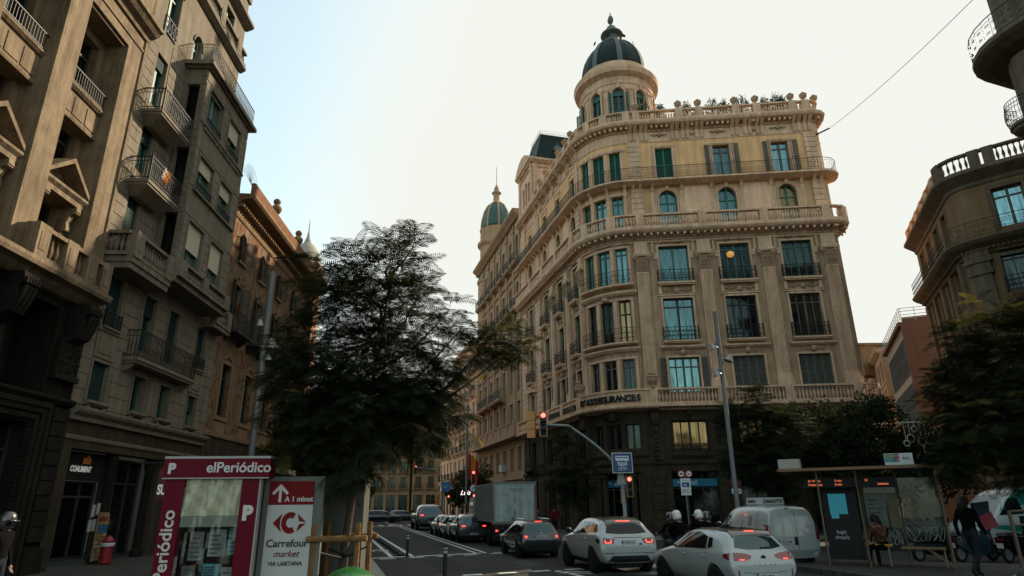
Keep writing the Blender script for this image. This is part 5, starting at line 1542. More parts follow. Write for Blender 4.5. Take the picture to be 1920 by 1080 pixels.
# buildings down the side street between the two corners
PINK = mat('salmon_render', (.14, .08, .056), .9, var=.1, scale=1, streak=.12)
GREYP = mat('pale_grey_render', (.30, .27, .22), .9, var=.1, scale=1, streak=.15)
kp = Path((37.2, 62.0), R(-90-24), 0); kp.line(13.0)
def slab_building(name, label, path, L, h, depth, wm, m2=None):
    r = thing(name, label, 'building', path.M(L/2, 0, .15))
    return r
B7 = thing('salmon_apartment_block', 'salmon apartment block with rows of tall dark louvred shutters and a rooftop rail', 'building', kp.M(6, 0, .15))
m = MB(); wallp(m, kp, 0, 13, 0, 15.6, []);
e_ = Path(kp.P(13, 0, 0).xy, R(-114+90), 0); e_.line(9)
m.build('street_wall', GREYP, B7, Matrix())
m = MB(); wallp(m, e_, 0, 9, 0, 16.0, []); m.quad(kp.P(0, 0, 15.6), kp.P(13, 0, 15.6), kp.P(13, -9, 15.6), kp.P(0, -9, 15.6)); m.build('end_wall', PINK, B7, Matrix())
m = MB(); pbox(m, kp, 0, 13, 0, .35, 15.3, 15.62); pbox(m, kp, 12.7, 13.02, .0, .12, 0, 15.3); m.build('eave', PINK, B7, Matrix())
for z in (4.3, 7.9, 11.5):
    for i in range(9):
        window(B7, kp, 1.45+i*1.32, z, 1.3, 2.9, GLASS_D, DARK_W, 2, ()); g = inst('shutter', cached(('s', .62, 2.9, 'dw'), lambda: shutter_mesh(.62, 2.9, DARK_W)), B7, kp.M(.8+i*1.32, .06, z)); inst('shutter', g.data, B7, kp.M(.8+i*1.32+.64, .06, z))
r = MB()
for zz in (.3, .6, .9, 1.15): r.tube([kp.P(0, .1, 15.6+zz), kp.P(13, .1, 15.6+zz), kp.P(13, -5, 15.6+zz)], .025, 4)
for i in range(12): r.tube([kp.P(i*13/11, .1, 15.6), kp.P(i*13/11, .1, 16.8)], .025, 4)
for i in range(5): r.tube([kp.P(13, -i, 15.6), kp.P(13, -i, 16.8)], .025, 4)
r.build('railing', mat('white_rail', (.4, .38, .33), .6), B7, Matrix())
kp2 = Path((45.5, 81.5), R(-90-24), 0); kp2.line(20)
simple_block('stone_building', 'terraced ochre stone building beyond the salmon block with a balustraded roof', kp2, 2.0, 20, 16.5, 7, 4, wm=STONE_D, balc=False, shop=False)
B8 = thing('penthouse_block', 'pale distant block with a flat roof between the corner building and the salmon block', 'building', T(50, 95, 0))
m = MB(); m.box(44, 62, 92, 104, 0, 23.5); m.build('wall', GREYP, B8, Matrix())
m = MB(); m.box(43.6, 62.4, 91.6, 104.4, 23.5, 23.9)
for i in range(6): m.box(45+i*2.8, 46.4+i*2.8, 91.95, 92.05, 20.4, 22.2)
m.build('roof_slab', LEAD, B8, Matrix())
m = MB(); m.box(39.2, 41.2, 70, 72, 15, 18.4); m.box(39.0, 41.4, 69.8, 72.2, 18.4, 18.6)
tag(m.build('rooftop_stair_hut', BR_ST, None, T(0, 0, 0)), 'small brown rooftop stair hut beside the salmon block', 'hut')

# ---- building with the domed turret beyond the corner building on the same street
np_ = Path(_E + _s*32.6, R(-74.5), 0); np_.line(18.2)
B9 = thing('turreted_building', 'long warm stone building down the street with curved balconies and a ribbed green dome', 'building', np_.M(9, 0, .15))
L9 = 18.15
cs9 = [1.6, 4.0, 6.6, 9.2, 11.8, 14.4, 16.9]
lv9 = [(0, 3.9, .2, 3.4), (3.9, 7.2, 4.5, 6.45), (7.2, 10.9, 8.6, 10.4), (10.9, 14.6, 11.3, 13.8), (14.6, 18.4, 15.1, 17.6), (18.4, 22.2, 18.9, 21.4), (22.2, 27.8, 23.3, 26.2)]
m = MB()
for za, zb, ha, hb in lv9:
    wallp(m, np_, 0, L9, za, zb, [(c-.5, c+.5, ha, hb) + ((.48,) if za > 18 else ()) for c in cs9], rev=.3)
a, b = np_.P(0, 0, 0), np_.P(0, -9, 0)
m.quad((a.x, a.y, 0), (b.x, b.y, 0), (b.x, b.y, 28.3), (a.x, a.y, 28.3))
m.quad(np_.P(0, 0, 28.3), np_.P(L9, 0, 28.3), np_.P(L9, -9, 28.3), np_.P(0, -9, 28.3))
m.build('wall', mat('warm_stone', (.42, .29, .185), .9, var=.15, scale=1.3, bump=.3, streak=.25), B9, Matrix())
WS9 = MATS['warm_stone']
m = MB()
sweep(m, np_, -.2, L9-.3, [(0, 27.8), (.1, 27.8), (.3, 28.0), (.6, 28.2), (.75, 28.35), (.75, 28.55), (0, 28.6)])
u = 0
while u < L9-.5: pbox(m, np_, u, u+.12, .1, .4, 27.7, 27.95); u += .36
for z in (14.4, 22.0, 3.7): sweep(m, np_, 0, L9, [(0, z), (.1, z), (.2, z+.1), (.2, z+.2), (0, z+.25)])
for c in cs9:
    for za, zb, ha, hb in lv9[1:]: lintel(m, np_, c, 1.0, ha, hb, f=.16, d=.07)
for c in (.35, 2.8, 5.3, 7.9, 10.5, 13.1, 15.7, 17.8):
    pbox(m, np_, c-.22, c+.22, 0, .14, 7.9, 27.7); pbox(m, np_, c-.32, c+.32, 0, .22, 26.8, 27.3)
m.build('moulding', WS9, B9, Matrix())
for i, c in enumerate(cs9):
    for j, (za, zb, ha, hb) in enumerate(lv9):
        window(B9, np_, c, ha, 1.0, hb-ha, GLASS_D, DARK_W, 2, (.7,), arch=.48 if za > 18 else None)
        if j in (5, 6): balcony(B9, np_, c, ha-.02, 1.8, .55, 'plain', .85, .25, sm=WS9)
        if j in (3, 4) and i in (1, 3, 5): pass
for c in (3.0*1.0+2.3, 10.5): balcony(B9, np_, c, 11.25, 4.6, .75, 'plain', .9, .25, sm=WS9)
for c in (4.0, 9.2, 14.4):
    q = Path(np_.P(c-1.1, .05, 0).xy, R(-74.5-50), 0); q.arc(2.6, R(100))
    m = MB(); sweep(m, q, 0, 2.6, [(-.3, 14.75), (.1, 14.85), (.2, 15.0), (.2, 15.1), (-.4, 15.1)]); m.build('balcony', WS9, B9, Matrix())
    balustrade(B9, q, .05, 2.55, 15.1, .85, o=.08, piers=[], spacing=.2, m=WS9)
m = MB(); pbox(m, np_, 0, L9, 0, .9, 7.2, 7.55); m.build('balcony', WS9, B9, Matrix())
balustrade(B9, np_, 0.1, L9-.1, 7.55, .95, o=.72, piers=[.4, 2.8, 5.3, 7.9, 10.5, 13.1, 15.7, 17.9], solid=[(0, 20)], m=WS9)
# shop awning
m = MB(); m.prism([(0, 3.9), (-1.3, 3.3), (-1.3, 3.1), (0, 3.3)], 0, 4.4, 'x')
ob = m.build('awning', mat('black_awning', (.015, .015, .015), .7), B9, np_.M(9.0, .0, 0))
m = MB(); m.box(.1, 4.3, -1.33, -1.31, 3.12, 3.2); m.build('valance', WHITE_L, ob, WM[ob])
m = MB(); m.box(-.4, .4, -.45, 0, 0, .6); m.lathe([(.22, -.46), (.22, -.455)], (0, 0, .3), 12, M=RX(R(90))) if False else None
ac = m.build('air_conditioner', mat('white_metal', (.45, .44, .42), .5), B9, np_.M(11.7, .0, 4.6))
# turret
dc = np_.P(1.2, -1.9, 0)
m = MB(); m.lathe([(2.2, 20), (2.2, 26.5), (2.35, 26.6), (2.35, 26.9), (2.0, 27.0), (2.0, 31.2), (2.3, 31.4), (2.35, 31.7), (2.0, 31.9), (2.0, 33.3), (2.1, 33.5), (1.9, 33.6)], (dc.x, dc.y, 0), 24)
m.build('turret', WS9, B9, Matrix(), angle=30)
DG = mat('green_tiled_dome', (.02, .075, .06), .45, var=.3, scale=6)
m = MB(); m.lathe([(1.85, 33.5), (1.85, 34.1), (1.73, 35.0), (1.45, 36.0), (1.05, 36.8), (.5, 37.3)], (dc.x, dc.y, 0), 32); dm = m.build('dome', DG, B9, Matrix(), smooth=True)
m = MB()
for k in range(8):
    a = R(k*45+10); m.tube([(dc.x+r_*math.cos(a), dc.y+r_*math.sin(a), z_) for r_, z_ in ((1.88, 33.5), (1.88, 34.1), (1.76, 35.0), (1.48, 36.05), (1.07, 36.85), (.5, 37.35))], .13, 6)
m.build('rib', WS9, dm, Matrix())
m = MB(); m.lathe([(.7, 37.2), (.55, 37.4), (.42, 37.6), (.40, 38.5), (.6, 38.7), (.6, 38.8), (.3, 39.0), (.34, 39.3), (.12, 39.8), (.04, 40.0), (.03, 42.4), (.01, 42.5)], (dc.x, dc.y, 0), 16); m.build('lantern', WS9, B9, Matrix(), angle=35)
for k in range(8):
    a = R(k*45-10); M = T(dc.x, dc.y, 28.2) @ RZ(a) @ T(0, -1.86, 0)
    window(B9, M, 0, 0, .9, 2.4, GLASS_D, DARK_W, 2, (.7,))
# ---- more blocks where the street goes on
fr = Path(_E + _s*58, R(-74.5), 0); fr.line(25)
simple_block('apartment_building', 'lower pale stone building where the street bends, behind the traffic lights', fr, 0, 10, 18, 4, 4, wm=PANEL_P, ww=1.2)
simple_block('apartment_building', 'tall stone building just past the green-domed one, its roof lower than the dome', fr, 10.5, 24.5, 20.5, 5, 5, wm=STONE, ww=1.0)
fx = Path((-34, 128), R(-4), 0); fx.line(60)
simple_block('apartment_building', 'far stone building closing the street on the left of the vista', fx, 0, 14, 20, 6, 5, wm=BR_ST)
simple_block('apartment_building', 'far stone building closing the street on the right of the vista', fx, 14.5, 29, 23, 6, 6, wm=BR_ST)
# electric wire crossing from the corner building to the balconied one
def wire(a, b, sag, label, r=.012):
    a, b = Vector(a), Vector(b); m = MB()
    m.tube([a+(b-a)*t/30-Vector((0, 0, sag*4*(t/30)*(1-t/30))) for t in range(31)], r, 4)
    tag(m.build('cable', IRON, None, Matrix()), label, 'cable')
hk = mp.P(11.75, .9, 25.1)
m = MB(); m.tube([mp.P(11.6, 0, 25.0), hk], .05, 6); m.build('cable_bracket', IRON, B1, Matrix())
wire(hk, (17.2, 18.1, 19.3), .25, 'thin cable crossing the white sky to the upper right', .016)
wire(mp.P(11.6, .35, 24.2), (-1.5, 30, 11.5), .7, 'thin cable slanting across the front of the corner building', .008)

# ============================================================ ground
def structure(mb, name, m, fixn=False):
    o = mb.build(name, m, None, Matrix(), fixn=fixn); o['kind'] = 'structure'; return o
ASPH = mat('asphalt', (.033, .034, .031), .85, var=.22, scale=.9, bump=.25, bscale=60, streak=0)
m = MB(); m.quad((-900, -300, 0), (900, -300, 0), (900, 1500, 0), (-900, 1500, 0)); structure(m, 'road', ASPH)
PAVE = mat('pavement_slabs', (.06, .057, .05), .85, var=.25, scale=1.2, bump=.2, bscale=30, brick=(.4, .4, .012, .45))
KERB = mat('granite_kerb', (.26, .25, .22), .8, var=.2, scale=6, bump=.2)
kd = Vector((math.sin(R(-15.3)), math.cos(R(-15.3))))       # direction of the street
kn = Vector((kd.y, -kd.x))
def kpt(s_, o_=0): p = Vector((-3.61, 18.63))+kd*s_+kn*o_; return p
def pavement(pts, name='pavement', h=.14):
    m = MB(); m.prism([(p[0], p[1]) for p in pts], -.05, h, 'z'); return structure(m, name, PAVE, True)
pavement([kpt(-60, -.3), kpt(110, -.3), kpt(110, -22), (-60, 80), (-60, -40)])
m = MB()
for i in range(-45, 110):
    a, b = kpt(i*1.0+.01, 0), kpt(i*1.0+.99, 0); c, d = kpt(i*1.0+.99, -.3), kpt(i*1.0+.01, -.3)
    m.prism([a, b, c, d], -.05, .145+.002*((i*7) % 3), 'z')
structure(m, 'kerb', KERB, True)
# pavement round the corner building
cpts = [mp.P(u, 3.1, 0).xy for u in mp.samples(U0-60, UR+9, .8)]
back = [(60, 44), (60, 140), (-20, 140)]
pavement([tuple(p) for p in cpts] + [(60, 60), (40, 110), (-5, 120)])
m = MB()
us = [U0-60+i*.9 for i in range(int((UR+9-U0+60)/.9))]
for u in us:
    a, b, c, d = mp.P(u+.01, 3.36, 0), mp.P(u+.89, 3.36, 0), mp.P(u+.89, 3.1, 0), mp.P(u+.01, 3.1, 0)
    m.prism([a.xy, b.xy, c.xy, d.xy], -.05, .145, 'z')
structure(m, 'kerb', KERB, True)
# island with the bus shelter
isl = [(7.4, 19.6), (8.3, 16.2), (16, 13.2), (26, 9.5), (26, 12), (14.5, 18.2), (9.8, 20.4)]
m = MB(); m.prism(isl, -.05, .14, 'z'); structure(m, 'traffic_island', PAVE, True)
pavement([(24, 30), (40, 8), (60, 0), (60, 60), (36, 60)])
PAINT = mat('road_paint', (.52, .52, .48), .7, var=.25, scale=9)
RUB = mat('rubber_black', (.012, .012, .012), .7)
def stripe(pts, w, name='lane_marking', z=.004, mt=None, dash=None):
    m = MB(); pts = [Vector(p) for p in pts]
    for a, b in zip(pts[:-1], pts[1:]):
        d = (b-a).normalized(); n = Vector((-d.y, d.x))*w/2; L = (b-a).length; s_ = 0
        segs = [(0, L)] if not dash else [(x*sum(dash), min(L, x*sum(dash)+dash[0])) for x in range(int(L/sum(dash))+1)]
        for s0, s1 in segs:
            if s1-s0 < .05: continue
            p, q = a+d*s0, a+d*s1
            m.quad((p.x-n.x, p.y-n.y, z), (q.x-n.x, q.y-n.y, z), (q.x+n.x, q.y+n.y, z), (p.x+n.x, p.y+n.y, z))
    structure(m, name, mt or PAINT)
def g(x0, y0, s_, e_): return (x0+kd.x*s_, y0+kd.y*s_)
bx = (-3.74, 25.19)
stripe([bx, g(*bx, 0, 0), g(*bx, 75, 0)], .16); stripe([(bx[0]-.75*1.0, bx[1]-.1), g(bx[0]-.62, bx[1]-.2, 75, 0)], .16)
r0_ = (-1.12, 26.7); ld = Vector((math.sin(R(-14.8)), math.cos(R(-14.8))))
stripe([r0_, (r0_[0]+ld.x*70, r0_[1]+ld.y*70)], .12); stripe([(r0_[0]-.35, r0_[1]-.1), (r0_[0]-.35+ld.x*70, r0_[1]-.1+ld.y*70)], .12)
stripe([(-5.25, 24.6), (-4.05, 25.3)], .28, 'stop_line'); stripe([(-3.65, 25.35), (-1.3, 26.72)], .28, 'stop_line')
stripe([(r0_[0]+.3, r0_[1]+.15), (.2, 27.4)], .25, 'stop_line')
for i in range(5): stripe([(-4.75+i*.95, 24.2+i*.5), (-4.25+i*.95, 24.47+i*.5)], .25, 'crossing_marking')
for i in range(9): stripe([(-2.35+i*.95, 18.15+i*.42), (-1.85+i*.95, 18.37+i*.42)], .24, 'crossing_marking')
stripe([(1.1, 19.3), (5.2, 18.6)], .16); stripe([(1.2, 18.9), (5.0, 18.2)], .12)
stripe([(1.2, 19.6), (1.9, 17.6)], .14)
# cyclist and arrow painted in the cycle lane
m = MB()
cy = Vector((-5.75, 28.6))
for a in range(2):
    ctr = cy+kn*(-.28+.56*a)
    ring = [ctr+(kn*math.cos(t)*.2+kd*math.sin(t)*.55) for t in [i*math.pi/6 for i in range(12)]]
    inn = [ctr+(kn*math.cos(t)*.13+kd*math.sin(t)*.40) for t in [i*math.pi/6 for i in range(12)]]
    for i in range(12):
        j = (i+1) % 12; m.quad((*ring[i], .004), (*ring[j], .004), (*inn[j], .004), (*inn[i], .004))
for p_, q_ in (((-.28, 0), (0, .5)), ((0, .5), (.28, 0)), ((-.1, .9), (.15, .5)), ((-.28, 0), (.1, .1))):
    a, b = cy+kn*p_[0]+kd*p_[1], cy+kn*q_[0]+kd*q_[1]; d = (b-a).normalized(); n = Vector((-d.y, d.x))*.04
    m.quad((*(a-n), .005), (*(b-n), .005), (*(b+n), .005), (*(a+n), .005))
structure(m, 'cycle_symbol', PAINT)
# zebra crossing far down the street
for i in range(9):
    a = kpt(44, .5+i*.9); b = kpt(47, .5+i*.9); stripe([a, b], .45, 'crossing_marking')
stripe([kpt(42, .2), kpt(42, 9)], .4, 'stop_line'); stripe([kpt(52, .2), kpt(52, 14)], .3, 'stop_line')
# rubber humps that fence the cycle lane
hm = MB(); hm.lathe([(.15, 0), (.14, .05), (.09, .09), (.001, .10)], (0, 0, 0), 10); hme = hm.mesh('lane_divider', RUB, True)
for i in range(26):
    p = Vector(g(bx[0]-.36, bx[1]-.1, .8+i*1.35, 0))
    o = inst('lane_divider', hme, None, T(p.x, p.y, .004) @ RZ(R(15.3)) @ SC(1, 2.2, 1))
    tag(o, 'low black rubber hump fencing the cycle lane', 'lane divider', 'rubber humps along the cycle lane')
# bollards
def bollard(x, y, label):
    m = MB(); m.lathe([(.055, 0), (.055, .78), (.045, .8), (.001, .81)], (0, 0, 0), 12)
    b = m.build('bollard', mat('bollard_black', (.012, .012, .013), .5), None, T(x, y, 0), angle=40)
    m = MB(); m.lathe([(.057, .60), (.057, .66)], (0, 0, 0), 12); m.lathe([(.057, .70), (.057, .74)], (0, 0, 0), 12)
    m.build('reflective_band', mat('band_white', (.4, .4, .38), .5), b, WM[b]); tag(b, label, 'bollard')
bollard(-1.81, 17.9, 'nearest slim black bollard with pale bands, in front of the dashed crossing')
bollard(-4.0, 25.5, 'farther slim black bollard at the end of the cycle lane divider')
for i, (x, y, a, w, l) in enumerate([(-2.3, 22.2, -15, .9, 3.2), (.4, 21.8, -14, .7, 2.0), (-3.0, 31, -15, 1.1, 6), (5.5, 24.5, 60, .8, 3), (-1.2, 20.2, 70, .5, 2.4), (2.2, 16.0, -20, 1.2, 2.2), (-5.6, 40, -15, .8, 7)]):
    m = MB(); m.M = T(x, y, 0) @ RZ(-R(a)); m.quad((-w/2, -l/2, .0025), (w/2, -l/2, .0025), (w/2, l/2, .0025), (-w/2, l/2, .0025)); m.M = None
    structure(m, 'asphalt_patch', mat('asphalt_patch_%d' % (i % 2), ((.030, .030, .029), (.055, .054, .050))[i % 2], .9, var=.25, scale=3, bump=.3, bscale=60))
# manhole
m = MB(); m.lathe([(.3, .003), (.3, .006)], (1.2, 21, 0), 24); structure(m, 'manhole_cover', IRON)
# ============================================================ trees
BARK = mat('bark', (.065, .05, .035), .95, var=.3, scale=8, bump=.6)
def leafmat(name, col, tr=.35, var=.4):
    if name in MATS: return MATS[name]
    m = mat(name, col, .8, var=var, scale=1.2, spec=.12)
    t = m.node_tree; p = t.nodes['Principled BSDF']; out = [n for n in t.nodes if n.type == 'OUTPUT_MATERIAL'][0]
    tl = t.nodes.new('ShaderNodeBsdfTranslucent'); tl.inputs['Color'].default_value = (col[0]*2.6, col[1]*2.1, col[2]*1.2, 1)
    mxs = t.nodes.new('ShaderNodeMixShader'); mxs.inputs[0].default_value = tr
    t.links.new(p.outputs[0], mxs.inputs[1]); t.links.new(tl.outputs[0], mxs.inputs[2]); t.links.new(mxs.outputs[0], out.inputs['Surface'])
    return m
FERN = leafmat('fern_leaf', (.014, .021, .008), .22)
FERN_Y = leafmat('yellow_backlit_leaf', (.10, .085, .022), .4)  # yellow leaves; on feathery trees the colour paints in a backlit glow
PLANE = leafmat('plane_leaf', (.03, .034, .012), .3)
SMALL = leafmat('small_leaf', (.015, .022, .011), .25)
def frond(mb, base, d, up, L, rnd, pairs=13, droop=.5, fine=True):
    """one long feathery compound leaf"""
    side = d.cross(up).normalized(); pts = []; p = base.copy(); dd = d.copy(); n = 7
    for i in range(n+1):
        pts.append(p.copy()); dd = (dd - Vector((0, 0, droop/n))).normalized(); p = p + dd*(L/n)
    def at(t):
        t *= n; i = min(int(t), n-1); return pts[i].lerp(pts[i+1], t-i), (pts[i+1]-pts[i]).normalized()
    for i in range(n):
        a, b = pts[i], pts[i+1]; w = side*.005
        mb.quad(a-w, a+w, b+w, b-w)
    for k in range(pairs):
        t = .12+.86*(k+.5)/pairs; c, tn = at(t)
        pl = L*.36*math.sin(math.pi*min(.93, t*.78+.2))**.7
        for sg in (-1, 1):
            q = (side*sg*.88+tn*.48+Vector((0, 0, -.12*rnd.random()))).normalized()
            w = tn*(L*.021 if fine else L*.035)
            e = c+q*pl-Vector((0, 0, pl*.12)); mid = c+q*pl*.5
            mb.poly([c, mid+w, e, mid-w])
def tree(name, label, cat, trunk, blobs, leafm, kind='frond', dens=1.0, L=.42, seed=1, tr=.09, group=None, m2=None, arms=2, per=6, topthin=None):
    rnd = random.Random(seed)
    base = Vector(trunk[0]); root = thing(name, label, cat, T(*base), group)
    tb = MB(); tpts = [Vector(p) for p in trunk]
    fork = tpts[-1]
    tb.tube(tpts, [tr*(1.25 if i == 0 else 1-.35*i/len(tpts)) for i in range(len(tpts))], 9)
    lf = MB()
    hi = max(blobs, key=lambda b: b[2]); top = Vector(((hi[0]+fork.x)/2, (hi[1]+fork.y)/2, hi[2]-.3))
    tb.tube([fork, fork.lerp(top, .5)+Vector((.06, 0, 0)), top], [tr*.62, tr*.4, tr*.15], 7)
    ctr = sum((Vector(b[:3]) for b in blobs), Vector())/len(blobs)
    for bx_, by_, bz_, br in blobs:
        c = Vector((bx_, by_, bz_))
        hd = math.hypot(c.x-fork.x, c.y-fork.y)
        zs_ = max(fork.z, min(c.z-hd*.75-.2, top.z-.4)); tt = (zs_-fork.z)/max(.01, top.z-fork.z)
        st_ = fork.lerp(top, tt); mid = st_.lerp(c, .5)+Vector((rnd.uniform(-.12, .12), rnd.uniform(-.12, .12), -.10*(c-st_).length))
        lp_ = [st_, st_.lerp(mid, .55), mid, mid.lerp(c, .55)+Vector((0, 0, -.03)), c]
        tb.tube(lp_, [tr*.5, tr*.42, tr*.32, tr*.22, tr*.13], 6)
        n = int(22*dens*br**2.2)+3; LL = L
        if topthin and bz_ > topthin: n = max(3, int(n*.42)); LL = L*1.3
        for i in range(n):
            v = Vector((rnd.gauss(0, 1), rnd.gauss(0, 1), rnd.gauss(0, .9))).normalized()*br*(rnd.random()**.45)
            p = c+v
            tb.tube([c+v*.02, c+v*.5+Vector((0, 0, -.03)), p], [tr*.1, tr*.07, .006], 4)
            out = (p-ctr).normalized()*.6+v.normalized()*.6
            k = per
            for q in range(k):
                a = q*2*math.pi/k+rnd.random()
                d = (Vector((math.cos(a), math.sin(a), rnd.uniform(-.1, .7)))+out*.7).normalized()
                yl = m2 is not None and rnd.random() < m2[1](p)
                lf.cur = 1 if yl else 0
                if kind == 'frond': frond(lf, p, d, Vector((0, 0, 1)), LL*rnd.uniform(.7, 1.15), rnd, 12, rnd.uniform(.5, 1.3))
                else:
                    for z in range(5):
                        s_ = L*rnd.uniform(.6, 1.2); o_ = p+d*rnd.uniform(.1, 1)*.45+Vector((rnd.uniform(-.2, .2), rnd.uniform(-.2, .2), rnd.uniform(-.2, .2)))
                        e = d.cross(Vector((rnd.uniform(-1, 1), rnd.uniform(-1, 1), rnd.uniform(-1, 1)))).normalized(); f = (d+Vector((rnd.uniform(-1, 1), rnd.uniform(-1, 1), rnd.uniform(-1, .4)))).normalized()
                        lf.poly([o_, o_+f*s_*.5+e*s_*.35, o_+f*s_, o_+f*s_*.5-e*s_*.35])
    tb.build('trunk', BARK, root, Matrix(), smooth=True, fixn=False)
    lf.build('crown', [leafm, m2[0]] if m2 else leafm, root, Matrix(), fixn=False)
    return root
main_blobs = [(-2.24, 11.0, 6.15, 0.6), (-3.44, 11.2, 6.05, 0.5), (-2.87, 11.0, 5.27, 0.95), (-1.94, 11.3, 5.15, 0.85), (-3.33, 10.8, 4.06, 0.95), (-2.3, 11.0, 3.9, 1.15), (-1.35, 11.2, 4.12, 0.7), (-3.4, 10.7, 3.05, 0.75), (-2.47, 10.6, 2.9, 0.85), (-1.62, 11.3, 3.19, 0.65), (-2.95, 10.6, 2.55, 0.35), (-0.95, 11.4, 4.9, 0.25), (-0.35, 11.3, 4.75, 0.45), (0.02, 11.2, 4.5, 0.3), (-0.6, 11.3, 4.4, .35), (-1.0, 11.5, 3.3, 0.35), (-3.8, 10.8, 4.54, 0.4), (-1.2, 11.5, 5.3, 0.2), (-1.87, 11.1, 6.4, 0.25), (-2.5, 11.0, 4.6, 1.0), (-2.95, 10.9, 3.6, 1.0), (-1.9, 11.1, 3.5, .85), (-2.75, 10.9, 5.9, .55), (-2.2, 10.8, 5.5, .7)]
tree('street_tree', 'young feathery-leaved street tree in front of the shops, its branch reaching over the road', 'tree',
     [(-2.73, 10.9, .1), (-2.72, 10.92, 1.1), (-2.65, 10.95, 2.1), (-2.6, 11.0, 2.9)], main_blobs, FERN, dens=3.4, L=.42, seed=4, tr=.075,
     topthin=4.85, m2=(FERN_Y, lambda p: .10 if p.x > -.75 else .012))
tree('street_tree', 'dark feathery tree at the right edge, in front of the rounded building', 'tree',
     [(11.2, 14.3, .1), (11.15, 14.2, 1.5), (11.1, 14.1, 3.0)],
     [(10.95, 14.0, 5.7, 0.5), (10.24, 14.2, 5.2, 0.5), (11.27, 14.0, 4.93, 1.0), (10.3, 14.3, 4.27, 0.8), (9.8, 14.5, 4.32, 0.35), (10.4, 13.8, 3.4, 1.0), (9.6, 14.2, 3.1, 0.6), (10.8, 13.6, 2.9, .7), (12.08, 14.0, 5.4, .9), (12.04, 14.0, 3.85, 1.1), (9.9, 14.3, 2.9, .8), (11.2, 13.9, 2.6, .9), (10.9, 14.1, 4.2, 1.1), (9.75, 14.4, 3.7, .55)], FERN, dens=3.2, L=.45, seed=9, tr=.09,
     m2=(FERN_Y, lambda p: .5 if (p.z > 5.4 and p.x < 11.3) else .05))
tree('street_tree', 'dark feathery tree in front of the bank windows, behind the white van', 'tree',
     [(10.9, 28.2, .1), (10.85, 28.1, 2), (10.8, 28.0, 3.0)],
     [(10.77, 28.0, 6.0, 0.7), (9.66, 28.0, 4.88, .9), (11.18, 28.0, 4.6, 1.3), (10.32, 28.0, 3.4, 1.1), (12.1, 28.3, 4.89, .9), (9.4, 28.0, 3.5, 0.6), (12.0, 28.3, 3.6, .8), (13.0, 28.3, 4.0, .8), (10.9, 28, 2.8, 1.0), (13.2, 28.4, 3.0, .7)], FERN, dens=1.9, L=.7, seed=12, tr=.12)
tree('street_tree', 'dark small-leaved tree behind the bus shelter, between the corner building and the side street', 'tree',
     [(16.3, 31.2, .1), (16.3, 31.2, 2), (16.4, 31.2, 3.0)],
     [(15.3, 31.0, 5.0, 1.2), (17.2, 31.5, 5.5, 1.2), (16.1, 31.0, 4.0, 1.3), (18.3, 31.5, 4.5, 1.1), (19.6, 31.5, 4.2, 1.1), (18.0, 31.2, 3.0, 1.2), (20.5, 31.5, 3.2, 1.2), (14.6, 31.0, 3.6, 1.0), (18.4, 31.8, 6.0, 0.6)], SMALL, 'small', dens=2.2, L=.2, seed=13, tr=.14)
tree('street_tree', 'slim dark tree against the side facade of the corner building, above the black estate car', 'tree',
     [(2.75, 32.6, .1), (2.75, 32.6, 1.2), (2.75, 32.7, 2.0)],
     [(2.9, 33.0, 4.1, .8), (2.3, 33.0, 3.2, .9), (3.3, 33.0, 3.0, .9), (2.8, 33.0, 2.4, .8), (2.6, 33.0, 4.8, .4)], FERN, dens=2.0, L=.6, seed=15, tr=.08)
yl = lambda p: .25
for i, (s_, o_, h, r_, lab) in enumerate([(6.5, -2.2, 5.4, 1.25, 'leafy plane tree on the left pavement, nearest behind the feathery tree'), (15, -2.0, 6.0, 1.4, 'leafy plane tree on the left pavement, second from the feathery tree'), (25, -1.8, 7.0, 1.7, 'leafy plane tree on the left pavement, third from the feathery tree'), (37, -1.6, 8.5, 2.0, 'tall plane tree far up the left pavement beside the distant blue road sign'), (52, -1.5, 9.0, 2.2, 'farthest plane tree up the left pavement')]):
    p = kpt(s_, o_); rn = random.Random(i)
    bl_ = [(p.x+rn.uniform(-1, 1)*r_*.8, p.y+rn.uniform(-1, 1)*r_*.8, h*(.42+.5*k/7), r_*(.65+.3*math.sin(math.pi*(k+1)/8))) for k in range(8)]
    tree('plane_tree', lab, 'tree', [(p.x, p.y, .1), (p.x, p.y, h*.25), (p.x+.1, p.y, h*.45)], bl_, PLANE, 'small', dens=2.0/r_+.4, L=.34, seed=20+i, tr=.13, m2=(FERN_Y, yl))
for i, (s_, o_, h, r_) in enumerate([(40, 11.4, 5, 1.1), (48, 11.4, 5.5, 1.2)]):
    p = kpt(s_, o_); rn = random.Random(i+50)
    bl_ = [(p.x+rn.uniform(-1, 1)*r_*.6, p.y+rn.uniform(-1, 1)*r_*.6, h*(.45+.5*k/5), r_*.8) for k in range(5)]
    tree('plane_tree', ['small kerbside tree beyond the truck, nearer of the two', 'small kerbside tree beyond the truck, farther of the two'][i], 'tree', [(p.x, p.y, .1), (p.x, p.y, h*.4)], bl_, PLANE, 'small', dens=.9, L=.25, seed=40+i, tr=.08)
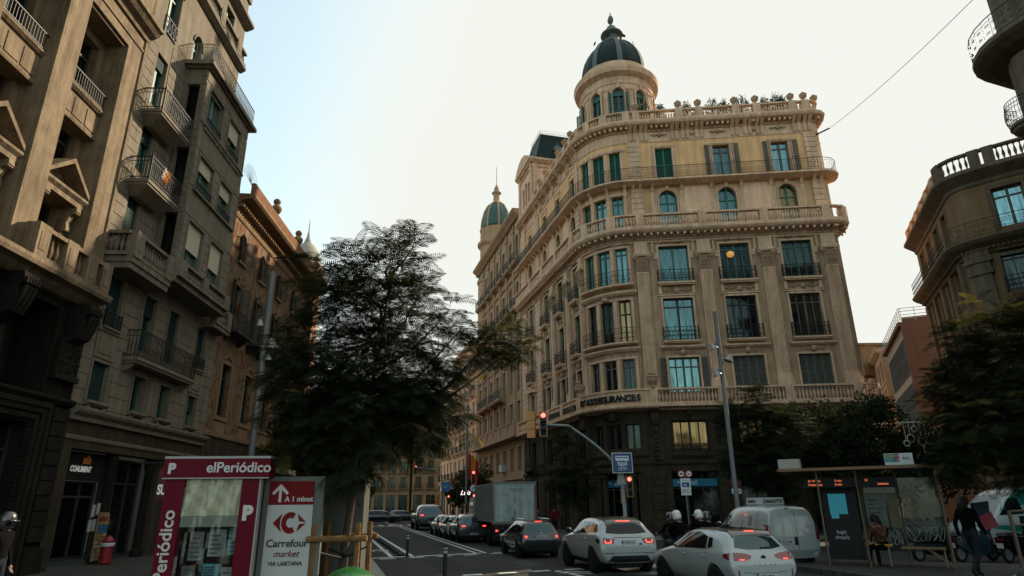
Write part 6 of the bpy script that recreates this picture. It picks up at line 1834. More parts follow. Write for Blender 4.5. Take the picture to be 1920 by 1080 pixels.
# ============================================================ vehicles
PLATE = mat('number_plate_white', (.42, .42, .38), .5); PLB = mat('plate_blue', (.02, .06, .25), .5); BLKP = mat('black_plastic', (.010, .010, .011), .55)
TYRE = mat('tyre_rubber', (.010, .010, .010), .85); RIM = mat('alloy_rim', (.30, .30, .31), .3, metal=.8); RIMD = mat('dark_rim', (.03, .03, .03), .4, metal=.5)
CGL = mat('car_glass', (.05, .085, .085), .03, metal=.75); CGL_D = mat('tinted_car_glass', (.014, .018, .018), .04, metal=.6)
TAILR = mat('tail_lamp_red', (.16, .004, .008), .2, coat=1); LIT = mat('lit_brake_lamp', (.6, .02, .02), .4, emit=(1.0, .05, .03), estr=1.3)
CLEARL = mat('clear_lamp', (.35, .35, .36), .15, metal=.5); CHROME = mat('chrome', (.5, .5, .5), .15, metal=1)
ORL = mat('amber_lamp', (.5, .12, .01), .3)
WPAINT = mat('white_car_paint', (.32, .35, .34), .28, coat=1, var=.04, scale=.7); BPAINT = mat('black_car_paint', (.006, .012, .012), .25, coat=1)
SPAINT = mat('silver_car_paint', (.23, .25, .25), .3, metal=.4, coat=.8); GPAINT = mat('dark_grey_car_paint', (.03, .033, .035), .28, coat=1)
CG = {}
def ev_mesh(o):
    dg = bpy.context.evaluated_depsgraph_get(); return bpy.data.meshes.new_from_object(o.evaluated_get(dg))
def car_shell(st, wheels, arch_r, sub=2):
    """st: (y, z_bottom, w_sill, w_belt, z_belt, z_top, w_top)"""
    vs, fs = [], []; n = 11
    for y, zb, ws, wb, zl, zt, wt in st:
        zl = min(zl, zt-.03); zm = zb+(zl-zb)*.55
        half = [(0, zb), (ws*.85, zb), (ws, zb+.07), (wb*1.0, zm), (wb*.985, zl-.05), (wb*.955, zl), (wb*.955+(wt-wb*.955)*.5, zl+(zt-zl)*.5), (wt, zt-(zt-zl)*.12-.01), (wt*.86, zt-.015), (wt*.4, zt), (0, zt)]
        ring = half + [(-a, b) for a, b in half[-2:0:-1]]
        vs += [(a, y, b) for a, b in ring]
    m = len(half)*2-2
    for i in range(len(st)-1):
        for j in range(m):
            k = (j+1) % m; fs.append((i*m+j, i*m+k, (i+1)*m+k, (i+1)*m+j))
    for base in (0, (len(st)-1)*m):
        h = m//2
        for j in range(h-1):
            a = [base+j, base+j+1, base+m-j-1, base+(m-j) % m]
            a = [q for i, q in enumerate(a) if q not in a[:i]]; fs.append(a)
        a = [base+h-1, base+h, base+h+1]; fs.append(a)
    me = bpy.data.meshes.new('shell'); me.from_pydata(vs, [], fs)
    bm = bmesh.new(); bm.from_mesh(me); bmesh.ops.recalc_face_normals(bm, faces=bm.faces); bm.to_mesh(me); bm.free()
    o = bpy.data.objects.new('tmp', me); COL.objects.link(o)
    md = o.modifiers.new('s', 'SUBSURF'); md.levels = sub; md.render_levels = sub
    me2 = ev_mesh(o); o.modifiers.clear(); o.data = me2
    # wheel wells
    cb = MB()
    for wy, wz in wheels:
        for sg in (-1, 1):
            x0, x1 = sorted((sg*.52, sg*1.4)); cb.prism([(wy+arch_r*math.cos(t*math.pi/14), wz+arch_r*math.sin(t*math.pi/14)) for t in range(28)], x0, x1, 'x')
    co = cb.build('cut', BLKP, None, Matrix(), fixn=True)
    bo = o.modifiers.new('b', 'BOOLEAN'); bo.operation = 'DIFFERENCE'; bo.object = co; bo.solver = 'EXACT'
    me3 = ev_mesh(o)
    bpy.data.objects.remove(o); bpy.data.objects.remove(co)
    for p in me3.polygons: p.use_smooth = True
    me3.set_sharp_from_angle(angle=R(38))
    bm = bmesh.new(); bm.from_mesh(me3); bvh = BVHTree.FromBMesh(bm); bm.free()
    return me3, bvh
def patch(bvh, A, B, nv, direction, off=.006, closed_depth=0.0):
    """A, B: matching polylines of 2D points; projected on the shell from 'side' (y,z), 'rear' (x,z) or 'front' (x,z) or 'top' (x,y)"""
    def P(a, b):
        if direction == 'right': return Vector((3, a, b)), Vector((-1, 0, 0))
        if direction == 'left': return Vector((-3, a, b)), Vector((1, 0, 0))
        if direction == 'rear': return Vector((a, -3, b)), Vector((0, 1, 0))
        if direction == 'front': return Vector((a, 12, b)), Vector((0, -1, 0))
        return Vector((a, b, 6)), Vector((0, 0, -1))
    def dens(L, k=6):
        out = []
        for p, q in zip(L[:-1], L[1:]):
            for i in range(k): out.append((p[0]+(q[0]-p[0])*i/k, p[1]+(q[1]-p[1])*i/k))
        return out+[L[-1]]
    A, B = dens(A), dens(B); mb = MB(); grid = []
    for j in range(nv+1):
        row = []
        for a, b in zip(A, B):
            t = j/nv; o, d = P(a[0]+(b[0]-a[0])*t, a[1]+(b[1]-a[1])*t)
            h = bvh.ray_cast(o, d)
            row.append((h[0]+(h[1] if h[1].dot(d) < 0 else -h[1])*off) if h[0] is not None else None)
        grid.append(row)
    for j in range(nv):
        for i in range(len(A)-1):
            q = [grid[j][i], grid[j][i+1], grid[j+1][i+1], grid[j+1][i]]
            if all(x is not None for x in q) and max((q[0]-q[2]).length, (q[1]-q[3]).length) < .5: mb.quad(*q)
    return mb
def wheel_meshes(r, w, rim):
    key = ('wheel', r, w, rim.name)
    if key in CG: return CG[key]
    t = MB(); t.smooth = True
    t.lathe([(r*.68, -w/2), (r*.93, -w/2), (r, -w*.32), (r, w*.32), (r*.93, w/2), (r*.68, w/2)], (0, 0, 0), 28, M=RY(R(90)))
    k = MB()
    k.lathe([(r*.70, -w*.42), (r*.66, w*.30), (r*.60, w*.28), (r*.60, -w*.2)], (0, 0, 0), 28, M=RY(R(90)))
    for i in range(5):
        a = 2*math.pi*i/5; c, s = math.cos(a), math.sin(a)
        for q in (-.12, .12):
            k.M = RX(a+q); k.box(w*.10, w*.26, -r*.055, r*.055, 0, r*.64)
        k.M = None
    k.lathe([(.001, w*.3), (r*.15, w*.28), (r*.16, w*.1)], (0, 0, 0), 12, M=RY(R(90)))
    b = MB(); b.lathe([(r*.62, -w*.1), (r*.62, -w*.08)], (0, 0, 0), 20, M=RY(R(90)))
    CG[key] = (t.mesh('wheel', TYRE), k.mesh('rim', rim), b.mesh('brake_disc', BLKP)); return CG[key]
def box_text(s, size, m, parent, M, w=None, **k): return text(s, size, m, parent, M, **k)

class Vehicle:
    def __init__(s, name, label, cat, pos, head, sc, key, st, wheels, wr, paint, track=.78, ww=.21, rim=RIM, group=None, roofm=None, roofz=9, arch=None):
        s.M = T(pos[0], pos[1], 0) @ RZ(-R(head)) @ SC(sc, sc, sc)
        s.root = thing(name, label, cat, s.M, group)
        if key not in CG: CG[key] = car_shell(st, wheels, arch or wr*1.13)
        me, s.bvh = CG[key]; me = me.copy(); me.name = 'body'; me.materials.clear(); me.materials.append(paint)
        if roofm:
            me.materials.append(roofm)
            for p in me.polygons:
                if p.center.z > roofz: p.material_index = 1
        s.body = inst('body', me, s.root, s.M)
        t, k, b = wheel_meshes(wr, ww, rim)
        for wy, wz in wheels:
            for sg in (1, -1):
                Mw = s.M @ T(sg*track, wy, wz) @ (Matrix() if sg > 0 else RZ(R(180)))
                w_ = inst('wheel', t, s.root, Mw); inst('rim', k, w_, Mw); inst('brake_disc', b, w_, Mw)
        mb = MB(); y0, y1 = st[0][0]+.25, st[-1][0]-.3; mb.box(-.5, .5, y0, y1, .17, .40); mb.build('underbody', BLKP, s.root, s.M)
    def P(s, name, m, A, B, side, nv=5, off=.006, parent=None, label=None):
        mb = patch(s.bvh, A, B, nv, side, off)
        if not mb.f: return None
        return mb.build(name, m, parent or s.root, s.M, smooth=True, label=label, fixn=True)
    def both(s, name, m, A, B, nv=5, off=.006):
        return s.P(name, m, A, B, 'left', nv, off), s.P(name, m, A, B, 'right', nv, off)
    def sym(s, name, m, A, B, nv=4, off=.007, side='rear', parent=None):
        f = lambda L: [(-a, b) for a, b in L]
        return s.P(name, m, A, B, side, nv, off, parent), s.P(name, m, f(A), f(B), side, nv, off, parent)
    def surf(s, x, z, side='rear'):
        if side == 'rear': h = s.bvh.ray_cast(Vector((x, -3, z)), Vector((0, 1, 0)))
        elif side == 'left': h = s.bvh.ray_cast(Vector((-3, x, z)), Vector((1, 0, 0)))
        else: h = s.bvh.ray_cast(Vector((3, x, z)), Vector((-1, 0, 0)))
        return h[0] or Vector((x, 0, z))
    def seam(s, pts, w=.010, sides=('left', 'right'), name='panel_gap', m=None):
        for sd in sides:
            A = [(p[0]-w/2, p[1]) for p in pts]; B = [(p[0]+w/2, p[1]) for p in pts]
            if len(pts) > 1 and abs(pts[0][1]-pts[-1][1]) < abs(pts[0][0]-pts[-1][0])*.5:
                A = [(p[0], p[1]-w/2) for p in pts]; B = [(p[0], p[1]+w/2) for p in pts]
            s.P(name, m or BLKP, A, B, sd, 1, .003)
    def plate(s, z, txt, w=.50, h=.11, x=0):
        p = s.surf(x, z); mb = MB(); mb.box(-w/2, w/2, -.012, .0, -h/2, h/2)
        o = mb.build('number_plate', PLATE, s.root, s.M @ T(x, p.y-.012, z))
        mb = MB(); mb.box(-w/2, -w/2+.045, -.014, -.012, -h/2, h/2); mb.build('plate_band', PLB, o, WM[o])
        t = text(txt, h*.95, BLKP, o, WM[o] @ T(.02, -.0135, -h*.33), sx=.78, depth=.002, bold=.001); return o
    def handle(s, y, z):
        for sd, sg in (('left', -1), ('right', 1)):
            p = s.surf(y, z, sd); mb = MB(); mb.tube([(0, -.09, 0), (sg*.035, -.06, .005), (sg*.035, .06, .005), (0, .09, 0)], .014, 6)
            mb.build('door_handle', s.body.data.materials[0], s.root, s.M @ T(p.x, y, z))
    def mirror(s, y, z, m=None):
        for sd, sg in (('left', -1), ('right', 1)):
            p = s.surf(y, z-.03, sd); mb = MB(); mb.tube([(0, 0, 0), (sg*.09, 0, .03)], .025, 6); mb.M = T(sg*.17, 0, .07) @ SC(1, .55, .72); mb.ball((0, 0, 0), .12, 10); mb.M = None
            mb.build('wing_mirror', m or BLKP, s.root, s.M @ T(p.x, y, z-.03), smooth=True)

# ---- white hatchback, nearest
ST_H = [(0.0, .30, .62, .78, .62, .66, .70), (.02, .24, .66, .83, .70, .78, .74), (.10, .20, .70, .86, .86, .93, .74), (.20, .18, .72, .87, .90, 1.03, .68), (.38, .18, .73, .875, .91, 1.25, .62), (.52, .18, .74, .88, .92, 1.36, .60),
        (.85, .17, .74, .88, .92, 1.415, .60), (1.5, .17, .74, .88, .91, 1.43, .61), (2.05, .17, .74, .88, .90, 1.40, .60), (2.45, .17, .74, .88, .89, 1.24, .62), (2.9, .17, .74, .88, .87, .985, .68), (3.1, .17, .74, .875, .84, .92, .70),
        (3.6, .18, .72, .86, .76, .83, .68), (3.9, .20, .68, .80, .66, .72, .62), (4.03, .26, .60, .70, .52, .58, .52), (4.06, .30, .52, .60, .45, .50, .45)]
v = Vehicle('hatchback', 'white hatchback with a black roof, nearest car at the bottom of the picture', 'car', (5.03, 13.85), -15.0, .90, 'H', ST_H, [(.74, .31), (3.28, .31)], .32, WPAINT, track=.77, rim=RIMD, roofm=BPAINT, roofz=1.33)
v.P('rear_window', CGL, [(-.60, 1.02), (-.3, .975), (.3, .975), (.60, 1.02)], [(-.50, 1.20), (-.3, 1.24), (.3, 1.24), (.50, 1.20)], 'rear', 6)
v.P('spoiler', BPAINT, [(-.52, 1.215), (-.3, 1.25), (.3, 1.25), (.52, 1.215)], [(-.50, 1.34), (-.3, 1.37), (.3, 1.37), (.50, 1.34)], 'rear', 4, .03)
v.P('high_brake_lamp', LIT, [(-.12, 1.315), (.12, 1.315)], [(-.12, 1.332), (.12, 1.332)], 'rear', 1, .036)
v.both('side_window', CGL_D, [(1.05, .97), (1.5, .955), (1.95, .945), (2.75, .93)], [(1.12, 1.22), (1.5, 1.32), (1.95, 1.31), (2.32, 1.20)])
v.both('quarter_window', CGL_D, [(.80, 1.02), (1.0, .975)], [(.90, 1.20), (1.06, 1.21)])
v.both('window_line', CHROME, [(.78, 1.0), (1.05, .955), (1.95, .93), (2.8, .915)], [(.78, 1.012), (1.05, .967), (1.95, .942), (2.8, .927)], 1, .008)
a, b = v.sym('tail_lamp', TAILR, [(.30, .86), (.45, .90), (.72, .92)], [(.32, .80), (.50, .755), (.76, .76)])
v.sym('lit_strip', LIT, [(.50, .785), (.62, .785)], [(.50, .765), (.62, .765)], 1, .012)
v.both('tail_lamp', TAILR, [(.10, .92), (.32, .88)], [(.10, .77), (.30, .82)], 3)
v.seam([(1.03, .95), (1.0, .6), (1.05, .25)]); v.seam([(1.93, .94), (1.92, .6), (1.95, .2)]); v.seam([(2.85, .9), (2.9, .6), (2.85, .28)]); v.seam([(1.95, .95), (1.97, 1.31)], .05)
v.P('panel_gap', BLKP, [(-.55, .52), (-.3, .49), (.3, .49), (.55, .52)], [(-.55, .53), (-.3, .50), (.3, .50), (.55, .53)], 'rear', 1, .003)
v.P('rear_bumper_trim', BLKP, [(-.55, .22), (.55, .22)], [(-.60, .34), (.60, .34)], 'rear', 3, .006)
v.sym('reflector', TAILR, [(.66, .42), (.69, .42)], [(.66, .56), (.69, .58)])
v.plate(.43, '0292 MVV'); v.handle(1.12, .80); v.handle(2.05, .80); v.mirror(2.55, .98)
mb = MB(); mb.lathe([(.062, -.008), (.062, .0)], (0, 0, 0), 20, M=RX(R(90))); p = v.surf(0, .80); mb.build('badge', BLKP, v.root, v.M @ T(0, p.y-.004, .80))
for i, ch in enumerate('CORSA'): p = v.surf(-.26+i*.13, .66); text(ch, .045, BLKP, v.root, v.M @ T(-.26+i*.13, p.y-.004, .645), depth=.003)
mb = MB(); mb.tube([(0, 0, 0), (.28, -.02, .03)], .012, 5); mb.ball((0, 0, 0), .03, 6); p = v.surf(.08, 1.01); mb.build('wiper', BLKP, v.root, v.M @ T(.05, p.y-.015, 1.0))
mb = MB(); mb.tube([(0, 0, 0), (0, -.10, .17)], .006, 4); mb.ball((0, 0, 0), .025, 6); mb.build('aerial', BLKP, v.root, v.M @ T(0, .75, 1.41))

# ---- white off-roader
ST_R = [(0.0, .42, .70, .84, .72, .80, .74), (.03, .34, .76, .90, .82, .92, .78), (.12, .30, .80, .94, 1.02, 1.08, .78), (.24, .28, .82, .955, 1.10, 1.20, .74), (.42, .27, .84, .96, 1.11, 1.42, .68), (.56, .27, .84, .965, 1.11, 1.54, .665),
        (.9, .26, .85, .965, 1.10, 1.585, .67), (1.6, .26, .85, .96, 1.07, 1.63, .68), (2.3, .26, .85, .96, 1.05, 1.60, .67), (2.65, .26, .85, .96, 1.04, 1.44, .69), (3.1, .26, .85, .96, 1.03, 1.14, .74), (3.3, .26, .84, .955, 1.0, 1.08, .76),
        (3.9, .28, .82, .93, .94, 1.0, .74), (4.22, .32, .76, .86, .80, .88, .66), (4.34, .38, .66, .76, .62, .70, .58), (4.37, .42, .58, .68, .55, .60, .5)]
v = Vehicle('off_road_car', 'white compact off-road car with a black roof and lit brake lamps, beside the scooters', 'car', (3.07, 18.25), -13.0, .89, 'R', ST_R, [(.82, .37), (3.48, .37)], .38, WPAINT, track=.82, ww=.24, rim=RIMD, roofm=BPAINT, roofz=1.47)
v.P('rear_window', CGL_D, [(-.66, 1.16), (-.3, 1.13), (.3, 1.13), (.66, 1.16)], [(-.56, 1.36), (-.3, 1.40), (.3, 1.40), (.56, 1.36)], 'rear', 6)
v.P('spoiler', BPAINT, [(-.58, 1.37), (-.3, 1.41), (.3, 1.41), (.58, 1.37)], [(-.55, 1.53), (-.3, 1.555), (.3, 1.555), (.55, 1.53)], 'rear', 4, .04)
v.P('high_brake_lamp', LIT, [(-.22, 1.445), (.22, 1.445)], [(-.22, 1.468), (.22, 1.468)], 'rear', 1, .048)
v.both('side_window', CGL_D, [(.42, 1.19), (1.1, 1.145), (1.95, 1.115), (2.95, 1.09)], [(.62, 1.38), (1.1, 1.46), (1.95, 1.48), (2.52, 1.37)])
v.both('window_pillar', BPAINT, [(1.02, 1.14), (1.1, 1.14)], [(1.06, 1.46), (1.14, 1.46)], 4, .009); v.both('window_pillar', BPAINT, [(1.92, 1.11), (2.0, 1.11)], [(1.95, 1.48), (2.02, 1.48)], 4, .009)
a, b = v.sym('tail_lamp', mat('dark_lamp', (.03, .004, .006), .2, coat=1), [(.44, 1.0), (.80, 1.015)], [(.50, .865), (.82, .86)])
for sg in (1, -1):
    for A, B in (([(.54, .975), (.57, .975)], [(.56, .89), (.59, .89)]), ([(.56, .905), (.76, .90)], [(.56, .88), (.76, .875)]), ([(.74, .97), (.77, .97)], [(.74, .89), (.77, .89)])):
        f = lambda L: [(sg*x, z) for x, z in L]; v.P('lit_strip', LIT, f(A), f(B), 'rear', 2, .012)
v.both('tail_lamp', MATS['dark_lamp'], [(.10, 1.02), (.30, 1.0)], [(.10, .87), (.28, .90)], 3)
v.seam([(1.05, 1.13), (1.02, .8), (1.2, .45)]); v.seam([(1.95, 1.1), (1.93, .7), (1.95, .38)]); v.seam([(2.95, 1.07), (2.98, .7), (2.9, .42)])
v.both('sill_trim', BLKP, [(1.25, .27), (3.05, .27)], [(1.25, .37), (3.05, .37)], 2)
v.P('panel_gap', BLKP, [(-.55, .60), (.55, .60)], [(-.55, .61), (.55, .61)], 'rear', 1, .003); v.P('panel_gap', BLKP, [(-.46, 1.025), (.46, 1.025)], [(-.46, 1.04), (.46, 1.04)], 'rear', 1, .003)
v.P('rear_bumper_trim', BLKP, [(-.70, .36), (.70, .36)], [(-.55, .53), (.55, .53)], 'rear', 4, .012)
v.P('reflector', TAILR, [(-.78, .60), (-.50, .58)], [(-.78, .62), (-.50, .60)], 'rear', 1, .01); v.P('reflector', TAILR, [(.78, .60), (.50, .58)], [(.78, .62), (.50, .60)], 'rear', 1, .01)
v.plate(.90, '0276 LLC', w=.46); v.handle(1.2, .98); v.handle(2.1, .96); v.mirror(2.72, 1.14)
for i, ch in enumerate('RANGE ROVER'):
    if ch != ' ': p = v.surf(-.42+i*.084, 1.085); text(ch, .05, CHROME, v.root, v.M @ T(-.42+i*.084, p.y-.006, 1.065), depth=.004, sx=.9)
p = v.surf(.36, .84); mb = MB(); mb.lathe([(.035, -.004), (.035, .0)], (0, 0, 0), 12, M=RX(R(90)) @ SC(1.5, 1, 1)); mb.build('badge', BLKP, v.root, v.M @ T(.36, p.y-.004, .84))

# ---- black estate
ST_E = [(0.0, .32, .64, .80, .64, .70, .72), (.03, .26, .68, .84, .72, .84, .74), (.10, .22, .72, .86, .88, .98, .72), (.20, .20, .73, .865, .92, 1.10, .66), (.36, .19, .74, .87, .93, 1.34, .60), (.5, .19, .74, .87, .93, 1.43, .585),
        (1.0, .18, .75, .875, .93, 1.47, .59), (1.9, .18, .75, .875, .92, 1.475, .60), (2.5, .18, .75, .875, .91, 1.44, .59), (2.9, .18, .75, .875, .90, 1.26, .61), (3.35, .18, .74, .87, .88, 1.0, .68), (3.6, .19, .73, .86, .85, .93, .70),
        (4.1, .20, .71, .84, .76, .84, .66), (4.42, .24, .64, .76, .62, .68, .58), (4.55, .30, .54, .64, .48, .54, .5)]
def estate_details(v, glass=CGL, lit=True, txt='8184 BTV', hi=True):
    v.P('rear_window', glass, [(-.58, 1.0), (.58, 1.0)], [(-.50, 1.32), (.50, 1.32)], 'rear', 6)
    v.both('side_window', CGL_D, [(.38, 1.0), (1.2, .975), (2.1, .96), (3.1, .945)], [(.52, 1.34), (1.2, 1.38), (2.1, 1.38), (2.72, 1.27)])
    for y in (1.15, 2.1): v.both('window_pillar', BPAINT, [(y, .97), (y+.07, .97)], [(y, 1.38), (y+.07, 1.38)], 4, .009)
    v.sym('tail_lamp', TAILR, [(.54, .92), (.74, .93)], [(.56, .72), (.77, .72)])
    if lit: v.sym('lit_strip', LIT, [(.60, .86), (.70, .86)], [(.60, .80), (.70, .80)], 2, .014)
    if hi: v.P('high_brake_lamp', LIT, [(-.15, 1.385), (.15, 1.385)], [(-.15, 1.405), (.15, 1.405)], 'rear', 1, .012)
    v.P('panel_gap', BLKP, [(-.58, .56), (.58, .56)], [(-.58, .57), (.58, .57)], 'rear', 1, .003)
    v.plate(.84 if txt else .5, txt or '1'); v.handle(1.3, .82); v.handle(2.25, .82); v.mirror(2.95, .99)
v = Vehicle('estate_car', 'black estate car with roof rails and lit tail lamps, just behind the box truck', 'car', (.95, 23.75), -14.0, .855, 'E', ST_E, [(.82, .31), (3.40, .31)], .32, BPAINT, track=.76)
estate_details(v)
mb = MB(); mb.lathe([(.05, -.006), (.05, 0)], (0, 0, 0), 16, M=RX(R(90))); p = v.surf(0, .955); mb.build('badge', CHROME, v.root, v.M @ T(0, p.y-.006, .96))
for sg in (-1, 1):
    mb = MB(); mb.tube([(sg*.52, .6, 1.44), (sg*.53, .7, 1.50), (sg*.53, 2.3, 1.51), (sg*.52, 2.4, 1.45)], .018, 6); mb.build('roof_rail', CHROME, v.root, v.M)

# ---- small far cars reuse the shells
def far_car(name, label, pos, head, sc, paint, key='E', lit=True, glass=CGL, group=None, z=1.0, roofm=None):
    st, wh, wr, tr_ = {'E': (ST_E, [(.82, .31), (3.40, .31)], .32, .76), 'H': (ST_H, [(.74, .31), (3.28, .31)], .32, .77), 'R': (ST_R, [(.82, .37), (3.48, .37)], .38, .82)}[key]
    v = Vehicle(name, label, 'car', pos, head, sc, key, st, wh, wr, paint, track=tr_, group=group, roofm=roofm, roofz=1.35)
    if key == 'E': estate_details(v, glass, lit, '3417 KDB')
    else:
        k = .12 if key == 'R' else 0
        v.P('rear_window', glass, [(-.58, 1.0+k), (.58, 1.0+k)], [(-.50, 1.26+k), (.50, 1.26+k)], 'rear', 5)
        v.both('side_window', CGL_D, [(.8, 1.0+k), (1.5, .97+k), (2.7, .95+k)], [(.9, 1.22+k), (1.5, 1.31+k), (2.3, 1.22+k)])
        v.sym('tail_lamp', TAILR, [(.42, .92+k*.6), (.74, .93+k*.6)], [(.48, .78+k*.6), (.76, .76+k*.6)])
        if lit: v.sym('lit_strip', LIT, [(.52, .88+k*.6), (.72, .89+k*.6)], [(.52, .83+k*.6), (.72, .83+k*.6)], 1, .014)
        v.plate(.50, '5520 HJM'); v.mirror(2.55, 1.0+k)
    return v
far_car('estate_car', 'dark grey car squeezed beside the box truck, its left lamp glowing orange-red', (-2.0, 33.6), -14, .84, GPAINT, 'R')
far_car('saloon_car', 'white car two ahead of the truck, seen from its rear left', (-3.0, 37.3), -15, .85, WPAINT, 'E')
far_car('saloon_car', 'white car third in the queue, partly hidden by the one behind it', (-4.0, 41.5), -15, .86, SPAINT, 'H')
far_car('saloon_car', 'white car in the far right lane, its roof showing behind the queue', (-2.6, 46.0), -15, .86, WPAINT, 'E')
far_car('people_carrier', 'dark people carrier at the head of the queue with its lamps lit', (-6.2, 50.5), -15, 1.15, GPAINT, 'R')
far_car('saloon_car', 'dark car crossing the far junction, nearer of the two', (-15.8, 70), 72, .9, BPAINT, 'E', False)
far_car('saloon_car', 'dark car crossing the far junction, farther of the two', (-14.0, 74), 75, .9, GPAINT, 'H', False)

# ---- white panel van
ST_V = [(0.0, .36, .74, .84, .80, .9, .78), (.02, .28, .80, .89, 1.0, 1.25, .80), (.06, .26, .82, .905, 1.05, 1.60, .76), (.14, .25, .83, .91, 1.08, 1.76, .72), (.35, .25, .83, .915, 1.10, 1.83, .70),
        (1.2, .25, .83, .915, 1.10, 1.86, .70), (2.2, .25, .83, .915, 1.09, 1.84, .70), (2.6, .25, .83, .915, 1.08, 1.74, .69), (3.05, .25, .83, .91, 1.06, 1.40, .70), (3.4, .25, .82, .905, 1.02, 1.12, .74),
        (3.85, .26, .80, .88, .90, .98, .72), (4.12, .30, .72, .80, .72, .80, .64), (4.22, .36, .62, .70, .58, .64, .55)]
v = Vehicle('delivery_van', 'white panel van with a refrigeration unit on its roof, behind the nearest hatchback', 'van', (8.05, 19.6), -9.5, .92, 'V', ST_V, [(.75, .32), (3.45, .32)], .33, WPAINT, track=.80)
v.both('side_window', CGL_D, [(2.35, 1.16), (3.15, 1.12)], [(2.40, 1.55), (2.72, 1.50)])
v.both('side_panel', WPAINT, [(.75, 1.12), (2.15, 1.12)], [(.75, 1.58), (2.15, 1.58)], 5, .014)
v.both('side_vent', mat('grey_vent', (.16, .17, .17), .6), [(.95, 1.2), (1.2, 1.2)], [(.95, 1.5), (1.2, 1.5)], 3, .022)
v.seam([(2.28, 1.65), (2.28, 1.0), (2.3, .32)]); v.seam([(.62, 1.72), (.62, 1.0)], .012)
v.P('panel_gap', BLKP, [(.115, .40), (.13, .40)], [(.115, 1.80), (.13, 1.80)], 'rear', 12, .004)
for x0, x1, nm in ((-.68, .06, 'door_panel'), (.19, .66, 'door_panel')):
    v.P(nm, WPAINT, [(x0, 1.05), (x1, 1.05)], [(x0+.04, 1.62), (x1-.03, 1.62)], 'rear', 6, .012)
v.P('high_brake_lamp', BLKP, [(-.12, 1.72), (.02, 1.72)], [(-.10, 1.75), (.0, 1.75)], 'rear', 1, .01)
for sg in (-1, 1): v.P('tail_lamp', TAILR, [(sg*.76, .82), (sg*.86, .82)], [(sg*.77, 1.28), (sg*.85, 1.24)], 'rear', 5, .012)
v.both('tail_lamp', TAILR, [(.03, .85), (.16, .85)], [(.04, 1.25), (.12, 1.15)], 5, .008)
v.plate(.76, '8222 FBM', x=-.30); v.P('rear_bumper', mat('grey_bumper', (.17, .18, .18), .6), [(-.84, .36), (.84, .36)], [(-.84, .52), (.84, .52)], 'rear', 3, .03)
v.P('plate_recess', BLKP, [(.0, .66), (.12, .66)], [(.0, .90), (.10, .90)], 'rear', 2, .008); v.mirror(3.0, 1.18)
mb = MB(); mb.prism([(-.50, 0), (.50, 0), (.46, .22), (-.46, .22)], 1.1, 1.8, 'y'); fr_ = mb.build('refrigeration_unit', mat('unit_white', (.42, .44, .43), .4), v.root, v.M @ T(0, 0, 1.86))
text('ZANOTTI', .16, BLKP, fr_, WM[fr_] @ T(.08, 1.085, .05), depth=.01, bold=.004)
text('ZANOTTI', .11, BLKP, fr_, WM[fr_] @ T(-.49, 1.45, .06) @ RZ(R(-90)), depth=.01, bold=.003)
# ---- box truck
tk = thing('box_truck', 'grey box truck with scratched roller doors standing in the queue', 'truck', T(.02, 30.3, 0) @ RZ(R(13.4)) @ SC(.87, .87, .87)); TM_ = WM[tk]
TBOX = mat('scuffed_grey_panel', (.27, .345, .325), .55, var=.25, scale=2.2, streak=.35, bump=.1); TTR = mat('truck_trim', (.12, .12, .115), .5, metal=.3, var=.3, scale=5)
mb = MB(); mb.box(-1.12, 1.12, .03, 5.6, 1.18, 3.12); bx_ = mb.build('cargo_box', TBOX, tk, TM_)
for k in range(14):
    mb = MB(); mb.box(-1.135, -1.12, .3+k*.38, .34+k*.38, 1.25, 3.05); mb.build('rib', TTR, bx_, TM_) if k == 0 else inst('rib', bx_.children[0].data, bx_, TM_ @ T(0, k*.0, 0)) if False else None
mb = MB()
for k in range(28): mb.box(-1.128, -1.12, .25+k*.19, .29+k*.19, 1.25, 3.05)
mb.build('side_rib', TTR, bx_, TM_)
mb = MB()
for x0, x1, z0, z1 in ((-1.18, -1.05, 1.1, 3.18), (1.05, 1.18, 1.1, 3.18), (-1.05, 1.05, 3.06, 3.18), (-1.05, 1.05, 1.1, 1.22)): mb.box(x0, x1, -.02, .10, z0, z1)
mb.build('door_frame', TTR, tk, TM_)
mb = MB(); mb.box(-1.05, 1.05, .0, .03, 1.2, 3.06); dr = mb.build('rear_door', TBOX, tk, TM_)
RST = mat('rust_stain', (.07, .045, .03), .8, var=.4, scale=10)
mb = MB(); rn = random.Random(2)
for i in range(16):
    x, z, l = rn.uniform(-.75, .35), rn.uniform(2.55, 2.85), rn.uniform(.1, .45); mb.tube([(x, -.003, z), (x+l, -.003, z+rn.uniform(-.02, .03))], .006, 3)
for i in range(10):
    x, z = rn.uniform(-.05, .05), rn.uniform(1.5, 2.8); mb.tube([(x, -.003, z), (x+rn.uniform(-.03, .03), -.003, z-.25)], .008, 3)
for i in range(9): mb.tube([(-.4+i*.1, -.003, 1.68+.0), (-.36+i*.1, -.003, 1.66-abs(i-4)*-.01)], .02*(1-abs(i-4)/6), 4)
mb.build('scratch', RST, dr, TM_)
mb = MB(); mb.box(-.14, .10, -.05, .0, 1.25, 1.42); mb.tube([(-.02, -.04, 1.3), (-.02, -.04, 1.75)], .015, 5); mb.build('door_latch', TTR, dr, TM_)
mb = MB(); mb.box(-1.1, 1.1, -.05, .05, .98, 1.1)
for x in (-.95, .95): mb.box(x-.1, x+.1, -.1, .0, .7, 1.0)
mb.box(-1.0, 1.0, -.02, .1, .52, .64); mb.box(-.45, .45, .1, 5.0, .75, 1.18); mb.build('chassis', BLKP, tk, TM_)
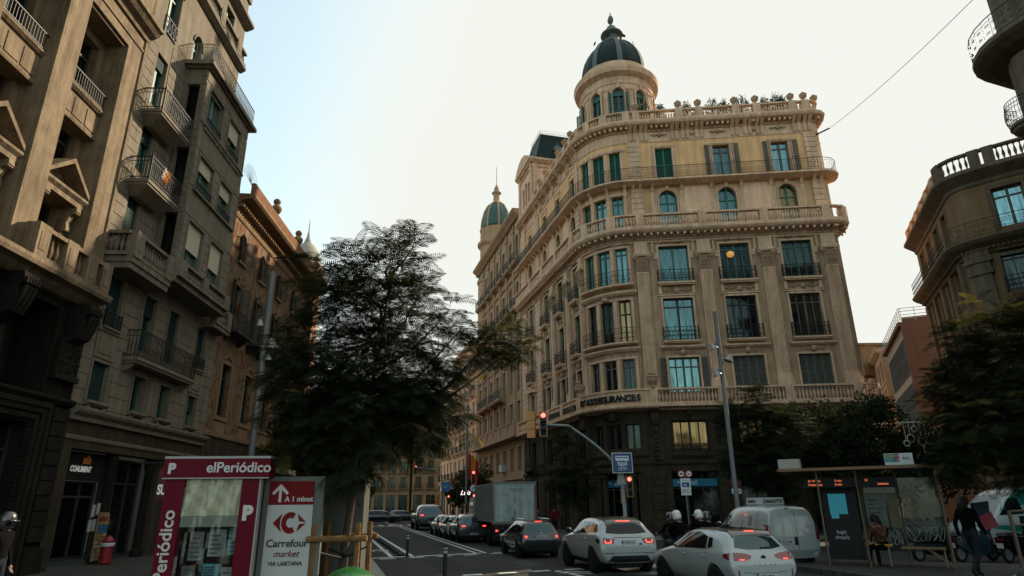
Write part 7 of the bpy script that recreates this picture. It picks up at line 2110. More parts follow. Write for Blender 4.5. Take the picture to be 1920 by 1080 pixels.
for sg in (-1, 1):
    mb = MB(); mb.box(sg*.95-.12, sg*.95+.12, -.13, -.10, .72, .86); l = mb.build('tail_lamp', TAILR, tk, TM_)
    mb = MB(); mb.box(sg*.98-.05, sg*.98+.05, -.135, -.13, .75, .82); mb.build('lit_strip', LIT, l, TM_)
    mb = MB(); mb.box(sg*.8-.28, sg*.8+.28, .45, .48, .3, .9); mb.build('mudflap', BLKP, tk, TM_)
    mb = MB(); mb.box(sg*1.135-.02, sg*1.135+.02, -.04, .0, 1.3, 3.0); mb.build('red_marker_tape', TAILR, tk, TM_)
t_, k_, b_ = wheel_meshes(.46, .5, RIMD)
for y in (1.35, 6.3):
    for sg in (1, -1):
        Mw = TM_ @ T(sg*.88, y, .46) @ (Matrix() if sg > 0 else RZ(R(180))); w_ = inst('wheel', t_, tk, Mw); inst('rim', k_, w_, Mw)
mb = MB(); mb.prism([(5.75, .6), (7.5, .6), (7.55, 1.4), (7.3, 2.45), (5.85, 2.5)], -1.1, 1.1, 'x'); cb_ = mb.build('cab', mat('cab_white', (.4, .41, .4), .4), tk, TM_)
for sg in (-1, 1):
    mb = MB(); mb.box(sg*1.105-.004, sg*1.105+.004, 6.2, 7.2, 1.5, 2.2); mb.build('side_window', CGL_D, cb_, TM_)
    mb = MB(); mb.box(sg*1.35-.05, sg*1.35+.05, 7.0, 7.1, 1.5, 2.1); mb.tube([(sg*1.1, 7.05, 1.9), (sg*1.35, 7.05, 1.9)], .02, 5); mb.build('wing_mirror', BLKP, cb_, TM_)
mb = MB(); mb.box(-.2, .35, -.03, -.01, .42, .53); mb.build('number_plate', PLATE, tk, TM_ @ T(-.6, 0, .1))
# ---- white van with teal stripes behind the shelter
TEAL = mat('teal_vinyl', (.0, .14, .11), .35, coat=.6)
ST_B = [(0.0, .4, .85, .95, 1.1, 1.6, .9), (.05, .3, .9, .98, 1.2, 2.15, .84), (.2, .3, .9, .99, 1.25, 2.28, .80), (1.5, .3, .9, .99, 1.25, 2.32, .80), (3.2, .3, .9, .99, 1.25, 2.30, .80), (3.9, .3, .9, .99, 1.22, 2.12, .78), (4.5, .3, .9, .98, 1.18, 1.55, .78), (4.8, .3, .88, .96, 1.12, 1.22, .8), (5.3, .32, .84, .9, .95, 1.02, .74), (5.5, .4, .72, .8, .75, .8, .6)]
v = Vehicle('panel_van', 'large white van with teal stripes parked across the street behind the bus shelter', 'van', (21.0, 24.5), -97, .98, 'B', ST_B, [(.95, .34), (4.4, .34)], .35, WPAINT, track=.86)
v.both('side_window', CGL_D, [(3.7, 1.35), (4.6, 1.3)], [(3.75, 1.9), (4.05, 1.85)])
v.both('stripe', TEAL, [(3.1, 1.75), (3.6, 1.65), (4.5, 1.45)], [(3.1, 2.15), (3.6, 2.1), (4.15, 1.88)], 5, .005)
v.both('stripe', TEAL, [(3.4, .55), (4.0, .75), (5.2, .9)], [(3.4, .75), (4.0, .98), (5.2, .98)], 5, .004)
v.seam([(3.6, 2.1), (3.6, .5)]); v.seam([(2.2, 2.1), (2.2, .5)]); v.seam([(.2, 1.3), (3.5, 1.3)], .012)
NAVY = mat('navy_lettering', (.01, .02, .10), .5)
for z, tx_ in ((1.62, 'Unidad'), (1.42, 'Química')):
    p = v.surf(1.1, z, 'left'); text(tx_, .24, NAVY, v.root, v.M @ T(p.x-.01, 1.45, z) @ RZ(R(-90)), depth=.006, bold=.003)
# ---- hood of a silver car entering at the lower right
v = far_car('saloon_car', 'silver car cut off by the lower right corner, only its bonnet in view', (7.6, 6.0), -30, .95, SPAINT, 'H', False)
v.sym('headlamp', CLEARL, [(.42, .66), (.78, .70)], [(.45, .58), (.76, .58)], 3, .01, 'front')
# ============================================================ kiosk, signs, lights, shelter
GALV = mat('galvanised_steel', (.16, .17, .17), .45, metal=.6, var=.15, scale=5)
KRED = mat('kiosk_crimson', (.105, .002, .011), .5, spec=.12, var=.1, scale=3)
KWH = mat('kiosk_white_letter', (.50, .46, .44), .5)
CREAM = mat('cream_canvas', (.52, .46, .33), .85, var=.15, scale=4)
KFR = mat('pale_frame', (.30, .29, .27), .5)
def bxo(name, x0, x1, y0, y1, z0, z1, m, parent, M=None, **k):
    mb = MB(); mb.box(x0, x1, y0, y1, z0, z1); return mb.build(name, m, parent, M if M is not None else WM[parent], **k)
kk = thing('news_kiosk', 'crimson newspaper kiosk with a cream blind behind clear plastic, beside the grocery', 'kiosk', T(-5.28, 10.0, 0) @ RZ(R(4)))
K = WM[kk]
band = bxo('fascia', -.02, 1.55, -.06, .25, 2.22, 2.50, KRED, kk)
bxo('fascia_trim', -.02, 1.55, -.07, .26, 2.50, 2.535, KFR, kk); bxo('fascia_trim', -.02, 1.55, -.066, -.055, 2.205, 2.222, KFR, kk)
text('elPeriódico', .21, KWH, band, K @ T(1.09, -.066, 2.30), bold=.004, sx=1.0)
text('P', .2, KWH, band, K @ T(.10, -.066, 2.29), bold=.012)
lpn = bxo('left_panel', .02, .30, -.02, .10, .05, 2.22, KRED, kk)
text('elPeriódico', .25, KWH, lpn, K @ T(.225, -.026, 1.18) @ RY(R(-90)), bold=.004, sx=1.02)
rpn = bxo('right_panel', 1.15, 1.41, -.02, .10, .05, 2.22, KRED, kk)
text('P', .27, KWH, rpn, K @ T(1.28, -.026, 1.62), bold=.018)
bxo('panel_trim', 1.41, 1.43, -.025, .11, .05, 2.22, KFR, kk)
mb = MB(); N = 26      # crumpled cream blind
def blp(i, j): return (.31+.835*i/N, .03+.018*math.sin(i*1.9+j*.55)+.01*math.sin(i*.7-j*1.7), 2.2-.52*j/8)
for i in range(N):
    for j in range(8): mb.quad(blp(i, j), blp(i+1, j), blp(i+1, j+1), blp(i, j+1))
mb.build('blind', CREAM, kk, K, smooth=True, fixn=False)
bxo('blind_hem', .31, 1.145, .0, .05, 1.52, 1.68, mat('grey_canvas', (.20, .195, .17), .85), kk)
bxo('rear_wall', .02, 1.41, 1.2, 1.25, .05, 2.3, mat('kiosk_dark', (.03, .03, .03), .7), kk); bxo('side_wall', .0, .03, .1, 1.2, .05, 2.3, MATS['kiosk_dark'], kk); bxo('side_wall', 1.40, 1.43, .1, 1.2, .05, 2.3, MATS['kiosk_dark'], kk)
bxo('roof', -.05, 1.60, .25, 1.3, 2.3, 2.38, mat('corrugated_grey', (.15, .15, .14), .6), kk); bxo('counter', .05, 1.45, .3, .8, .05, .85, MATS['kiosk_dark'], kk)
mags = [(.42, .62, 1.05, 1.45, (.16, .16, .15)), (.70, .95, 1.10, 1.48, (.20, .20, .19)), (.98, 1.18, 1.12, 1.50, (.04, .17, .17)), (.66, .90, .78, 1.0, (.03, .18, .22)), (.93, 1.18, .62, .95, (.22, .23, .22)), (.36, .52, .70, .98, (.12, .12, .11)), (.52, .64, .45, .6, (.25, .25, .24))]
for i, (x0, x1, z0, z1, c) in enumerate(mags):
    o = bxo('magazine', x0, x1, .18, .19, z0, z1, mat('print_%d' % i, c, .6, var=.4, scale=9), None, K)
    rr = random.Random(i); q = MB()
    for k in range(5): a = z0+(z1-z0)*(.1+.16*k); q.box(x0+.02, x0+(x1-x0)*rr.uniform(.5, .9), .176, .18, a, a+.018)
    q.build('print', mat('ink', (.05, .05, .05), .6), o, K)
    tag(o, ['grey newspaper hung behind the kiosk plastic, at left', 'illustrated front page hung in the middle of the kiosk window', 'teal poster at the upper right of the kiosk window', 'turquoise magazine below the illustrated front page', 'white leaflet with a diamond mark at the lower right of the kiosk window', 'small dark newspaper at the lower left of the kiosk window', 'white price card near the bottom of the kiosk window'][i], 'magazine')
PLASTIC = bpy.data.materials.new('clear_plastic'); PLASTIC.use_nodes = True
_t = PLASTIC.node_tree; _o = [n for n in _t.nodes if n.type == 'OUTPUT_MATERIAL'][0]; _g = _t.nodes.new('ShaderNodeBsdfGlossy'); _g.inputs['Roughness'].default_value = .08
_tr = _t.nodes.new('ShaderNodeBsdfTransparent'); _tr.inputs['Color'].default_value = (.86, .9, .88, 1); _mx = _t.nodes.new('ShaderNodeMixShader'); _mx.inputs[0].default_value = .05
_t.links.new(_tr.outputs[0], _mx.inputs[1]); _t.links.new(_g.outputs[0], _mx.inputs[2]); _t.links.new(_mx.outputs[0], _o.inputs['Surface'])
mb = MB(); N = 18
pf = lambda i, j: (.31+.835*i/N, -.015+.012*math.sin(i*.9+j*.8)+.008*math.sin(i*2.3-j*.6), 2.2-1.95*j/N)
for i in range(N):
    for j in range(N): mb.quad(pf(i, j), pf(i+1, j), pf(i+1, j+1), pf(i, j+1))
mb.build('plastic_sheet', PLASTIC, kk, K, smooth=True, fixn=False)
# ---- advert panel
cp = thing('advert_panel', 'white and red supermarket advert panel with an up arrow, right of the crimson kiosk', 'advert panel', T(-3.91, 10.3, 0) @ RZ(R(5))); A_ = WM[cp]
GREYF = mat('grey_green_frame', (.10, .105, .085), .6, var=.2, scale=4)
bxo('frame', 0, .95, 0, .12, .05, 2.24, GREYF, cp)
AR = mat('advert_red', (.15, .008, .010), .6, spec=.1, var=.1, scale=3); AW = mat('advert_white', (.38, .385, .36), .55, var=.05, scale=3)
fcx = .46
bxo('poster', .12, .80, -.012, 0, .22, 1.82, AW, cp); top_ = bxo('poster_head', .12, .80, -.012, 0, 1.82, 2.17, AR, cp); bot_ = bxo('poster_foot', .12, .80, -.012, 0, .22, .44, AR, cp)
mb = MB(); mb.box(.27, .31, -.018, -.012, 1.86, 2.06); mb.M = A_.inverted() @ A_
for sg in (-1, 1): mb.prism([(.29, 2.13), (.29+sg*.125, 2.0), (.29+sg*.10, 1.965), (.29, 2.065)], -.018, -.0125)
mb.M = None; mb.build('arrow', KWH, top_, A_)
text('A 1 minut', .105, KWH, top_, A_ @ T(.58, -.016, 1.87), bold=.003)
INK = mat('dark_print', (.03, .022, .02), .6)
text('Carrefour', .150, INK, cp, A_ @ T(fcx, -.016, 1.22), bold=.002); text('market', .13, AR, cp, A_ @ T(fcx, -.016, 1.08), shear=.3)
text('VIA LAIETANA', .078, INK, cp, A_ @ T(fcx, -.016, .96), bold=.001); text('Via Laietana, 48A', .06, INK, cp, A_ @ T(fcx, -.016, .76))
text('De lunes a sábado de 8.30 a 22.00 horas', .026, KWH, bot_, A_ @ T(fcx, -.016, .345)); text('De dilluns a dissabte de 8.30 a 22.00 hores', .026, KWH, bot_, A_ @ T(fcx, -.016, .295))
mb = MB()          # emblem: an arrow to the left and one to the right, a letter C cut between them
z0 = 1.56
mb.poly([(fcx-.24, -.016, z0), (fcx-.10, -.016, z0+.14), (fcx-.13, -.016, z0+.05), (fcx-.13, -.016, z0-.05), (fcx-.10, -.016, z0-.14)])
def cpt(r, a): return (fcx+.02+r*math.cos(R(a)), -.016, z0+r*1.15*math.sin(R(a)))
for a in range(56, 304, 8): mb.quad(cpt(.135, a), cpt(.135, a+8), cpt(.06, a+8), cpt(.06, a))
mb.poly([(fcx+.12, -.016, z0+.13), (fcx+.26, -.016, z0+.006), (fcx+.15, -.016, z0+.022)])
mb.poly([(fcx+.26, -.016, z0-.006), (fcx+.12, -.016, z0-.13), (fcx+.15, -.016, z0-.022)])
mb.build('emblem', AR, cp, A_, fixn=False)
# ---- grey cabin beyond the advert panel
gc = thing('street_cabin', 'plain grey street cabin between the advert panel and the young tree', 'cabin', T(-3.32, 11.25, 0) @ RZ(R(6)))
bxo('wall', 0, .78, 0, .8, .12, 2.2, mat('cabin_grey', (.085, .088, .078), .5, var=.2, scale=2, streak=.3), gc); bxo('roof', -.04, .82, -.05, .85, 2.2, 2.26, GREYF, gc); bxo('door_trim', .04, .06, -.012, 0, .2, 2.15, GREYF, gc)
# ---- stakes round the young tree
WD = mat('stake_wood', (.17, .09, .035), .8, var=.35, scale=6, bump=.4)
st = thing('tree_stake_frame', 'frame of round wooden stakes and rails tied round the young tree', 'tree stakes', T(-2.7, 10.7, .1))
for x, y in ((-.37, -.3), (.30, -.3), (-.33, .35), (.34, .35)):
    mb = MB(); mb.tube([(x, y, 0), (x, y, 1.45)], .045, 8); mb.build('stake', WD, st, WM[st], smooth=False)
for y in (-.37, .42):
    mb = MB(); mb.tube([(-.46, y, 1.22), (.46, y, 1.23)], .045, 8); mb.build('rail', WD, st, WM[st])
mb = MB(); mb.tube([(-.37, -.3, 1.05), (.0, 0, .93), (.3, -.3, 1.0)], .014, 5); mb.tube([(-.33, .35, 1.05), (.05, .1, .95), (.34, .35, 1.08)], .014, 5); mb.build('tie', IRON, st, WM[st])
# ---- poles
def pole(name, label, cat, x, y, h, r, m, z=.12, r2=None, n=12):
    o = thing(name, label, cat, T(x, y, z)); mb = MB(); mb.lathe([(r*1.5, 0), (r*1.5, .15), (r, .2), (r2 or r, h)], (0, 0, 0), n); mb.build('pole', m, o, WM[o], angle=40); return o
tp_ = pole('sign_post', 'thin teal post with small street boards, behind the tree stakes', 'sign post', -3.24, 13.95, 2.35, .035, mat('teal_grey_metal', (.06, .10, .095), .5))
bxo('sign_board', -.35, .02, -.02, .02, 2.0, 2.12, MATS['teal_grey_metal'], tp_); bxo('sign_board', .0, .42, -.02, .02, 2.05, 2.17, MATS['teal_grey_metal'], tp_)
wp = pole('slim_pole', 'slim white pole with a small camera ball, left of the crimson kiosk', 'pole', -5.85, 11.6, 1.95, .018, mat('offwhite_metal', (.32, .31, .28), .5), .1)
mb = MB(); mb.ball((0, 0, 2.02), .055, 10); mb.box(-.03, .03, -.03, .03, 2.05, 2.16); mb.build('camera', MATS['offwhite_metal'], wp, WM[wp], smooth=True)
# ---- lamp posts with spot heads
def spot(parent, M, s=1.0):
    mb = MB(); mb.lathe([(.05, .16), (.10, .14), (.12, .0), (.19, -.10), (.19, -.13)], (0, 0, 0), 14, M=SC(s, s, s)); h = mb.build('spot_head', mat('lamp_grey', (.27, .27, .26), .4, metal=.3), parent, M, angle=40)
    mb = MB(); mb.lathe([(.17*s, -.10*s), (.17*s, -.12*s)], (0, 0, 0), 14); mb.build('lens', GLASS_D, h, M)
l1 = pole('lamp_post', 'tall grey lamp post in front of the brown painted building', 'lamp post', -8.05, 20.0, 9.15, .10, mat('post_grey', (.11, .115, .11), .5, metal=.3), .12, .10, 16)
for dx, z, sx in ((.28, 6.65, 1), (-.18, 7.35, .7), (.22, 6.2, .6)):
    spot(l1, WM[l1] @ T(dx, -.1, z) @ RX(R(12)), sx); mb = MB(); mb.tube([(0, 0, z+.18), (dx, -.1, z+.18), (dx, -.1, z+.1)], .02, 5); mb.build('bracket', MATS['post_grey'], l1, WM[l1])
l2 = pole('lamp_post', 'tall grey lamp post with three spotlights in front of the corner building', 'lamp post', 8.66, 26.0, 9.5, .085, MATS['post_grey'], .0, .09, 16)
for dx, z, a in ((-.30, 7.95, -25), (.32, 7.45, 25), (-.28, 6.85, -20)):
    spot(l2, WM[l2] @ T(dx, -.1, z) @ RY(R(a))); mb = MB(); mb.tube([(0, 0, z+.12), (dx, -.1, z+.14)], .025, 5); mb.build('bracket', MATS['post_grey'], l2, WM[l2])
# ---- traffic lights
ORG = mat('signal_orange', (.42, .17, .015), .45, coat=.3); BLKM = mat('signal_black', (.012, .012, .012), .4)
def signal(parent, M, lit=True, back=False, s=1.0, lamp=0):
    """three-lamp head, faces -y"""
    mb = MB()
    for k in range(3): mb.box(-.15*s, .15*s, 0, .22*s, (k*.33-.48)*s, (k*.33-.17)*s)
    h = mb.build('signal_head', ORG, parent, M)
    if back: return h
    mb = MB(); mb.box(-.125*s, .125*s, -.01*s, 0, -.46*s, .47*s)
    mb.build('face', BLKM, h, M)
    for k in range(3):
        z = (k*.33-.325)*s; on = lit and k == 2
        mb = MB(); mb.lathe([(.10*s, -.03*s), (.09*s, -.015*s)], (0, 0, z), 18, M=RX(R(90))) if False else mb.lathe([(.095*s, 0), (.09*s, .02*s), (.001, .03*s)], (0, 0, 0), 18, M=T(0, -.012*s, z) @ RX(R(90)))
        mb.build('lamp', mat('signal_red_lit', (.8, .05, .04), .4, emit=(1, .10, .07), estr=1.6) if on else BLKM, h, M, smooth=True)
        mb = MB(); mb.lathe([(.115*s, 0), (.115*s, .14*s)], (0, 0, 0), 16, R(20), R(160), M=T(0, 0, z) @ RX(R(90))) ; mb.build('visor', BLKM, h, M)
    return h
def bus_icon(mb, x, z, w, h, y=-.005):
    mb.box(x-w/2, x+w/2, y-.004, y, z, z+h)
MAST = mat('mast_grey', (.17, .20, .20), .4, metal=.5)
tm = thing('traffic_light', 'traffic light mast with a curved arm over the road and a blue taxi lane sign', 'traffic light', T(4.12, 25.0, .0)); W_ = WM[tm]
mb = MB(); mb.lathe([(.12, 0), (.12, .3), (.075, .35), (.07, 2.6)], (0, 0, 0), 14); pts = [(0, 0, 2.6)]+[(-.02-2.0*math.sin(t/10*math.pi/2)**1.6*1.0, -.1-.5*t/10, 2.6+1.98*math.sin(t/10*math.pi/2)) for t in range(1, 11)]+[(-3.45, -.9, 4.64)]
mb.tube(pts, [.065]+[.06-.001*i for i in range(10)]+[.035], 10); mb.build('mast', MAST, tm, W_, smooth=True)
sgn = MB(); sgn.box(-.38, .38, -.02, .01, -.37, .37); sg_ = sgn.build('lane_sign', mat('sign_edge_white', (.5, .5, .5), .5), tm, W_ @ T(-.06, -.42, 3.22))
SB = mat('sign_blue', (.004, .03, .13), .4)
sgn = MB(); sgn.box(-.355, .355, -.026, -.02, -.345, .345); fb = sgn.build('sign_face', SB, sg_, WM[sg_])
SW_ = mat('sign_white_print', (.55, .60, .60), .5)
sgn = MB(); sgn.box(-.25, .25, -.03, -.0265, .09, .25)
for i in range(5): sgn.lathe([(.03, 0), (.03, .003)], (0, 0, 0), 10, M=T(-.2+i*.1, -.0265, .09) @ RX(R(90)))
for i in range(3): sgn.tube(loop_pts((-.1+i*.1, -.22), .05, 10, -.028), .008, 4, closed=True)
sgn.tube([(-.1, -.028, -.22), (-.03, -.028, -.14), (.06, -.028, -.14), (.1, -.028, -.22)], .008, 4)
sgn.build('pictogram', SW_, fb, WM[fb])
sgn = MB()
for i in range(6): sgn.box(-.23+i*.078, -.175+i*.078, -.032, -.0302, .16, .22)
sgn.build('pictogram', SB, fb, WM[fb])
text('taxi', .25, SW_, fb, WM[fb] @ T(0, -.028, -.10), bold=.004)
signal(tm, W_ @ T(.22, -.12, 2.38), s=.78)
signal(tm, W_ @ T(-3.0, -.95, 4.62), s=.95); signal(tm, W_ @ T(-3.42, -.85, 4.58) @ RZ(R(165)), back=True, s=.98)
signal(tm, W_ @ T(-.08, .1, 2.05) @ RZ(R(-75)), back=True, s=.55)
mb = MB(); mb.prism([(-.17, -.22), (.17, -.22), (.10, .22), (-.10, .22)], -.02, .0); mb.build('give_way_sign', mat('worn_grey_sign', (.25, .25, .24), .6, var=.5, scale=30), tm, W_ @ T(-.10, -.16, 2.68))
sn = thing('sign_post', 'post with two small round signs above a white plate, in front of the bank window', 'sign post', T(6.98, 27.0, 0)); S_ = WM[sn]
mb = MB(); mb.tube([(0, .03, 0), (0, .03, 2.95)], .03, 8); mb.build('pole', GALV, sn, S_)
SRED = mat('sign_red', (.30, .015, .02), .5)
def round_sign(parent, M, r, inner, ring=SRED, kind=None):
    mb = MB(); mb.lathe([(r, 0), (r, .02)], (0, 0, 0), 24, M=RX(R(90))); a = mb.build('round_sign', ring, parent, M)
    mb = MB(); mb.lathe([(r*.74, .021), (r*.74, .024)], (0, 0, 0), 24, M=RX(R(90))); mb.build('sign_face', inner, a, M)
    mb = MB()
    if kind == 'bus': mb.box(-r*.4, r*.4, -.03, -.026, -r*.25, r*.25)
    elif kind == 'pair': mb.box(-r*.3, -r*.1, -.03, -.026, -r*.4, r*.4); mb.box(r*.05, r*.35, -.03, -.026, -r*.3, r*.1)
    elif kind == 'slash': mb.prism([(-r*.62, r*.5), (-r*.5, r*.62), (r*.62, -r*.5), (r*.5, -r*.62)], -.03, -.026)
    elif kind == 'turn': mb.tube([(-r*.2, -.028, -r*.4), (-r*.2, -.028, r*.15), (r*.3, -.028, r*.15)], r*.08, 4); mb.prism([(r*.2, r*.35), (r*.5, r*.15), (r*.2, -r*.05)], -.03, -.026)
    if mb.f: mb.build('pictogram', SRED if kind == 'slash' else INK, a, M)
    return a
round_sign(sn, S_ @ T(-.15, -.02, 2.90), .14, SW_, kind='bus'); round_sign(sn, S_ @ T(.16, -.02, 2.90), .14, SW_, kind='pair')
pl_ = bxo('plate', -.20, .20, -.02, .0, 2.07, 2.72, SW_, sn, S_ @ T(.0, 0, 0)); bxo('blue_field', -.15, .15, -.025, -.02, 2.38, 2.57, SB, pl_, S_)
text('t&', .15, SW_, pl_, S_ @ T(-.03, -.028, 2.42)); text('CARRIL BUS', .05, INK, pl_, S_ @ T(0, -.024, 2.63))
round_sign(pl_, S_ @ T(-.09, -.021, 2.24), .075, SW_, kind='bus').name = 'round_sign'; round_sign(pl_, S_ @ T(.09, -.021, 2.24), .075, SW_)
np2 = thing('no_parking_sign', 'blue and red no parking sign over a white plate, beside the tree', 'road sign', T(9.35, 28.0, 0)); N_ = WM[np2]
mb = MB(); mb.tube([(0, .03, 0), (0, .03, 2.8)], .03, 8); mb.build('pole', GALV, np2, N_)
round_sign(np2, N_ @ T(0, -.02, 2.62), .24, SB, kind='slash'); bxo('plate', -.2, .2, -.02, 0, 2.12, 2.32, SW_, np2); text('zona taxi', .08, INK, np2, N_ @ T(0, -.024, 2.19))
# far signals, flag, signs
def far_sig(name, label, x, y, z, s=1.0, extra=None):
    o = thing(name, label, 'traffic light', T(x, y, 0)); mb = MB(); mb.tube([(0, .12, 0), (0, .12, z+.5)], .06, 8); mb.build('mast', MAST, o, WM[o]); signal(o, WM[o] @ T(0, 0, z), s=s)
    return o
f1 = far_sig('traffic_light', 'far traffic light above the grey truck, with a round turn sign below it', -3.05, 50, 3.75)
round_sign(f1, WM[f1] @ T(0, -.05, 2.95), .3, SW_, kind='turn'); signal(f1, WM[f1] @ T(.05, -.05, 2.15), s=.8)
f2 = thing('traffic_light', 'far traffic light mast with a blue lane sign, beside the plane trees', 'traffic light', T(-5.9, 55, 0)); F2 = WM[f2]
mb = MB(); mb.tube([(0, 0, 0), (0, 0, 3.4), (-.15, 0, 4.1), (-.7, 0, 4.6), (-2.3, 0, 4.75)], .06, 8); mb.build('mast', MAST, f2, F2)
fs_ = bxo('lane_sign', -.1, .62, -.12, -.08, 2.85, 3.6, mat('light_blue_sign', (.02, .12, .30), .4), f2); text('taxi', .2, SW_, fs_, F2 @ T(.26, -.124, 3.15)); signal(f2, F2 @ T(.5, 0, 2.2), s=.7); signal(f2, F2 @ T(-.5, 0, 2.1) @ RZ(R(170)), back=True, s=.7); signal(f2, F2 @ T(-2.3, 0, 4.6), s=.7)
fp_ = thing('flagpole', 'tall flagpole with a red and yellow flag hanging beside the green-domed building', 'flagpole', T(-3.95, 55, 0)); mb = MB(); mb.tube([(0, 0, 0), (0, 0, 10)], .09, 8); mb.build('pole', MAST, fp_, WM[fp_])
def flagcloth(M):
    mb = MB(); N = 10
    for i in range(N):
        for j in range(N):
            P = lambda a, b: (.12+.9*(a/N)*(1-.55*b/N*.3), .08*math.sin(a*1.3+b*.3), 5.9-2.0*b/N-.75*(a/N)**1.2)
            mb.cur = 0 if (i < 3 or i > 6) else 1; mb.quad(P(i, j), P(i+1, j), P(i+1, j+1), P(i, j+1))
    return mb.build('flag', [REDC, YEL], fp_, M, fixn=False)
flagcloth(WM[fp_])
ls = MB(); ls.box(-.8, .8, -.03, .03, -.3, .3); lo = ls.build('shop_sign', BLK, None, T(-4.3, 58.5, 2.75)); tag(lo, 'dark far shop sign with a white handwritten name, behind the flagpole', 'sign')
text('Luis', .55, mat('lit_white', (.7, .65, .6), .5, emit=(1, .85, .7), estr=.6), lo, WM[lo] @ T(0, -.04, -.15), shear=.4)
# ---- hoops of the festive decorations
DEC = mat('decoration_white', (.30, .26, .18), .6)
def hoops(label, x, y, z, rs, M0=None):
    mb = MB()
    for r in rs: mb.tube([(x+r*math.cos(t*math.pi/12), y, z+r*math.sin(t*math.pi/12)) for t in range(12, 25)], .03, 4)
    mb.tube([(x-rs[0], y, z), (x+rs[0], y, z)], .02, 4)
    tag(mb.build('festive_hoops', DEC, None, Matrix()), label, 'street decoration')
hoops('pale concentric festive hoops hung across the street, above the far traffic lights', -3.0, 48, 11.6, [1.5, 1.25, 1.0, .75])
hoops('pale concentric festive hoops farther down the street, left of the nearer set', -6.4, 60, 11.0, [1.7, 1.4, 1.1, .8])
dr_ = thing('festive_rings', 'row of wire rings hung above the bus shelter between the dark trees', 'street decoration', T(15.6, 26, 0)); mb = MB(); mb.tube([(-.1, 0, 4.75), (2.8, 0, 4.85)], .03, 5); mb.build('bar', DEC, dr_, WM[dr_])
rn = random.Random(6)
for i in range(12):
    x = .1+i*.21; l = rn.uniform(.15, .9); r_ = rn.choice([.11, .15, .2]); mb = MB()
    mb.tube([(x, 0, 4.8), (x, 0, 4.8-l)], .012, 4); mb.tube([(x+r_*math.cos(t*.4), 0, 4.8-l-r_+r_*math.sin(t*.4)) for t in range(16)], .022, 5, closed=True); mb.build('ring', DEC, dr_, WM[dr_])
# ---- bus shelter
ang = math.atan2(-1.45, 2.45)
SH = thing('bus_shelter', 'glass bus shelter with an ochre roof edge and scratched graffiti panes', 'bus shelter', T(8.52, 18.65, .14) @ RZ(ang)); H_ = WM[SH]
OCH = mat('ochre_metal', (.17, .085, .025), .45, var=.15, scale=5); SPST = mat('shelter_post', (.16, .13, .09), .35, metal=.6)
bxo('roof', -.95, 3.0, -.25, 1.35, 2.48, 2.52, BLKP, SH)
mb = MB(); mb.box(-.97, 3.02, -.29, -.25, 2.46, 2.535); mb.box(-.97, -.95, -.25, 1.35, 2.46, 2.535); mb.box(3.0, 3.02, -.25, 1.35, 2.46, 2.535); mb.build('roof_edge', OCH, SH, H_)
for x, y in ((0, 0), (.98, 0), (2.85, 0), (0, 1.05), (.98, 1.05), (1.9, 1.05), (2.85, 1.05)):
    mb = MB(); mb.tube([(x, y, 0), (x, y, 2.48)], .028, 8); mb.build('post', SPST, SH, H_)
SHG = PLASTIC.copy(); SHG.name = 'shelter_glass'
for n_ in SHG.node_tree.nodes:
    if n_.type == 'BSDF_TRANSPARENT': n_.inputs['Color'].default_value = (.50, .60, .58, 1)
for x0, x1 in ((1.02, 1.86), (1.94, 2.81)): bxo('glass_pane', x0, x1, 1.04, 1.05, .35, 2.25, SHG, SH)
gp = bxo('glass_pane', 2.845, 2.855, .05, 1.0, .35, 2.25, SHG, SH)
tot = bxo('advert_totem', -.05, .85, .95, 1.12, .1, 2.3, BLKP, SH)
pos = bxo('screen', .12, .58, .935, .95, 1.30, 1.85, mat('lit_poster', (.01, .09, .12), .5, emit=(.03, .30, .38), estr=.10, var=.5, scale=5), tot, H_)
bxo('screen', .14, .34, .936, .95, 1.18, 1.30, MATS['lit_poster'], tot, H_)
text('logic', .14, SW_, tot, H_ @ T(.34, .93, .78)); text('shopify', .13, SW_, tot, H_ @ T(.34, .93, .64))
tt = bxo('timetable', 1.05, 1.55, .95, .99, .95, 1.85, mat('timetable_paper', (.13, .14, .12), .6, var=.25, scale=8), SH); bxo('timetable', 1.6, 1.85, .95, .99, .95, 1.85, mat('timetable_ochre', (.12, .10, .05), .6, var=.2, scale=8), SH)
mb = MB()
for k in range(6): mb.box(1.1, 1.1+.06*(3+k % 4), .945, .95, 1.1+k*.11, 1.13+k*.11)
mb.build('print', mat('ink', (.05, .05, .05), .6), tt, H_)
bench = bxo('bench', .95, 1.55, .35, .75, .50, .55, mat('bench_orange', (.50, .20, .02), .5), SH); bxo('bench', 1.75, 2.75, .35, .75, .44, .49, OCH, SH)
mb = MB()
for x in (1.1, 1.45, 2.7): mb.box(x-.02, x+.02, .4, .7, 0, .5)
mb.build('bench_leg', SPST, SH, H_)
mb = MB(); mb.prism([(2.4, .44), (2.83, .1), (2.83, .0), (2.3, .44)], .5, .53, 'y'); mb.build('brace', OCH, SH, H_)
LED = mat('amber_led', (.3, .06, .02), .5, emit=(1, .22, .07), estr=.2)
ds = bxo('display', -.42, 1.9, .45, .55, 2.02, 2.28, BLKP, SH)
for x, tx_, z in ((-.12, '47 19 V15', 2.19), (-.1, 'Próxim bus', 2.09), (.5, '2 min', 2.19), (.5, '8 min', 2.09), (1.2, '12', 2.19), (1.6, 'Laietana', 2.09)): text(tx_, .08, LED, ds, H_ @ T(x, .44, z-.02), bold=.002)
wb = MB(); wb.box(-.93, -.36, -.2, .15, 2.54, 2.80); wb.build('roof_box', mat('pale_box', (.33, .31, .27), .5), SH, H_)
rs_ = bxo('route_sign', 1.75, 2.42, .10, .14, 2.56, 2.86, SW_, SH)
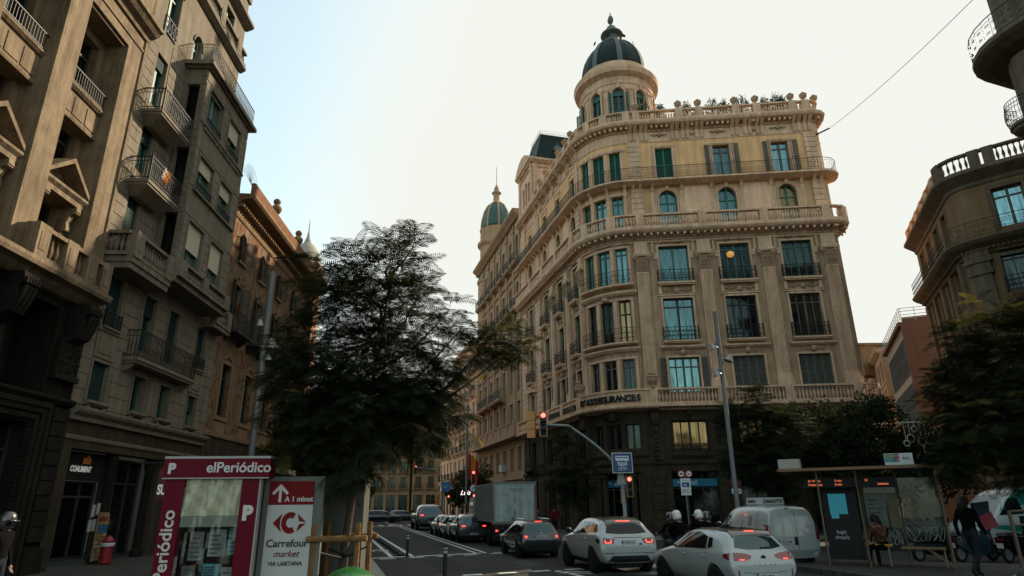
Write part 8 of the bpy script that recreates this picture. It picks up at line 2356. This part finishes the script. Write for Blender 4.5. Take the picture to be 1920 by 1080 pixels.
for x0, x1, z0, z1, c in ((1.76, 2.0, 2.74, 2.85, (.20, .26, .12)), (1.76, 2.0, 2.64, 2.735, (.0, .20, .22)), (2.0, 2.1, 2.64, 2.85, (.28, .01, .03))): bxo('route_field', x0, x1, .094, .0995, z0, z1, mat('route_%d' % int(c[0]*100), c, .5), rs_, H_)
text('47', .08, SW_, rs_, H_ @ T(2.05, .09, 2.76)); text('19', .08, SW_, rs_, H_ @ T(2.05, .09, 2.66)); text('V15', .07, SW_, rs_, H_ @ T(1.87, .09, 2.66)); text('BUS', .09, INK, rs_, H_ @ T(2.26, .095, 2.70))
GRF = mat('graffiti_scratch', (.35, .35, .33), .6)
def scrawl(seed, M, w, h, n, r=.007):
    rn = random.Random(seed); mb = MB()
    for i in range(n):
        x, z = w*(i+.5)/n, h*.5; pts = []
        a, b, c = rn.uniform(.5, 1.3), rn.uniform(0, 6), rn.uniform(.6, 1.6)
        for t in range(12): pts.append((x+w/n*.6*math.sin(a*t+b), 0, z+h*.48*math.sin(c*t*.6+b*2)))
        mb.tube(pts, r, 3)
    mb.build('graffiti', GRF, SH, M)
scrawl(1, H_ @ T(1.98, 1.03, 1.85), .5, .22, 5); scrawl(2, H_ @ T(2.1, 1.03, 1.2), .75, .45, 6); scrawl(3, H_ @ T(1.95, 1.03, .6), .85, .4, 6); scrawl(4, H_ @ T(1.05, 1.03, .5), .75, .4, 8, .012)
mb = MB(); mb.tube(loop_pts((2.25, 1.35), .22, 20, 1.03, rz=.3), .008, 4, closed=True); mb.build('graffiti', GRF, SH, H_)
# ---- railing at the right, green domed lid at the bottom
br = thing('barrier', 'brown tubular barrier standing at the right edge of the island', 'barrier', T(9.55, 13.0, .12)); mb = MB(); mb.tube([(0, 0, 0), (0, 0, 1.45), (1.2, .1, 1.52), (1.2, .1, 0)], .035, 8); mb.tube([(0, 0, 1.2), (1.2, .1, 1.27)], .02, 6); mb.build('tube', mat('brown_metal', (.07, .045, .03), .5), br, WM[br])
gl = MB()
for i in range(24):
    a0, a1 = i*math.pi/12, (i+1)*math.pi/12
    for j in range(6):
        t0, t1 = j/6*1.35, (j+1)/6*1.35
        f = lambda a, t: (.34*math.sin(t)*(1+.05*math.cos(a*6)*math.sin(t)), 0, 0)[0]
        P = lambda a, t: (f(a, t)*math.cos(a), f(a, t)*math.sin(a), .26*math.cos(t)+.012*math.sin(a*9+t*7))
        gl.quad(P(a0, t0), P(a1, t0), P(a1, t1), P(a0, t1))
gb = thing('green_bin', 'dustbin topped by a crumpled bright green bag, at the bottom edge', 'bin', T(-1.9, 8.0, 0)); gl.build('bag', mat('green_plastic', (.018, .11, .022), .35, var=.35, scale=6, coat=.3), gb, WM[gb] @ T(0, 0, .86), smooth=True)
mb = MB(); mb.lathe([(.22, 0), (.27, .9)], (0, 0, 0), 16); mb.build('drum', BLKP, gb, WM[gb])
# ============================================================ people and scooters
SKIN = mat('skin', (.20, .11, .07), .6); HAIR = mat('dark_hair', (.015, .010, .008), .6); JBLK = mat('black_jacket', (.0035, .0035, .004), .9, spec=.05, bump=.3, scale=6); JEAN = mat('dark_jeans', (.012, .015, .022), .85); SHOE = mat('black_shoe', (.012, .012, .012), .6)
JBRN = mat('brown_jacket', (.10, .045, .022), .8, bump=.3, scale=6); JGRY = mat('grey_coat', (.05, .05, .05), .85); JRED = mat('red_jacket', (.16, .012, .015), .8)
HWHT = mat('white_helmet', (.55, .54, .50), .25, coat=1); HBLK = mat('black_helmet', (.015, .015, .016), .25, coat=1)
def skin_mesh(verts, edges, radii, root=0, sub=1):
    me = bpy.data.meshes.new('b'); me.from_pydata(verts, edges, []); o = bpy.data.objects.new('t', me); COL.objects.link(o)
    o.modifiers.new('s', 'SKIN').use_smooth_shade = True
    for i, sv in enumerate(me.skin_vertices[0].data): sv.radius = radii[i] if isinstance(radii[i], tuple) else (radii[i], radii[i]); sv.use_root = (i == root)
    u = o.modifiers.new('u', 'SUBSURF'); u.levels = sub; u.render_levels = sub
    out = ev_mesh(o); bpy.data.objects.remove(o); return out
def person(name_label, M, J, top=JBLK, legs=JEAN, hair='short', helmet=None, fingers=True, group=None, skirt=False, topz=None):
    """J: joint positions (metres, person 1.75 m). keys: pel, che, nek, hed, sh/el/wr/hp/kn/an/to + L/R"""
    root = thing('person', name_label, 'person', M, group); W = WM[root]
    K = {k: Vector(v) for k, v in J.items()}
    V, E, Rd, idx, region = [], [], [], {}, []
    def add(k, p, r, reg, par=None):
        idx[k] = len(V); V.append(tuple(p)); Rd.append(r); region.append(reg)
        if par is not None: E.append((idx[par], idx[k]))
    add('pel', K['pel'], (.155, .12), 'legs'); add('wst', K['pel'].lerp(K['che'], .45), (.145, .11), 'top', 'pel'); add('che', K['che'], (.185, .125), 'top', 'wst')
    add('upc', K['che'].lerp(K['nek'], .62), (.15, .10), 'top', 'che'); add('nek', K['nek'], .055, 'skin', 'upc'); add('jaw', K['nek'].lerp(K['hed'], .5), (.072, .08), 'skin', 'nek'); add('hed', K['hed'], (.088, .10), 'skin', 'jaw')
    add('crn', K['hed']+(K['hed']-K['nek']).normalized()*.075, (.065, .075), 'skin', 'hed')
    for s in 'LR':
        add('sh'+s, K['sh'+s], .068, 'top', 'upc'); add('el'+s, K['el'+s], .052, 'top', 'sh'+s); add('wr'+s, K['wr'+s], .038, 'top', 'el'+s)
        d = (K['wr'+s]-K['el'+s]).normalized(); add('pm'+s, K['wr'+s]+d*.07, (.038, .022), 'skin', 'wr'+s)
        add('hp'+s, K['hp'+s], .095, 'legs', 'pel'); add('mt'+s, K['hp'+s].lerp(K['kn'+s], .5), .082, 'legs', 'hp'+s); add('kn'+s, K['kn'+s], .062, 'legs', 'mt'+s); add('cf'+s, K['kn'+s].lerp(K['an'+s], .4), .058, 'legs', 'kn'+s); add('an'+s, K['an'+s], .042, 'legs', 'cf'+s); add('to'+s, K['to'+s], (.045, .035), 'shoe', 'an'+s)
        if fingers:
            side = d.cross(Vector((0, 1, 0.2))).normalized(); b = K['wr'+s]+d*.085
            for q, (o, l) in enumerate(((-.028, .07), (-.010, .08), (.010, .074), (.027, .058))):
                add('f%d%s' % (q, s), b+side*o, .010, 'skin', 'pm'+s); add('g%d%s' % (q, s), b+side*o*1.1+d*l*.55+Vector((0, .012, -.004)), .009, 'skin', 'f%d%s' % (q, s)); add('h%d%s' % (q, s), b+side*o*1.1+d*l+Vector((0, .03, -.01)), .007, 'skin', 'g%d%s' % (q, s))
            add('t0'+s, K['wr'+s]+d*.03-side*.035, .012, 'skin', 'pm'+s); add('t1'+s, K['wr'+s]+d*.075-side*.055, .010, 'skin', 't0'+s)
    me = skin_mesh(V, E, Rd); me.name = 'body'
    for m in (top, legs, SKIN, SHOE): me.materials.append(m)
    code = {'top': 0, 'legs': 1, 'skin': 2, 'shoe': 3}
    segs = [(Vector(V[a]), Vector(V[b]), region[a], region[b]) for a, b in E]
    for p in me.polygons:
        c = p.center; best = None
        for a, b, ra, rb in segs:
            ab = b-a; t = max(0, min(1, (c-a).dot(ab)/max(ab.length_squared, 1e-9))); dd = (c-a-ab*t).length
            if best is None or dd < best[0]: best = (dd, ra if t < .5 else rb)
        p.material_index = code[best[1]]; p.use_smooth = True
    inst('body', me, root, W)
    h, n = K['hed'], K['nek']; up = (h-n).normalized(); fw = Vector(J.get('face', (0, 1, 0))).normalized(); rt = fw.cross(up).normalized(); fw = up.cross(rt).normalized()
    F = Matrix(((rt.x, fw.x, up.x, h.x), (rt.y, fw.y, up.y, h.y), (rt.z, fw.z, up.z, h.z), (0, 0, 0, 1)))
    if helmet:
        mb = MB(); N = 16; mb.M = F
        pr = [(.02, .175), (.075, .16), (.118, .12), (.14, .05), (.142, -.02), (.13, -.09), (.115, -.12)]
        mb.lathe(pr, (0, -.01, .02), N); mb.box(-.10, .10, .10, .155, .03, .06); mb.M = None; hm_ = mb.build('helmet', helmet, root, W, smooth=True)
        mb = MB(); mb.M = F; mb.lathe([(.146, .06), (.15, .0), (.146, -.05)], (0, -.01, .0), 12, R(35), R(145)); mb.M = None; mb.build('visor', CGL_D, hm_, W, smooth=True)
    else:
        mb = MB(); mb.M = F; mb.ball((0, -.022, .028), .113, 14, 1.08)
        if hair == 'long': mb.tube([(0, -.06, .02), (0, -.09, -.10), (0, -.08, -.26)], [.095, .10, .05], 10)
        mb.M = None; mb.build('hair', HAIR, root, W, smooth=True)
        mb = MB(); mb.M = F
        for sx in (-1, 1): mb.ball((sx*.034, .088, .0), .013, 6)
        mb.M = None; mb.build('eye', INK, root, W)
        mb = MB(); mb.M = F; mb.prism([(-.015, -.045), (.015, -.045), (0, .0)], .085, .115, 'y'); mb.box(-.022, .022, .078, .09, -.068, -.060); mb.M = None; mb.build('nose_and_mouth', mat('nose_mouth_skin', (.22, .10, .07), .6), root, W)  # nose and mouth in a slightly redder skin tone
        mb = MB(); mb.M = F
        for sx in (-1, 1): mb.ball((sx*.092, -.005, -.01), .022, 6)
        mb.M = None; mb.build('ear', SKIN, root, W)
    return root
STAND = dict(pel=(0, 0, .94), che=(0, 0, 1.22), nek=(0, .0, 1.48), hed=(0, .02, 1.61), shL=(-.19, 0, 1.41), shR=(.19, 0, 1.41), elL=(-.25, -.03, 1.12), elR=(.25, -.03, 1.12), wrL=(-.24, .06, .88), wrR=(.24, .06, .88),
             hpL=(-.095, 0, .90), hpR=(.095, 0, .90), knL=(-.10, .02, .50), knR=(.10, .02, .50), anL=(-.10, -.02, .08), anR=(.10, -.02, .08), toL=(-.11, .13, .035), toR=(.11, .13, .035))
def J(base, **k): d = dict(base); d.update(k); return d
WALK = J(STAND, knL=(-.10, .20, .52), anL=(-.10, .22, .10), toL=(-.10, .36, .05), knR=(.10, -.02, .50), anR=(.10, -.28, .14), toR=(.11, -.16, .06), elL=(-.23, -.12, 1.14), wrL=(-.21, -.10, .9), elR=(.23, .06, 1.14), wrR=(.20, .20, .95))
SIT = J(STAND, pel=(0, 0, .52), che=(0, .06, .80), nek=(0, .12, 1.05), hed=(.0, .18, 1.17), shL=(-.18, .09, .98), shR=(.18, .09, .98), elL=(-.22, .25, .74), elR=(.2, .26, .74), wrL=(-.08, .32, .95), wrR=(.10, .42, .66),
        hpL=(-.09, .02, .50), hpR=(.09, .02, .50), knL=(-.10, .45, .50), knR=(.10, .45, .50), anL=(-.10, .42, .09), anR=(.12, .50, .09), toL=(-.11, .56, .035), toR=(.13, .65, .035), face=(0, .9, -.35))
RIDE = J(STAND, pel=(0, 0, .80), che=(0, .07, 1.08), nek=(0, .15, 1.33), hed=(0, .19, 1.46), shL=(-.20, .13, 1.26), shR=(.20, .13, 1.26), elL=(-.30, .32, 1.05), elR=(.30, .32, 1.05), wrL=(-.30, .55, 1.0), wrR=(.30, .55, 1.0),
         hpL=(-.10, .03, .78), hpR=(.10, .03, .78), knL=(-.17, .42, .70), knR=(.17, .42, .70), anL=(-.15, .40, .33), anR=(.15, .40, .33), toL=(-.15, .53, .29), toR=(.15, .53, .29))
PILL = J(RIDE, elL=(-.26, .30, 1.05), wrL=(-.15, .42, .98), elR=(.26, .30, 1.05), wrR=(.15, .42, .98), knL=(-.24, .32, .68), knR=(.24, .32, .68), anL=(-.22, .30, .32), anR=(.22, .30, .32), toL=(-.22, .43, .28), toR=(.22, .43, .28))
FOOT = J(RIDE, knL=(-.24, .25, .52), anL=(-.30, .15, .09), toL=(-.31, .29, .03))
def scooter(label, x, y, h, body, s=.9, dark=True):
    root = thing('scooter', label, 'scooter', T(x, y, 0) @ RZ(-R(h)) @ SC(s, s, s)); W = WM[root]
    for wy in (-.62, .68):
        t = MB(); t.tube([(0, wy+.21*math.cos(a*.4488), .25+.21*math.sin(a*.4488)) for a in range(14)], .05, 8, closed=True); w_ = t.build('wheel', TYRE, root, W, smooth=True)
        k = MB(); k.lathe([(.17, -.02), (.17, .02)], (0, wy, .25), 14, M=RY(R(90))); k.build('rim', RIM, w_, W)
    mb = MB(); mb.prism([(-.80, .52), (-.85, .70), (-.60, .76), (.10, .72), (.16, .52), (.12, .32), (.45, .28), (.52, .85), (.60, .90), (.66, .60), (.56, .20), (-.05, .18), (-.40, .30)], -.15, .15, 'x'); mb.build('fairing', body, root, W, angle=30)
    mb = MB(); mb.prism([(-.78, .76), (-.70, .84), (-.25, .86), (.08, .80), (.10, .74), (-.6, .76)], -.14, .14, 'x'); mb.build('seat', BLKP, root, W, angle=30)
    mb = MB(); mb.tube([(0, .68, .25), (0, .52, 1.0)], .03, 6); mb.tube([(-.34, .50, 1.03), (0, .54, 1.0), (.34, .50, 1.03)], .016, 6); mb.build('handlebar', BLKP, root, W)
    mb = MB(); mb.prism([(-.86, .62), (-.88, .70), (-.82, .70), (-.80, .62)], -.10, .10, 'x'); mb.build('tail_lamp', TAILR, root, W)
    mb = MB(); mb.box(-.09, .09, -.90, -.885, .42, .56); mb.build('number_plate', PLATE, root, W)
    for sx in (-1, 1):
        mb = MB(); mb.tube([(sx*.28, .50, 1.03), (sx*.34, .46, 1.2)], .008, 4); mb.M = T(sx*.34, .45, 1.23) @ SC(1, .4, .7); mb.ball((0, 0, 0), .07, 8); mb.M = None; mb.build('mirror', BLKP, root, W)
    mb = MB(); mb.M = T(0, 0, 0); mb.prism([(.56, .95), (.66, .88), (.62, 1.28), (.56, 1.30)], -.16, .16, 'x'); mb.M = None; mb.build('windscreen', CGL, root, W)
    return root
def on(x, y, h, dy, s=.9): return T(x, y, 0) @ RZ(-R(h)) @ SC(s, s, s) @ T(0, dy, .06)
sx_, sy_, sh_ = 4.62, 19.6, -12
scooter('dark scooter carrying two riders, left of the pair', sx_, sy_, sh_, mat('teal_scooter_panel', (.006, .035, .045), .3, coat=1))
person('rider in a black jacket and white helmet on the rear of the left scooter', on(sx_, sy_, sh_, -.45, .93), J(PILL, face=(.35, .9, 0)), helmet=HWHT)
person('rider in a black helmet at the handlebars of the left scooter', on(sx_, sy_, sh_, .0), J(FOOT), helmet=HBLK)
sx2, sy2 = 5.65, 20.4
scooter('dark scooter carrying two riders, right of the pair', sx2, sy2, sh_, JBLK)
person('rider in a white helmet with a dark emblem, on the right scooter', on(sx2-.12, sy2, sh_, -.30, .93), J(PILL, face=(-.5, .8, 0)), helmet=HWHT)
person('rider in a plain black helmet on the right scooter, next to the white van', on(sx2+.28, sy2+.1, sh_, -.0), J(RIDE), helmet=HBLK)
# pedestrian standing in the island with folders
sp_ = person('person in dark clothes walking on the island, carrying a red folder', T(10.35, 15.45, .14) @ RZ(R(-75)), J(WALK, knL=(-.1, .14, .52), anL=(-.1, .10, .10), toL=(-.1, .24, .05)), top=JBLK, legs=JEAN, hair='long')
mb = MB(); mb.prism([(0, 0), (.42, .10), (.30, .42), (-.08, .28)], -.012, .012, 'y'); tag(mb.build('folder', mat('crimson_card', (.20, .006, .03), .5), None, T(10.55, 15.35, 1.12)), 'crimson folder carried under the arm of the pedestrian', 'folder')
mb = MB(); mb.prism([(0, 0), (.34, .0), (.38, .34), (.02, .30)], -.05, .05, 'y'); tag(mb.build('shoulder_bag', mat('navy_bag', (.01, .02, .04), .6), None, T(10.48, 15.4, 1.42)), 'dark blue bag on the shoulder of the pedestrian', 'bag')
person('person in a brown jacket sitting on the orange bench of the bus shelter', H_ @ T(1.32, .55, -.02) @ RZ(R(150)), SIT, top=JBRN, legs=JBLK, hair='long')
# motor scooter rider at the far left edge
person('person in a dark coat and grey helmet at the left edge, before the stone doorway', T(-8.52, 11.3, .14) @ RZ(R(-90)) @ SC(.9, .9, .9), STAND, top=JBLK, helmet=mat('grey_helmet', (.035, .035, .036), .3, coat=1))
rn = random.Random(11)
pal = [JBLK, JGRY, JBRN, JRED, JEAN]
spots = [(2.05, 34.0, 'person in a red jacket on the pavement behind the black estate car', JRED, 170), (1.2, 36.5, 'person in a grey coat on the pavement beyond the black estate car', JGRY, 20),
         (-2.6, 57.0, 'first dark pedestrian at the far crossing, nearest the flagpole', JBLK, 90), (-3.4, 57.6, 'second pedestrian at the far crossing, in a brown jacket', JBRN, 80), (-4.6, 58.4, 'third pedestrian at the far crossing, in a grey coat', JGRY, 100), (-5.4, 59.2, 'fourth pedestrian at the far crossing, in dark clothes', JBLK, 270),
         (-7.6, 31.5, 'person in a grey coat on the left pavement beneath the plane trees', JGRY, 0), (-9.4, 37.0, 'person in a brown jacket far up the left pavement', JBRN, 180), (-10.6, 24.0, 'person in black walking past the brown painted building', JBLK, 15),
         (7.9, 33.6, 'person in dark clothes at the bank window behind the sign post', JBLK, 80), (13.4, 31.5, 'person in a grey coat under the small-leaved tree', JGRY, 90), (-11.3, 25.6, 'person by the doorway of the shop behind the kiosk, in grey', JGRY, 90)]
for x, y, lab, m_, a in spots: person(lab, T(x, y, .14) @ RZ(R(a)) @ SC(.9, .9, .9), WALK if a % 20 else STAND, top=m_, fingers=False)
# motorcycles parked behind the shelter
for i, (x, y, h, lab) in enumerate([(13.0, 21.3, 70, 'black motorcycle parked behind the shelter glass, nearest the post'), (14.1, 21.0, 72, 'black motorcycle parked behind the shelter, middle one'), (15.2, 20.6, 68, 'black motorcycle parked behind the shelter, farthest right')]):
    scooter(lab, x, y, h, [JBLK, MATS['teal_scooter_panel'], JBLK][i], 1.0).name = 'motorcycle'
